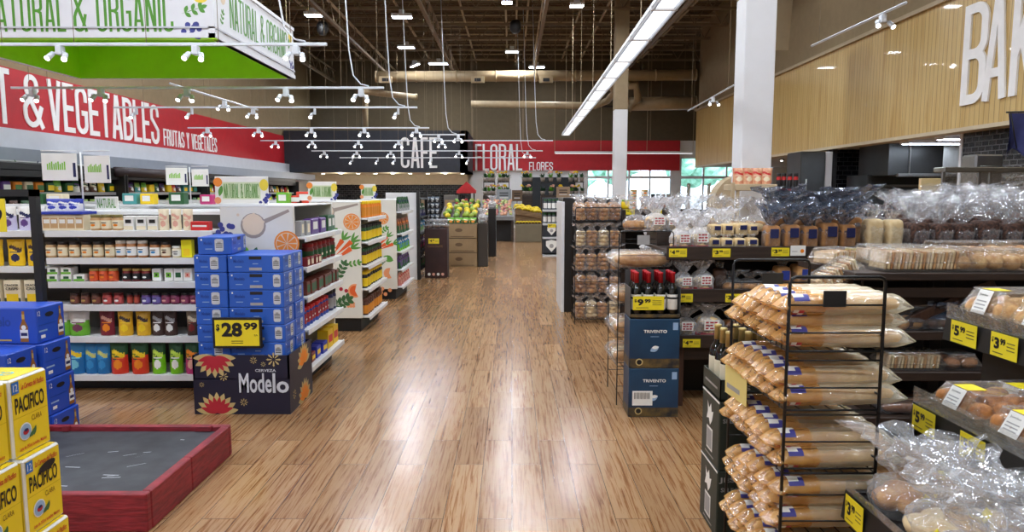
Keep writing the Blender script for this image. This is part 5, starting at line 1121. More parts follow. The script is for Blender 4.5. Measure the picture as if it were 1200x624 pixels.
ink = mat('ink_blue_red', (170,50,60), .5); redband = C('red_band', (140,40,50))
wb = roll_bag(.075, .09, .15, pale, milky, .09, 4, 3, redband, ink)
brow('wb', wb, (797, 817), MY+.13, ZT, 'white printed roll bag with red base', 'on the bread table front edge', 'white roll bags with red bases')
brow('wb2', roll_bag(.09, .1, .15, pale, milky, .12, 4, 13, None, ink), (800, 822, 846), MY+.36, ZT+.02, 'white printed bag', 'behind the red based roll bags', 'white printed bags')
pk = upright_loaf(.05, .07, .085, pale, clear, .03, navy, 21, flare=.6)
brow('pk', pk, (835, 850, 865, 880), MY+.12, ZT, 'small pale roll pack with navy label', 'in the lower layer', 'pale roll packs with navy labels', jr=.1)
brow('pk', pk, (837, 851, 866, 881), MY+.2, ZT+.1, 'small pale roll pack with navy label', 'in the upper layer', 'pale roll packs with navy labels', jr=.1)
brow('wb2', None, (768, 790, 813), MY+.6, ZB, 'white printed bag', 'on the rear step of the bread table', 'white printed bags')
brow('rb1', roll_bag(.1, .1, .13, brownb, clear, .16, 4, 31), (762, 786, 810, 836), MY+.75, ZB, 'clear bag of brown rolls', 'on the rear step of the bread table', 'clear bags of brown rolls')
brow('rb2', roll_bag(.1, .1, .13, crust, cleard, .15, 4, 37), (858, 884, 745), MY+.72, ZB, 'clear bag of golden rolls', 'on the rear step beside the brown rolls', 'clear bags of golden rolls')
place('sticks', upright_loaf(.2, .05, .07, pale, clear, .04, None, 39, flare=.4), (xs(868, MY+.5, ZB), MY+.5, ZB), 0, 'long clear pack of breadsticks between white bags and smoky bags')
tanb = bread('tan', (186,134,80), (150,100,54))
dk = upright_loaf(.066, .09, .19, tanb, smoke, .16, navy, 41, flare=1.5)
brow('dk', dk, (903, 924, 945, 967, 988), MY+.12, ZT, 'brown loaf in a smoky grey bag', 'on the front edge', 'brown loaves in smoky bags, front row', jr=.1)
brow('dk2', upright_loaf(.075, .09, .2, tanb, smoke, .2, None, 47, flare=1.6), (912, 940, 968, 994), MY+.38, ZT+.02, 'brown loaf in a smoky grey bag', 'in the second row', 'brown loaves in smoky bags, second row')
brow('pl', upright_loaf(.07, .09, .23, pale, clear, .07, None, 53, flare=.7), (1020, 1043), MY+.12, ZT, 'pale loaf in a clear bag', 'right of the smoky bags', 'pale loaves in clear bags', jr=.08)
nb = upright_loaf(.08, .09, .2, cocoa, cleard, .2, None, 61, flare=1.7)
brow('nb', nb, (1072, 1098, 1125, 1152, 1180, 1206), MY+.12, ZT, 'dark nut loaf in a tufted clear bag', 'in the front row', 'dark nut loaves, front row')
brow('nb2', upright_loaf(.08, .09, .2, cocoa, cleard, .22, None, 67, flare=1.7), (1062, 1090, 1118, 1146, 1174), MY+.4, ZT+.03, 'dark loaf in a tufted clear bag', 'in the second row', 'dark loaves in tufted bags, second row')
brow('nb3', upright_loaf(.08, .09, .15, rye, cleard, .17, None, 71, flare=1.6), (1050, 1085, 1120, 1160, 1195), MY+.72, ZB, 'dark rye loaf in a tufted clear bag', 'on the rear step', 'rye loaves in tufted bags, rear step')
brow('tm', roll_bag(.085, .09, .12, bread('tomato_red', (190,80,50), (120,40,30)), cleard, .1, 4, 73), (985, 1006, 1027), MY+.75, ZB, 'clear bag of reddish rolls', 'behind the smoky bags', 'clear bags of reddish rolls')
# middle shelf
ZM = Z2-.03
brow('wb', wb, (800, 822), MY+.13, ZM, 'white printed roll bag with red base', 'on the middle shelf', 'white roll bags with red bases')
brow('db', upright_loaf(.06, .07, .17, rye, clear, .05, None, 83, flare=.6), (842,), MY+.2, ZM, 'dark rye loaf', 'on the middle shelf', None)
brow('ck', roll_bag(.075, .08, .1, crust, clear, .05, 4, 85), (858, 878, 897), MY+.13, ZM, 'small bag of golden rolls', 'on the middle shelf', 'small bags of golden rolls')
brow('nl', upright_loaf(.06, .09, .19, crust, clear, .05, mat('label_blue', (44,60,140), .5), 87, flare=.7), (915, 936, 957, 978), MY+.13, ZM, 'golden loaf with a blue label', 'on the middle shelf', 'golden loaves with blue labels', jr=.08)
# lower shelf
ZL = Z3-.03
brow('wb3', roll_bag(.085, .09, .15, pale, milky, .08, 4, 91, None, ink), (803,), MY+.14, ZL, 'white printed roll bag', 'on the lower shelf', None)
brow('wb4', roll_bag(.1, .1, .16, pale, milky, .08, 4, 93, redband, ink), (829,), MY+.14, ZL, 'large white printed bag', 'on the lower shelf', None)
brow('ck2', roll_bag(.08, .09, .12, brownb, clear, .07, 4, 95), (858, 882, 904), MY+.14, ZL, 'bag of brown rolls', 'on the lower shelf', 'bags of brown rolls on the lower shelf')
for s, px, py, w_, lab in (('4.99', 784, 291, 21, 'at the left end of the top board'), ('3.99', 835, 291, 21, 'under the pale roll packs'), ('3.29', 904, 290, 21, 'under the smoky bags'), ('8.99', 990, 290, 18, 'beside the pale loaves'),
                           ('4.99', 791, 344, 21, 'on the middle board by the wine'), ('3.99', 850, 344, 20, 'on the middle board under the golden rolls'), ('3.49', 906, 344, 20, 'on the middle board under the blue labels'), ('4.99', 800, 397, 21, 'on the lower board')):
    a = at(px, py+10.5, MY-.003); price_tag((a.x, MY-.002, a.z), XP, w_*MY/F_PX, .062, s, 'yellow $%s price tag %s' % (s, lab))
m = MB(); a = at(926, 300, MY-.003); m.cbox(a.x, a.x+.11, MY-.006, MY-.003, a.z, a.z+.075, wht, .001); fr = FR((a.x, MY-.006, a.z), XP, ZP); m.disc(fr, .085, .035, .014, orn, 1); m.drect(fr, .01, .05, .03, .034, gry, 1); m.build('shelf_card', None, 'white card with an orange mark beside the $3.29 tag', 'card')
# ---------------- wine display
wblue = mat('wine_case_blue', (30,72,104), .45, rgb2=(20,46,74), scale=2.5); wband = mat('wine_case_band', (40,40,44), .45, rgb2=(110,90,50), scale=14)
wx0, wx1 = at(731, 400, 5.12).x, at(787, 400, 5.12).x; wy = 4.66+.4
def winecase():
    w = wx1-wx0; m = MB(); h = .355; m.cbox(-w/2, w/2, 0, .24, 0, h, wblue, .004); o = m.build('wine_case', None, 'case', 'wine case', loc=(0, 0, 0))
    m = MB(); fr = FR((0, 0, 0), XP, ZP); m.drect(fr, -w/2, w/2, .004, .07, wband, 1); m.disc(fr, -w*.3, .045, .026, gl1, 2); m.disc(fr, -w*.3, .045, .018, txtd, 3); m.text(fr, 'TRIVENTO', -w*.22, h*.72, w*.46, .022, wht, 2, 0, .02)
    m.drect(fr, -.03, .03, h*.64, h*.65, lbl, 2); m.drect(fr, w*.36, w*.46, h*.78, h*.93, lbl, 2); m.leaf(fr, -.03, h*.35, .07, .02, .5, lbl, 2); m.leaf(fr, -.02, h*.42, .05, .012, .1, wht, 3)
    for nm_, fr in (('x', FR((-w/2, 0, 0), -YP, ZP)),): m.drect(fr, -.24, 0, .004, .07, wband, 1)
    m.build('print', o); return o
wc = (wx0+wx1)/2; WYF = 5.0
place('wc', winecase, (wc, WYF-.13, 0), 0, 'bottom blue wine case carrying a barcode label', 'blue wine cases'); place('wc', winecase, (wc, WYF-.13, .357), 0, 'upper blue wine case under the open bottle carton', 'blue wine cases')
m = MB(); a = at(741, 476, WYF-.14); b = at(765, 459, WYF-.14); m.cbox(a.x, b.x, WYF-.1335, WYF-.132, a.z, b.z, wht, .0004); fr = FR((a.x, WYF-.1335, a.z), XP, ZP); w_ = b.x-a.x; h_ = b.z-a.z
for k in range(14): m.drect(fr, w_*(.1+.057*k), w_*(.1+.057*k+.018+.014*(k % 3 == 0)), h_*.45, h_*.9, txtd, 1)
m.build('shipping_label', None, 'white barcode shipping label on the bottom wine case', 'label')
z0 = .716; t = empty('bottle_carton', (wc, WYF, z0), 'open carton of red wine bottles on the blue cases', 'carton'); w = wx1-wx0
m = MB(); cb_ = C('carton_grey', (70,72,74)); m.cbox(wc-w/2, wc+w/2, WYF-.13, WYF+.11, z0, z0+.01, cb_, .002); m.cbox(wc-w/2, wc+w/2, WYF-.13, WYF-.125, z0, z0+.03, wband, .002); m.cbox(wc-w/2, wc-w/2+.005, WYF-.13, WYF+.11, z0, z0+.22, cb_, .002); m.cbox(wc+w/2-.005, wc+w/2, WYF-.13, WYF+.11, z0, z0+.22, cb_, .002); m.cbox(wc-w/2, wc+w/2, WYF+.105, WYF+.11, z0, z0+.32, cb_, .002); m.build('carton_body', t)
gls = mat('wine_glass_dark', (16,18,16), .08, spec=.8); capr = mat('red_foil', (180,24,36), .3)
def wine(glassm, capm, labm, lab2=None, h=.31):
    def f():
        r = .037; m = MB(); m.lathe([(r*.9, 0), (r, .006), (r, h*.58), (r*.85, h*.66), (r*.42, h*.74), (r*.38, h*.97), (r*.42, h)], glassm, n=16); o = m.build('wine_bottle', None, 'bottle', 'wine bottle', loc=(0, 0, 0))
        m = MB(); m.lathe([(r*.46, h*.77), (r*.43, h*.96), (r*.47, h*.965), (r*.47, h*1.005), (r*.3, h*1.01)], capm, n=14); m.build('foil_cap', o)
        m = MB(); m.lathe([(r*1.01, h*.16), (r*1.02, h*.165), (r*1.02, h*.5), (r*1.01, h*.505)], labm, n=16)
        if lab2: m.lathe([(r*1.03, h*.4), (r*1.035, h*.405), (r*1.035, h*.44), (r*1.03, h*.445)], lab2, n=16)
        m.build('label', o); return o
    return f
for j in range(3):
    for i in range(4): place('wine1', wine(gls, capr, C('label_white', (226,222,214)), txtd), (wx0+w*(.14+.24*i), WYF-.085+.078*j, z0+.012), 0, '%s red capped wine bottle, %s row of the open carton' % (nth(i, 4), ('front', 'middle', 'rear')[j]), 'red capped wine bottles')
a = at(742, 364, WYF-.15); b = at(779, 348, WYF-.15); price_tag((a.x, WYF-.136, a.z), XP, b.x-a.x, b.z-a.z, '9.99', 'large yellow $9.99 price tag on the wine carton')
# ---------------- wire racks
wire = mat('black_wire', (20,20,22), .35, .3)
def wire_rack(name, label, x0, x1, y0, y1, h, zs, step, r=.006, rows=None, side_step=.1, front_to=None, feet=True):
    t = empty(name, ((x0+x1)/2, (y0+y1)/2, 0), label, 'wire rack')
    for y in (y0, y1):
        m = MB(); c = .02; m.tube([(x0, y, 0), (x0, y, h-c), (x0+c*.3, y, h-c*.3), (x0+c, y, h), (x1-c, y, h), (x1-c*.3, y, h-c*.3), (x1, y, h-c), (x1, y, 0)], r, wire, 8)
        z = h-step
        while z > .1: m.bar((x0, y, z), (x1, y, z), r*.55, wire, 5); z -= step
        m.build('end_frame', t)
    for z in zs:
        m = MB()
        for yy in (y0, y1): m.bar((x0, yy, z), (x1, yy, z), r*.7, wire, 5)
        n = int((x1-x0)/.05)
        for i in range(n+1): x = x0+(x1-x0)*i/n; m.bar((x, y0, z), (x, y1, z), r*.45, wire, 4)
        for x in (x0, x1):
            m.bar((x, y0, z+.055), (x, y1, z+.055), r*.6, wire, 5); k = int((y1-y0)/.05)
            for i in range(k+1): y = y0+(y1-y0)*i/k; m.bar((x, y, z-.005), (x, y, z+.055), r*.45, wire, 4)
        m.build('wire_shelf', t)
    return t
# bread bag rack by the aisle
bx_0, bx_1 = at(674, 300, 8.45).x, at(728, 300, 8.45).x; zz = [at(700, y, 8.45).z for y in (378, 345, 318, 290, 259)]; zz[0] = .06
wire_rack('bread_rack', 'black wire rack of bagged rolls at the aisle edge', bx_0, bx_1, 8.45, 8.85, 1.42, zz, .3)
bw = bx_1-bx_0
for k, z in enumerate(zz):
    nm = ('lowest', 'second', 'middle', 'fourth', 'top')[k]; bm = (pale, crust, brownb, crust, crust)[k]
    for i in range(4):
        for j in range(2 if k == 4 else 1):
            place('bb%d%d' % (k % 3, (i+k) % 2), roll_bag(.072, .085, .235 if k < 4 else .2, (pale, tanb, crust)[k % 3] if (i+k) % 2 else crust, cleard, .06, 3, 100+k*3+i, None, drd if k == 4 else None, flare=1.1), (bx_0+bw*(i+.5)/4, 8.55+.2*j, z+.006), R.uniform(-.5, .5),
                  '%s bag of rolls on the %s tier of the aisle rack%s' % (nth(i, 4), nm, ', rear row' if j else ''), 'bagged rolls on the aisle rack', R.uniform(.92, 1.08))
m = MB(); a = at(660, 232, 9.3); b = at(672, 232, 9.3); m.cbox(a.x, b.x+.6, 9.3, 10.3, 0, a.z, blkl, .006); t = m.build('black_display_side', None, 'black display unit behind the aisle bread rack', 'shelf unit'); m = MB(); m.cbox(a.x-.02, a.x+.02, 9.28, 10.3, 0, 1.48, white, .004); m.build('edge_strip', t)
# wire rack with long loaves behind the wine
lx0, lx1 = at(721, 300, 5.34).x, at(784, 300, 5.34).x-.01; zr = [.3, .52, .76, at(750, 313, 5.34).z]
wire_rack('loaf_rack', 'narrow black wire rack of long loaves behind the wine display', lx0, lx1, 5.16, 5.66, at(750, 271, 5.2).z, zr, .09, r=.004)
def longloaf(L_, r, bm, fm, seed):
    def f():
        t = empty('bagged_baguette', (0, 0, 0), 'x', 'bread'); m = MB(); m.blob((0, 0, r), (L_/2, r, r*.9), bm, .1, 9, seed, 18, 10, p=.75); m.build('loaf', t); m = MB()
        def fn(u, v):
            a = 2*pi*u; x = (v-.5)*L_*1.16; e = max(0, abs(v-.5)*2-.8)/.2; rr = r*1.12*(1-.75*e)*(1+.1*noise.noise(V(cos(a)*2, sin(a)*2, v*9+seed))); return (x, rr*cos(a)*(1+e*.6), max(.001, r+rr*sin(a)*1.0))
        m.grid(fn, 14, 18, fm, smooth=False); m.build('plastic_bag', t); return t
    return f
for k, z in enumerate(zr):
    for j in range(3):
        place('ll%d' % (j % 2), longloaf(.42, .055, (crust, pale)[j % 2], clear, 130+j), ((lx0+lx1)/2-.01, 5.25+.13*j, z+.006), 0, '%s long loaf from the front on %s tier of the narrow wire rack' % (ORD[j], ('the lowest', 'the second', 'the third', 'the top')[k]), 'long loaves on the narrow rack')
m = MB(); a = at(753, 287, 5.16); m.cbox(a.x-.04, a.x+.05, 5.148, 5.154, a.z, a.z+.07, gry, .001); m.build('shelf_card', None, 'grey card clipped on the narrow wire rack', 'card')
place('wbag', roll_bag(.12, .12, .17, pale, milky, .1, 4, 141, None, None), (at(768, 290, 6.2).x, 6.25, 1.0), 0, 'big white bag of rolls behind the narrow wire rack')
m = MB(); m.cbox(at(745, 290, 6.1).x, tx0-.01, 6.1, 6.5, 0, 1.0, blkl, .004); m.build('black_plinth', None, 'black plinth behind the narrow wire rack', 'plinth')
# ---------------- baguette rack
qx0, qx1, qy0, qy1 = at(923, 400, 2.4).x, at(1034, 400, 2.4).x, 2.4, 3.02
zq = [.045, .235, .445, .65, .86, 1.055][1:]; zq = [at(980, y, 2.4).z-.0 for y in (626, 555, 481, 412)]
zq = [zq[0]-.205]+zq
wire_rack('baguette_rack', 'tall black wire rack full of bagged baguettes', qx0, qx1, qy0, qy1, at(980, 325, 2.4).z, zq, .098, r=.0062)
for lab, px, py, px2, py2, Y in (('black blank card on the front frame of the baguette rack', 964, 360, 992, 341, 2.39), ('black blank card on the rear frame of the baguette rack', 893, 333, 918, 320, 3.012)):
    a = at(px, py, Y); b = at(px2, py2, Y); m = MB(); m.cbox(a.x, b.x, Y-.004, Y, a.z, b.z, black, .001); m.build('card_holder', None, lab, 'card')
bagm = film('baguette_film', (244,236,208), .34, .3, .18, .75); bagl = film('baguette_film_tinted', (226,170,96), .42, .3, .2, .8); lb = mat('label_print_blue', (70,70,150), .5)
def baguette(seed, bm):
    def f():
        L_, r = .43, .035; t = empty('bagged_baguette', (0, 0, 0), 'x', 'bread'); m = MB()
        def ln(u, v):
            a = 2*pi*u; q = (v-.5)*2; rr = r*.88*max(0, 1-abs(q)**6)**.5*(1+.12*noise.noise(V(cos(a), sin(a), v*8+seed))+.05*sin(v*40)); return (q*L_/2*.99-.002, rr*cos(a)*1.05, r+rr*sin(a)*.92)
        m.grid(ln, 12, 24, bm); m.build('baguette', t); m = MB()
        def fn(u, v):
            a = 2*pi*u; x = (v-.5)*L_*1.12; e = max(0, abs(v-.5)*2-.82)/.18; rr = r*1.08*(1-.7*e)*(1+.08*noise.noise(V(cos(a)*2, sin(a)*2, v*12+seed))); return (x, rr*cos(a)*(1+e*2.2), r*(1-.25*e)+rr*sin(a)*(1-.6*e))
        def mm(u, v):
            if .1 < v < .24 and .1 < u < .42: return wht if (.17 < u < .35 and .13 < v < .2) or int(u*60) % 5 == 0 else lb
            if .12 < v < .2 and .6 < u < .88: return rd1 if (int(v*26+u*14) % 2) else wht
            return bagl if v < .36 else bagm
        m.grid(fn, 14, 26, mm, smooth=True); m.build('printed_bag', t); return t
    return f
q = random.Random(5)
bagc = bread('baguette', (232,192,122), (206,146,82)); qc = (qx0+qx1)/2
for k, z in enumerate(zq):
    tier = ('lowest', 'second', 'middle', 'fourth', 'top')[k]; ny = 7
    for j in range(ny):
        for l in range(3 if (k in (1, 4) and j < 4) else 2):
            y = qy0+.05+.087*j+(.03 if l % 2 else 0)
            if y > qy1-.03: continue
            place('bg%d' % ((j+l) % 3), baguette(150+(j+l) % 3, bagc), (qc+.038+q.uniform(-.012, .012), y, z+.008+.058*l), q.uniform(-.07, .07), '%s bagged baguette from the front, %s layer, %s tier of the baguette rack' % (ORD[j], ('bottom', 'second', 'third')[l], tier), 'bagged baguettes on the rack')
m = MB(); a = at(876, 428, 2.98); c_ = mat('cream_card', (226,210,130), .5); m.T = Matrix.Translation((qx0-.012, 2.9, zq[3]-.02)) @ Matrix.Rotation(-.06, 4, 'X'); m.cbox(-.003, 0, -.14, .14, -.09, .06, c_, .001); m.drect(FR((-.003, .14, -.09), -YP, ZP), .03, .2, .03, .05, gry, 1); m.build('shelf_card', None, 'pale yellow card hanging on the side of the baguette rack', 'card')
# ---------------- green wine cases
wg = mat('wine_case_green', (38,48,42), .5, vary=.06); gx0, gx1, gy0, gy1 = .945, 1.22, 3.1, 3.38
def gcase():
    w, d, h = .275, .28, .325; m = MB(); m.cbox(-w/2, w/2, -d/2, d/2, 0, h, wg, .005); o = m.build('wine_case', None, 'x', 'wine case', loc=(0, 0, 0)); m = MB(); fr = FR((-w/2, 0, 0), -YP, ZP)
    m.drect(fr, -d/2, d/2, h-.012, h-.002, C('white'), 1); m.dec(fr, [(-.06, .19), (-.02, .2), (.0, .17), (.03, .2), (.05, .25), (.02, .24), (.01, .28), (-.02, .25), (-.05, .28), (-.04, .23)], wht, 1); m.drect(fr, -.05, .045, .05, .16, wht, 1); m.drect(fr, -.042, .035, .06, .15, gry, 2)
    m.drect(fr, -.07, .07, .025, .032, gry, 1); fr = FR((0, -d/2, 0), XP, ZP); m.text(fr, 'JESS', -.13, h-.06, .1, .03, gry, 1, 0, .02); m.text(fr, 'SELECT', -.12, h-.1, .1, .02, gry, 1, 0, .01); m.build('print', o); return o
gc = ((gx0+gx1)/2, (gy0+gy1)/2)
place('gcase', gcase, (*gc, 0), 0, 'bottom dark green wine case behind the baguette rack', 'dark green wine cases'); place('gcase', gcase, (*gc, .327), 0, 'upper dark green wine case behind the baguette rack', 'dark green wine cases')
z0 = .654; t = empty('bottle_carton', (*gc, z0), 'open dark green carton of gold capped bottles', 'carton'); m = MB(); m.cbox(gx0, gx1, gy0, gy1, z0, z0+.01, wg, .001)
for a, b, c, d in ((gx0, gx1, gy0, gy0+.005), (gx0, gx1, gy1-.005, gy1), (gx0, gx0+.005, gy0, gy1), (gx1-.005, gx1, gy0, gy1)): m.box(a, b, c, d, z0, z0+.1, wg)
fr = FR((gx0, (gy0+gy1)/2, z0), -YP, ZP); m.drect(fr, -.1, .1, .045, .055, gry, 1); fr = FR(((gx0+gx1)/2, gy0, z0), XP, ZP); m.text(fr, 'JESS', -.12, .045, .12, .03, gry, 1, 0, .02); m.build('carton_body', t)
for j in range(3):
    for i in range(3): place('wine2', wine(gls, mat('gold_foil', (190,166,104), .35, .4), C('label_cream', (210,204,180)), None, .3), (gx0+.05+.088*i, gy0+.05+.09*j, z0+.012), 0, '%s gold capped bottle, %s row of the green carton' % (nth(i, 3), ('front', 'middle', 'rear')[j]), 'gold capped wine bottles')
# ---------------- clamshell table (between rack and island)
KY = 3.9; kz = at(1080, 320, KY).z; kx0, kx1 = at(1003, 320, KY).x, 4.3
t = empty('pastry_table', ((kx0+kx1)/2, KY+.4, 0), 'dark slatted pastry table of clear clamshell packs', 'display table')
m = MB(); m.cbox(kx0, kx1, KY, KY+.8, kz-.045, kz, slat, .005); m.build('top_board', t)
for k in range(4): m = MB(); y = KY+.06+.08*k; z = kz-.1-.07*k; m.cbox(kx0+.06, kx1, y, y+.02, z-.05, z+.01, slat, .003); m.build('slat_panel', t)
m = MB(); m.cbox(kx0+.3, kx1, KY+.5, KY+.54, 0, kz-.045, blkl, .003); m.build('back_panel', t)
for z, y in ((.8, KY+.05), (.58, KY-.02), (.33, KY-.06)):
    m = MB(); m.cbox(kx0+.05, kx1, y, KY+.5, z-.03, z, slat, .004); s_ = m.build('shelf', t); m = MB(); m.cbox(kx0+.04, kx1, y-.02, y, z-.04, z+.012, slat, .004); m.build('front_board', s_)
for x in (kx0+.07, 2.55, 4.1): m = MB(); m.cbox(x, x+.07, KY+.3, KY+.37, 0, kz-.045, slat, .004); m.build('leg', t)
m = MB(); x = at(1060, 400, KY).x; m.T = Matrix.Translation((x+.25, KY+.12, .93)) @ Matrix.Rotation(-.45, 4, 'Y'); m.cbox(-.35, .35, -.015, .015, -.03, .03, legw, .004); m.build('brace', t)
def kp(px, Y): return xs(px, Y, kz+.05)
place('csA', clamshell(.42, .22, .12, ('wafer', wafer), seed=1), (kp(1046, 4.36), 4.38, kz+.003), 0, 'rear clamshell of wafer slices nearest the pale loaves', 'clamshell packs of wafers')
place('csB', clamshell(.52, .24, .135, ('wafer', wafer), seed=2), (kp(1077, 4.03), 4.04, kz+.003), 0, 'front clamshell of wafer slices on the table edge', 'clamshell packs of wafers')
place('csC', clamshell(.5, .24, .14, ('slice', bread('cake', (226,190,130), (170,110,60), 10)), seed=3), (kp(1135, 4.36), 4.38, kz+.003), 0, 'clamshell of browned cake slices behind the cookies', 'clamshell packs of cakes')
place('csD', clamshell(.46, .24, .12, ('round', cookie), seed=4), (kp(1158, 4.03), 4.04, kz+.003), -.04, 'clamshell of mixed cookies beside the front wafer pack', 'clamshell packs of cookies')
place('csE', clamshell(.3, .22, .13, ('round', crust), seed=5), (kp(1195, 4.5), 4.55, kz+.003), 0, 'clamshell of golden buns at the picture edge', 'clamshell packs of cookies')
place('csF', clamshell(.3, .2, .11, ('wafer', wafer), seed=6), (kx0+.0, 4.12, kz-.085), 0, 'small wafer clamshell tipping off the left table end', None, ry=-.55)
place('csG', clamshell(.26, .2, .1, ('wafer', wafer), seed=7), (kx0+.1, 4.38, kz+.003), .5, 'small turned wafer clamshell behind the tipping one', None)
brow('kc', roll_bag(.14, .1, .1, crust, clear, .06, 6, 171), (1058,), KY+.17, .8, 'bag of golden cookies', 'on the shelf below the slats', None)
brow('kd', roll_bag(.1, .1, .11, rye, smoke, .07, 5, 173), (1096, 1124), KY+.17, .8, 'dark bag', 'beside the golden cookies', 'dark bags below the slats')
place('csH', clamshell(.34, .2, .1, ('wafer', wafer), seed=8), (xs(1063, KY+.12, .6), KY+.12, .583), 0, 'clamshell of biscuits under the cookie bag')
place('csI', clamshell(.2, .2, .09, ('round', brownb), seed=9), (xs(1118, KY+.12, .6), KY+.12, .583), 0, 'small dark clamshell beside the lower biscuits')
for i in range(4): place('rl', longloaf(.34, .035, brownb, clear, 181), (xs(1060, KY+.1, .35)+.01*i, KY+.03+.08*i, .333), .05*i, '%s long dark loaf from the front on the lowest pastry shelf' % ORD[i], 'long dark loaves on the lowest pastry shelf')
# ---------------- right island
IY0 = .9
t = empty('bakery_island', (2.2, 1.9, 0), 'black stepped bakery island at the right with three shelves', 'display table')
LV = ((1.17, .56, 2.36), (1.6, .765, 2.72), (1.95, 1.04, 3.1))
for i, (x, z, y1) in enumerate(LV):
    xe = 2.0 if i < 2 else 2.9
    m = MB(); m.cbox(x+.01, xe+.4*(i < 2), IY0, y1, z-.035, z-.01, blkl, .004); s_ = m.build('shelf', t)
    m = MB(); m.add([(x-.012, y, zz_) for y in (IY0, y1) for zz_ in (z-.095,)]+[(x+.02, y, z-.095) for y in (IY0, y1)]+[(x-.0, y, z+.005) for y in (IY0, y1)]+[(x+.02, y, z+.005) for y in (IY0, y1)], [(0,1,3,2),(4,6,7,5),(0,4,5,1),(2,3,7,6),(0,2,6,4),(1,5,7,3)], blkl); m.cbox(x+.01, xe, y1-.02, y1, z-.095, z+.005, blkl, .004); m.build('price_rail', s_)
    m = MB(); m.box(x-.001, x+.002, IY0, y1, z+.003, z+(.07 if i else .03), shell); m.box(x, x+.6, y1-.003, y1, z+.003, z+.04, shell); m.build('clear_lip', s_)
m = MB(); m.cbox(2.05, 2.9, IY0, 3.0, 0, 1.0, blkl, .01); m.build('body', t); m = MB(); m.cbox(1.3, 2.05, IY0, 2.3, 0, .5, blkl, .01); m.build('base', t)
for x, z, px, s, lab in ((1.95, 1.04, 1147, '5.99', 'on the top rail of the black island'), (1.95, 1.04, 1197, '3.99', 'at the picture edge on the top island rail'), (1.6, .765, 1106, '5.99', 'at the far end of the middle island rail'), (1.6, .765, 1168, '5.99', 'nearer on the middle island rail'), (1.17, .56, 1028, '3.99', 'on the lowest island rail')):
    y = x*F_PX/(px-600)*1.01; w_, h_ = ((.17, .095), (.15, .095), (.145, .095), (.13, .09), (.12, .095))[(0, 1, 2, 3, 4)[[1147, 1197, 1106, 1168, 1028].index(px)]]
    price_tag((x-.016, y+w_/2, z-.09), -YP, w_, h_, s, 'yellow $%s price tag %s' % (s, lab))
csm = lambda sd: clamshell(.27, .32, .16, ('round', cookie), shelld, True, seed=sd)
for i, (x, y, lab) in enumerate(((2.12, 2.9, 'far clamshell of pale rolls on the top island shelf'), (2.12, 2.6, 'near clamshell of pale rolls on the top island shelf'), (2.45, 2.9, 'clamshell of pale rolls behind the far one on the island'))):
    place('ci1', csm(11), (x, y, 1.033), -pi/2, lab, 'labelled clamshells of pale rolls')
for i, (x, y, lab) in enumerate(((1.77, 2.53, 'far clamshell of brown muffins on the middle island shelf'), (1.77, 2.22, 'near clamshell of brown muffins on the middle island shelf'), (2.06-.0, 2.53, 'clamshell of brown muffins behind the far one'))):
    if i < 2: place('ci2', clamshell(.27, .28, .12, ('round', muffin), shelld, True, seed=15), (x, y, .758), -pi/2, lab, 'labelled clamshells of brown muffins')
place('ci3', clamshell(.2, .16, .11, ('round', muffin), shelld, True, seed=17), (1.96, 2.6, .758), -pi/2, 'small clamshell of muffins deep on the middle island shelf')
RB = ((1.3, 2.22, .095, 0), (1.3, 2.0, .1, 1), (1.46, 2.25, .08, 2), (1.27, 1.79, .1, 0), (1.455, 2.06, .08, 1), (1.45, 1.85, .085, 2))
for i, (x, y, r_, s_) in enumerate(RB):
    place('rbi%d' % s_, roll_bag(.115, .115, .13, (crust, pale, cocoa)[s_] if s_ < 2 else bread('walnut', (170,130,90), (90,60,40), 30), cleari, .15, 4, 190+s_*3, None, None, flare=1.1, clip_=yt), (x, y, .553), i*1.3, '%s tufted clear bag of rolls counting from the far end of the lowest island shelf' % ORD[i], 'tufted roll bags on the island', r_/.105)
m = MB()
# ---------------- far display with jars and bottles behind the table
fy = 8.9; fx0, fx1 = at(728, 260, fy).x, at(800, 260, fy).x+.3; fz = at(760, 246, fy).z; fz2 = at(745, 264, fy).z
t = empty('display_unit', ((fx0+fx1)/2, fy+.3, 0), 'dark walnut display unit with jars and bottles behind the bread table', 'shelf unit')
for z, y in ((fz, fy+.12), (fz2, fy-.1), (.7, fy-.1)): m = MB(); m.cbox(fx0, fx1, y, fy+.6, z-.07, z, slat, .004); m.build('shelf', t)
for x in (fx0, fx1-.05): m = MB(); m.cbox(x, x+.05, fy-.05, fy+.6, 0, fz, slat, .004); m.build('side_panel', t)
m = MB(); m.cbox(fx0, fx1, fy+.58, fy+.62, 0, fz, blkl, .003); m.build('back_panel', t)
for k in range(4):
    for i, px in enumerate((742, 755)): place('jy', jar(.05, .062, C('honey', (224,196,120)), C('white'), C('amber_lid', (150,110,50)), ink=orn), (xs(px, fy+.2, fz), fy+.2, fz+.003+.063*k), 0, '%s small honey jar, %s layer of the jar stack' % (nth(i, 2), ('lowest', 'second', 'third', 'top')[k]), 'stacked honey jars')
for i, px in enumerate((765, 771, 777, 783)): place('bt', jar(.032, .2, gls, C('label_red', (140,60,50)), blk), (xs(px, fy+.2, fz), fy+.2, fz+.003), 0, '%s dark bottle beside the honey jar stack' % nth(i, 4), 'dark bottles beside the honey jars')
for s, px, w_, lab in (('2.99', 729, 15, 'under the honey jars'), ('4.99', 764, 12, 'under the dark bottles')): a = at(px, 252, fy+.1); price_tag((a.x, fy+.117, a.z), XP, w_*fy/F_PX, .07, s, 'small yellow price tag %s' % lab)
for i, px in enumerate((735, 747)): place('fb', roll_bag(.08, .08, .08, crust, clear, .04, 4, 201), (xs(px, fy, fz2), fy, fz2+.003), 0, '%s small roll bag on the shelf below the honey jars' % nth(i, 2), 'small roll bags below the jars')
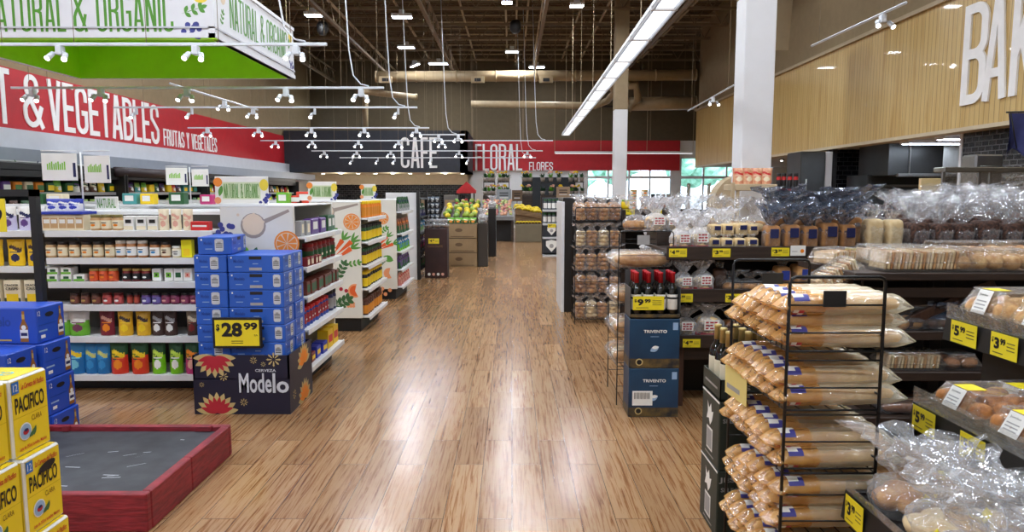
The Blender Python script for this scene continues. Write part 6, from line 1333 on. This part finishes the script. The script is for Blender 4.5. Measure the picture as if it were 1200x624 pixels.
place('ylw', jar(.08, .12, yel, yel, P_li), (xs(735, 9.3, fz), 9.3, fz+.003), 0, 'yellow tub left of the honey jars')
# beige rack with tortilla bags under the column
cy = 8.7; cz_ = at(880, 216, cy).z; cxa, cxb = at(862, 220, cy).x, at(911, 220, cy).x
t = empty('snack_stand', ((cxa+cxb)/2, cy+.25, 0), 'beige wooden stand of red snack bags in front of the white column', 'display stand')
m = MB(); m.cbox(cxa, cxb, cy, cy+.5, cz_-.08, cz_, be, .006); m.build('shelf', t); m = MB(); m.cbox(cxa, cxb, cy, cy+.5, 1.1, 1.14, be, .006); m.build('shelf', t)
for x in (cxa-.04, cxa+.02, cxb-.06): m = MB(); m.cbox(x, x+.04, cy+.02, cy+.06, 0, cz_+.02 if x < cxa else cz_-.08, be, .004); m.build('post', t)
chip = C('chip_bag', (206,120,92), .3, rgb2=(230,190,150), scale=22)
for i in range(4): place('chip', pouch(.15, .2, .1, chip, chip, redc, cream), (cxa+.08+.115*i, cy+.15, cz_+.003), R.uniform(-.3, .3), '%s red snack bag on the beige stand' % nth(i, 4), 'red snack bags on the beige stand')
place('chip', None, (cxb-.07, cy+.38, cz_+.003), .6, 'red snack bag at the rear corner of the beige stand', 'red snack bags on the beige stand')
# red bottles, sauce
m = MB(); a = at(900, 236, 12.); b = at(942, 224, 12.); m.cbox(a.x, b.x+.1, 12, 12.6, 0, b.z, mat('counter_green_black', (36,52,50), .4), .01); m.build('service_counter', None, 'dark green black counter right of the white column', 'counter')
for i, px in enumerate((912, 918, 925, 932)): place('rbot', jar(.04, .3, redc, (yel if i > 1 else txtd), blk), (xs(px, 12.2, b.z), 12.2, b.z+.003), 0, '%s red bottle on the dark counter' % nth(i, 4), 'red bottles on the dark counter')
# ---------------- glass service case at the far right
sy = 8.4; a = at(1103, 232, sy); sx0, sx1 = a.x, 6.7; zt_ = at(1103, 198, sy).z; zc = 1.35
t = empty('glass_service_case', ((sx0+sx1)/2, sy+.35, 0), 'stainless framed glass service case below the bakery letters', 'display case'); m = MB(); m.cbox(sx0, sx1, sy, sy+.7, 0, zc, ss, .01); m.build('base_cabinet', t)
m = MB(); m.cbox(sx0, sx1+.1, sy-.03, sy+.2, zt_-.04, zt_+.02, ss, .01); m.build('top_shelf', t)
for x in (sx0, at(1147, 200, sy).x, at(1160, 200, sy).x, sx1-.03): m = MB(); m.cbox(x, x+.035, sy, sy+.03, zc, zt_, ss, .003); m.build('post', t)
m = MB(); m.box(sx0+.03, sx1, sy+.01, sy+.014, zc, zt_-.04, shell); m.build('glass_pane', t); m = MB(); m.cbox(sx0+.04, sx1, sy+.15, sy+.6, zc+.22, zc+.235, ss, .002); m.build('inner_shelf', t)
m = MB(); m.cbox(sx0+.1, sx0+.35, sy+.6, sy+.66, zc+.05, zt_-.1, C('warm_panel', (214,190,140))); m.build('rear_panel', t)
for i in range(4): place('wrap', roll_bag(.1, .09, .07, pale, milky, .03, 4, 211), (sx0+.25+.27*i, sy+.35, zc+.003), 0, '%s white wrapped roll pack inside the glass case' % nth(i, 4), 'wrapped packs in the glass case')
a = at(1143, 197, 9.2); b = at(1177, 181, 9.2); m = MB(); m.cbox(a.x, b.x, 9.2, 9.5, 1.3, b.z, ss, .02); o = m.build('steel_cabinet', None, 'boxy stainless cabinet against the black tile pier', 'cabinet'); m = MB(); m.bar((a.x+.05, 9.17, a.z+.02), (b.x-.05, 9.17, a.z+.02), .012, ss); m.build('handle', o)
m = MB(); m.cbox(a.x-.1, b.x+.1, 9.15, 9.6, 0, 1.3, ssd, .01); m.build('steel_bench', None, 'dark steel bench under the boxy stainless cabinet', 'bench')
# navy awning pieces under the BAKERY letters
awn = mat('navy_cloth', (60,66,120), .8, vary=.15)
a = at(1183, 146, 8.9); t = empty('navy_drape', (a.x, 8.9, a.z), 'navy cloth drape hanging under the bakery letters at the picture edge', 'drape')
for k in range(2):
    m = MB(); x = a.x+.26*k
    m.grid(lambda u, v: (x+.25*u+.03*sin(pi*v), 8.9+.08*sin(pi*u)*v+.25*(1-v)*0, a.z+.14-.55*v+.12*sin(pi*u)*v), 10, 10, awn); m.grid(lambda u, v: (x+.25*u+.03*sin(pi*v), 8.93+.08*sin(pi*u)*v, a.z+.14-.55*v+.12*sin(pi*u)*v), 10, 10, awn); m.bar((x+.005, 8.9, a.z+.14), (x+.1, 8.88, a.z-.3), .008, black, 5); m.build('cloth_panel', t)
m = MB(); m.bar((a.x-.05, 8.9, a.z+.15), (6.98, 8.9, a.z+.17), .012, black, 6); m.bar((a.x+.1, 8.9, a.z+.15), (6.98, 9.0, 2.63), .01, black, 6); m.build('bracket', t)
# ================================================================== MIDDLE DISTANCE
cart = mat('kraft_carton', (160,136,102), .7, vary=.06); cartd = mat('kraft_print', (110,88,64), .7)
g = floor_at(525, 313); CYY = g.y; gx0, gx1 = g.x, at(559, 300, CYY).x
def kbox():
    w, h, d = gx1-gx0, .31, .5; m = MB(); m.cbox(-w/2, w/2, 0, d, 0, h, cart, .008); o = m.build('produce_carton', None, 'x', 'carton', loc=(0, 0, 0)); m = MB(); fr = FR((0, 0, 0), XP, ZP); m.disc(fr, -w*.12, h*.55, .08, cartd, 1, sy=.5); m.drect(fr, -w*.4, w*.4, h*.08, h*.14, cartd, 1); m.drect(fr, -w/2, w/2, h-.01, h, C('dark_line', (70,60,50)), 1); m.build('print', o); return o
for k in range(3): place('kbox', kbox, ((gx0+gx1)/2, CYY, .312*k), 0, '%s kraft produce carton of the stack under the fruit' % ('bottom', 'middle', 'top')[k], 'kraft produce cartons')
fruits = [C('banana', (232,206,50)), C('greenish', (150,170,60)), C('apple_red', (170,50,50)), C('lettuce', (120,160,70)), C('pale_green2', (190,200,130)), C('peach', (226,170,140)), C('radish', (200,120,120))]
def heap(x0, x1, y0, y1, z0, z1, cols, n, desc, group, r=.06):
    ncol = max(1, int((x1-x0)/(r*2.25))); nrow = max(1, int((y1-y0)/(r*2.25)))
    for i in range(min(n, ncol*nrow)):
        u, v = (i % ncol+.5+q.uniform(-.28, .28))/ncol, (i//ncol+.5+q.uniform(-.28, .28))/nrow; x = x0+(x1-x0)*u; y = y0+(y1-y0)*v; z = z0+(z1-z0)*v
        c = q.choice(cols); key = 'fr%d_%d' % (fruits.index(c), int(r*100))
        def mk(c=c):
            m = MB(); m.blob((0, 0, r*.8), (r, r*.9, r*.85), c, .15, 8, 3, 10, 7); o = m.build('fruit', None, 'fruit', 'fruit', loc=(0, 0, 0)); m2 = MB(); m2.bar((0, 0, r*1.55), (.004, 0, r*1.85), .006, P_dg, 5); m2.build('stalk', o); return o
        nm_ = dict(banana='yellow', greenish='olive green', apple_red='red', lettuce='leaf green', pale_green2='pale green', peach='peach coloured', radish='pink')[c.name[5:]]
        place(key, mk, (x, y, z), q.random()*6, desc % nm_, group+', '+nm_, q.uniform(.92, 1.08))
# left fruit heap stands on a sloping bin
def bin_(name, label, x0, x1, y0, y1, h0, h1, mt, slope=True):
    t = empty(name, ((x0+x1)/2, (y0+y1)/2, 0), label, 'produce stand'); m = MB(); m.add([(x0, y0, 0), (x1, y0, 0), (x1, y1, 0), (x0, y1, 0), (x0, y0, h0), (x1, y0, h0), (x1, y1, h1), (x0, y1, h1)], [(0,3,2,1),(4,5,6,7),(0,1,5,4),(1,2,6,5),(2,3,7,6),(3,0,4,7)], mt); m.build('body', t)
    m = MB(); m.cbox(x0-.02, x1+.02, y0-.02, y0, h0-.1, h0+.06, mt, .005); m.build('front_board', t); return t
t = empty('table_grid', (0, 0, 0)); bpy.data.objects.remove(t)
h0, h1 = at(535, 258, CYY+.6).z, at(535, 243, CYY+1.8).z
bin_('fruit_bin', 'dark sloping fruit bin behind the kraft cartons', at(514, 258, CYY+.6).x, at(562, 258, CYY+.6).x, CYY+.55, CYY+1.9, h0, h1, slat)
heap(at(517, 258, CYY+.6).x, at(560, 258, CYY+.6).x, CYY+.62, CYY+1.8, h0, h1, [fruits[0], fruits[0], fruits[1], fruits[3]], 120, '%s fruit heaped on the sloping bin behind the kraft cartons', 'fruit heaped behind the cartons', .075)
for i in range(7): place('crtop', pouch(.16, .12, .12, (grn, cream, redc)[i % 3], dgr, cream, orn), (gx0+.06+.08*i, CYY+.15+.05*(i % 2), .937), 0, '%s pack of greens on top of the kraft cartons' % nth(i, 7), 'packs on the kraft cartons')
a = at(559, 226, CYY).x; b = at(571, 226, CYY).x
m = MB(); m.cbox(a+.01, b, CYY+.05, CYY+.5, 0, at(565, 262, CYY).z, mat('dark_stand', (62,56,50), .6), .01); o = m.build('narrow_stand', None, 'narrow dark brown stand beside the kraft cartons', 'display stand'); zt2 = at(565, 262, CYY).z
place('nsb', roll_bag(.1, .12, .2, gry, milky, .12, 4, 221), ((a+b)/2, CYY+.25, zt2+.003), 0, 'white wrapped bouquet bag on the narrow brown stand')
m = MB(); a = at(572, 226, 17.5).x; b = at(581, 226, 17.5).x; m.cbox(a, b, 17.5, 18, 0, 1.2, blkl, .01); o = m.build('rose_stand', None, 'narrow black stand with pale wrapped bunches before the produce table', 'display stand')
place('nsb', None, ((a+b)/2, 17.7, 1.203), 0, 'pale wrapped bunch on the narrow black stand')
# candy bin
g = floor_at(498, 326); cyy = g.y; a = g.x; b = at(524, 300, cyy).x; zc_ = at(510, 268, cyy).z
mrn = mat('candy_bin_maroon', (62,36,36), .5, rgb2=(44,24,26), scale=3); t = empty('candy_bin', ((a+b)/2, cyy+.2, 0), 'maroon cardboard candy bin near the end of the left shelves', 'display bin')
m = MB(); m.cbox(a, b, cyy, cyy+.42, 0, zc_, mrn, .01); m.build('body', t); m = MB(); fr = FR((a, cyy, 0), XP, ZP); m.text(fr, 'CHOCOLATE', .06, .62*zc_, .28, .04, C('dim_gold', (120,90,60)), 1, 0, .02)
for k in range(4): m.disc(fr, .08+.085*k, .07, .028, pinkc if k % 2 else wht, 1, 10)
m.build('print', t)
for i in range(5): place('cb', roll_bag(.07, .08, .09, rye, cleard, .08, 4, 231), (a+.06+(b-a-.1)*i/4, cyy+.1+.15*(i % 2), zc_+.003), 0, '%s clear chocolate bag on the maroon bin' % nth(i, 5), 'clear chocolate bags on the maroon bin')
p = at(502, 286, cyy-.01); price_tag((p.x, cyy-.003, p.z), XP, .2, .1, '4.99', 'yellow price tag on the maroon candy bin')
# grey packs tower behind the candy bin
t = empty('packet_stand', (at(506, 226, 13.9).x, 14, 0), 'black stand of blue grey packets behind the candy bin', 'display stand'); a = at(497, 226, 13.9).x; b = at(514, 226, 13.9).x; m = MB(); m.cbox(a, b, 13.9, 14.3, 0, 1.05, blkl, .01); m.build('base', t); m = MB(); m.cbox(a, b, 14.27, 14.3, 1.05, 1.52, blkl, .005); m.build('back_panel', t)
for k in range(4):
    for i in range(3): place('pt', pouch(.09, .12, .05, C('slate', (110,124,140), .3), blk, wht, gry), (a+.05+.095*i, 14.05, 1.053+.115*k), 0, '%s blue grey packet, %s row of the stand behind the candy bin' % (nth(i, 3), ('bottom', 'second', 'third', 'top')[k]), 'blue grey packets')
# produce table (black) and banana crates
g = floor_at(583, 284); py_ = g.y; a = at(565, 226, py_).x; b = at(602, 226, py_).x; z0 = at(583, 254, py_).z; z1 = at(583, 236, py_+1.6).z
t = empty('produce_table', ((a+b)/2, py_+.8, 0), 'black open produce table with pale vegetables in the middle distance', 'produce stand')
m = MB(); n_ = [(a-.1, py_, z0-.12), (b, py_, z0-.12), (b, py_+1.7, z1-.12), (a-.1, py_+1.7, z1-.12)]; m.add(n_+[(x, y, z+.12) for x, y, z in n_], [(0,3,2,1),(4,5,6,7),(0,1,5,4),(1,2,6,5),(2,3,7,6),(3,0,4,7)], C('steel_grey', (120,122,124))); m.build('sloping_top', t)
for x in (a-.08, b-.08): m = MB(); m.cbox(x, x+.07, py_+.02, py_+.09, 0, z0-.12, slat, .005); m.build('leg', t)
m = MB(); m.cbox(a, b, py_+.5, py_+.55, 0, z0-.12, blkl, .005); m.build('back_panel', t)
heap(a-.05, b-.05, py_+.1, py_+1.6, z0, z1, fruits[4:], 140, '%s vegetable or fruit on the black produce table', 'pale produce on the black table', .06)
heap(a-1.0, a-.15, py_+.3, py_+1.6, z0, z1, [fruits[1], fruits[3], fruits[2], fruits[5]], 90, 'small %s fruit left of the black produce table', 'mixed fruit left of the black table', .07)
bin_('fruit_bin', 'dark fruit bin left of the black produce table', a-1.1, a-.12, py_+.25, py_+1.7, z0-.02, z1-.02, slat)
cr = mat('crate_wood', (128,100,66), .6, rgb2=(96,72,46), scale=4, stretch=(1, 8, 8)); a = b+.05; b = at(635, 226, py_).x; zc2 = at(615, 262, py_).z; z0 = at(615, 252, py_).z; z1 = at(615, 240, py_+.8).z
t = empty('banana_stand', ((a+b)/2, py_+.4, 0), 'two tier wooden stand of bananas at the aisle end', 'produce stand'); m = MB(); m.cbox(a, b, py_, py_+.5, 0, zc2-.03, mat('crate_grey_brown', (112,104,84), .6), .01); m.build('base', t); m = MB(); m.cbox(a, b, py_+.2, py_+.9, zc2-.03, z0, cr, .01); m.build('upper_crate', t)
m = MB(); m.add([(a, py_+.15, z0+.02), (b, py_+.15, z0-.13), (b, py_+.15, z0+.02), (a, py_+.15, z0+.2), (a, py_+.2, z0+.02), (b, py_+.2, z0-.13), (b, py_+.2, z0+.02), (a, py_+.2, z0+.2)], [(0,1,2,3),(4,7,6,5),(0,4,5,1),(3,2,6,7),(0,3,7,4),(1,5,6,2)], cr); m.build('sloping_board', t)
def banana():
    m = MB(); pts = [(.11*cos(t_), 0, .1-.1*sin(t_)) for t_ in [pi*.15+pi*.7*i/8 for i in range(9)]]; m.tube([(x, y, .12-z) for x, y, z in pts], [.006, .018, .026, .03, .031, .03, .026, .016, .007], fruits[0], 7); m.tube([(-.1, .05, .03), (-.05, .04, .09), (0, .035, .11), (.06, .045, .08), (.1, .06, .03)], [.008, .026, .03, .026, .008], fruits[0], 7)
    o = m.build('banana_bunch', None, 'x', 'bananas', loc=(0, 0, 0)); m = MB(); m.bar((-.1, .02, .03), (-.13, .02, .01), .012, brn, 6); m.build('stalk', o); return o
for i in range(26): u = q.random(); v = q.random(); place('ban', banana, (a+.05+(b-a-.1)*u, py_+.24+.5*v, z0+.1-.12*u+.1*v), q.uniform(-.5, .5), 'yellow banana bunch heaped on the wooden stand', 'banana bunches on the wooden stand', 1.15)
for i in range(8): place('ban', banana, (a+.08+(b-a-.16)*i/7, py_+.09, zc2-.028), 0, '%s banana bunch along the lower edge of the wooden stand' % nth(i, 8), 'banana bunches on the lower edge', .7)
# navy end display
g = floor_at(636, 301); ny = g.y; a = g.x; b = at(657, 226, ny).x; nd = mat('end_navy', (34,40,50), .5); t = empty('end_display', ((a+b)/2, ny+.3, 0), 'navy end display with two white shield emblems beside the aisle', 'display stand')
m = MB(); m.cbox(a, b, ny+.25, ny+.6, 0, at(645, 232, ny).z, nd, .01); m.build('back_panel', t)
for py in (299, 278, 262, 246): z = at(645, py, ny).z; m = MB(); m.cbox(a, b, ny, ny+.25, max(0, z-.05), max(z, .04), C('edge_white', (196,200,204)), .004); m.build('shelf', t)
for j, (p0, p1) in enumerate(((297, 280), (277, 264))):
    z0, z1 = at(645, p0, ny).z, at(645, p1, ny).z; m = MB(); m.cbox(a+.01, b-.01, ny+.01, ny+.24, z0, z1, nd, .005); fr = FR(((a+b)/2, ny+.01, (z0+z1)/2), XP, ZP); h = (z1-z0)*.42; m.dec(fr, [(0, -h), (h*.9, 0), (h*.9, h*.8), (0, h), (-h*.9, h*.8), (-h*.9, 0)], wht, 1); m.disc(fr, 0, 0, h*.35, gry, 2); m.build('printed_case', t)
for k, py in enumerate((262, 246)):
    z = max(at(645, py, ny).z, .04)
    for i in range(4): place('nbt', jar(.045, .26, C('bottle_grey', (90,100,104), .15), wht, (dgr, drd)[k]), (a+.06+(b-a-.12)*i/3, ny+.12, z+.003), 0, '%s grey bottle on the %s shelf of the navy display' % (nth(i, 4), ('lower', 'upper')[k]), 'grey bottles on the navy display')
p = at(642, 264, ny); price_tag((p.x, ny-.004, p.z-.06), XP, .2, .09, '3.99', 'yellow price tag on the navy end display')
def plant(seed, leafc, flower=None):
    def f():
        m = MB(); m.lathe([(.07, 0), (.1, .16), (.09, .16)], C('pot', (150,140,130)), n=12); o = m.build('potted_plant', None, 'x', 'plant', loc=(0, 0, 0)); m = MB(); r_ = random.Random(seed)
        for k in range(26):
            a = r_.random()*6.28; e = r_.uniform(.3, 1.3); d = V(cos(a)*cos(e), sin(a)*cos(e), sin(e)); s_ = d.cross(ZP).normalized()*.035; L_ = r_.uniform(.12, .26); b0 = V(0, 0, .15); m.add([b0, b0+d*L_*.5+s_, b0+d*L_-V(0, 0, .03), b0+d*L_*.5-s_], [(0, 1, 2, 3)], leafc)
        m.build('leaves', o)
        if flower:
            for k in range(7): m = MB(); a = r_.random()*6.28; m.blob((cos(a)*.11, sin(a)*.11, .32+r_.random()*.08), (.04, .04, .035), flower, .2, 30, k, 8, 6); m.build('flower', o)
        return o
    return f
# floral department
for i, (px, wpx, lab) in enumerate(((573, 14, 'dark floral rack left of the grey sign'), (590, 14, 'dark floral rack behind the grey sign'), (618, 12, 'dark floral rack right of the wood sign'), (646, 24, 'dark floral bench under the dark wall board'), (676, 18, 'dark floral bench beside the windows'))):
    a = at(px-wpx/2, 226, 27.5).x; b = at(px+wpx/2, 226, 27.5).x; zt3 = at(px, 229, 27.5).z; t = empty('flower_rack', ((a+b)/2, 27.7, 0), lab, 'flower rack', 'floral racks before the back wall'); m = MB(); m.cbox(a, b, 27.5, 28, 0, zt3, slat, .01); m.build('base', t)
    for x in (a, b-.03): m = MB(); m.cbox(x, x+.03, 27.9, 27.93, zt3, zt3+.55, black, .003); m.build('post', t)
    m = MB(); m.cbox(a, b, 27.75, 28, zt3+.5, zt3+.53, black, .003); m.build('shelf', t)
    for k in range(2):
        for l in range(3): place('plant%d' % ((i+l) % 3), plant(i, (dgr, grn, C('leaf_dark', (50,90,50)))[(i+l) % 3], (None, pinkc, yel)[(i+l) % 3]), (a+.08+(b-a-.16)*l/2, 27.75+(.1 if k else 0), zt3+.003+k*.53), q.random()*6, '%s plant, %s, %s' % (nth(l, 3), ('base', 'upper shelf')[k], lab.replace('dark ', '')), 'potted plants on the floral racks')
for lab, p0, p1, c_, Y in (('grey sign board standing in the floral department', (582, 236), (599, 222), C('sign_grey', (150,158,164)), 26.), ('brown wood sign board beside the grey one', (600, 236), (612, 223), C('sign_wood', (110,88,66)), 26.), ('pale brown sign board at the dark wall board', (652, 232), (668, 219), C('sign_kraft', (176,150,124)), 26.)):
    a = at(*p0, Y); b = at(*p1, Y); m = MB(); m.cbox(a.x, b.x, Y, Y+.03, a.z, b.z, c_, .004); fr = FR((a.x, Y, a.z), XP, ZP); w_ = b.x-a.x; h_ = b.z-a.z
    for k in range(3): m.drect(fr, w_*.2, w_*.8, h_*(.25+.2*k), h_*(.33+.2*k), txtd if k else wht, 1)
    o = m.build('sign_board', None, lab, 'sign'); m = MB(); m.bar(((a.x+b.x)/2, Y+.015, 0), ((a.x+b.x)/2, Y+.015, a.z), .02, black); m.build('post', o)
# red roofed stand
Y = 24.6; a = at(535, 226, Y).x; b = at(558, 226, Y).x; z0 = at(546, 224, Y).z; z1 = at(546, 213, Y).z; t = empty('roofed_stand', ((a+b)/2, Y+.3, 0), 'small stand with a red pitched roof beyond the fruit', 'display stand'); rr_ = mat('roof_red', (190,34,40), .5); m = MB(); c = (a+b)/2
m.add([(a, Y, z0), (b, Y, z0), (b, Y+.6, z0), (a, Y+.6, z0), (c, Y, z1), (c, Y+.6, z1)], [(0,1,4),(3,5,2),(0,4,5,3),(1,2,5,4),(0,3,2,1)], rr_); m.cbox(a, b, Y-.01, Y, z0-.08, z0, rr_, .004); m.build('roof', t)
for x in (a+.06, b-.1): m = MB(); m.cbox(x, x+.05, Y+.02, Y+.07, 0, z0, black, .004); m.build('post', t)
m = MB(); m.cbox(a, b, Y, Y+.6, 0, .9, slat, .01); m.build('base', t)
# cafe side cases beneath the tile
for i, (px, wpx, c_, nm) in enumerate(((492, 14, blkl, 'black'), (520, 16, C('case_grey', (120,124,126)), 'grey'))):
    a = at(px, 226, 29.).x; m = MB(); m.cbox(a, a+wpx*29/F_PX, 29, 29.6, 0, 1.5, c_, .01); o = m.build('cafe_counter', None, '%s cafe counter block in front of the far black tiles' % nm, 'counter'); m = MB(); m.cbox(a+.05, a+wpx*29/F_PX-.05, 28.98, 29, .6, 1.3, C('warm_glow_panel', (190,170,140))); m.build('front_panel', o)  # front panels are one plain warm tan
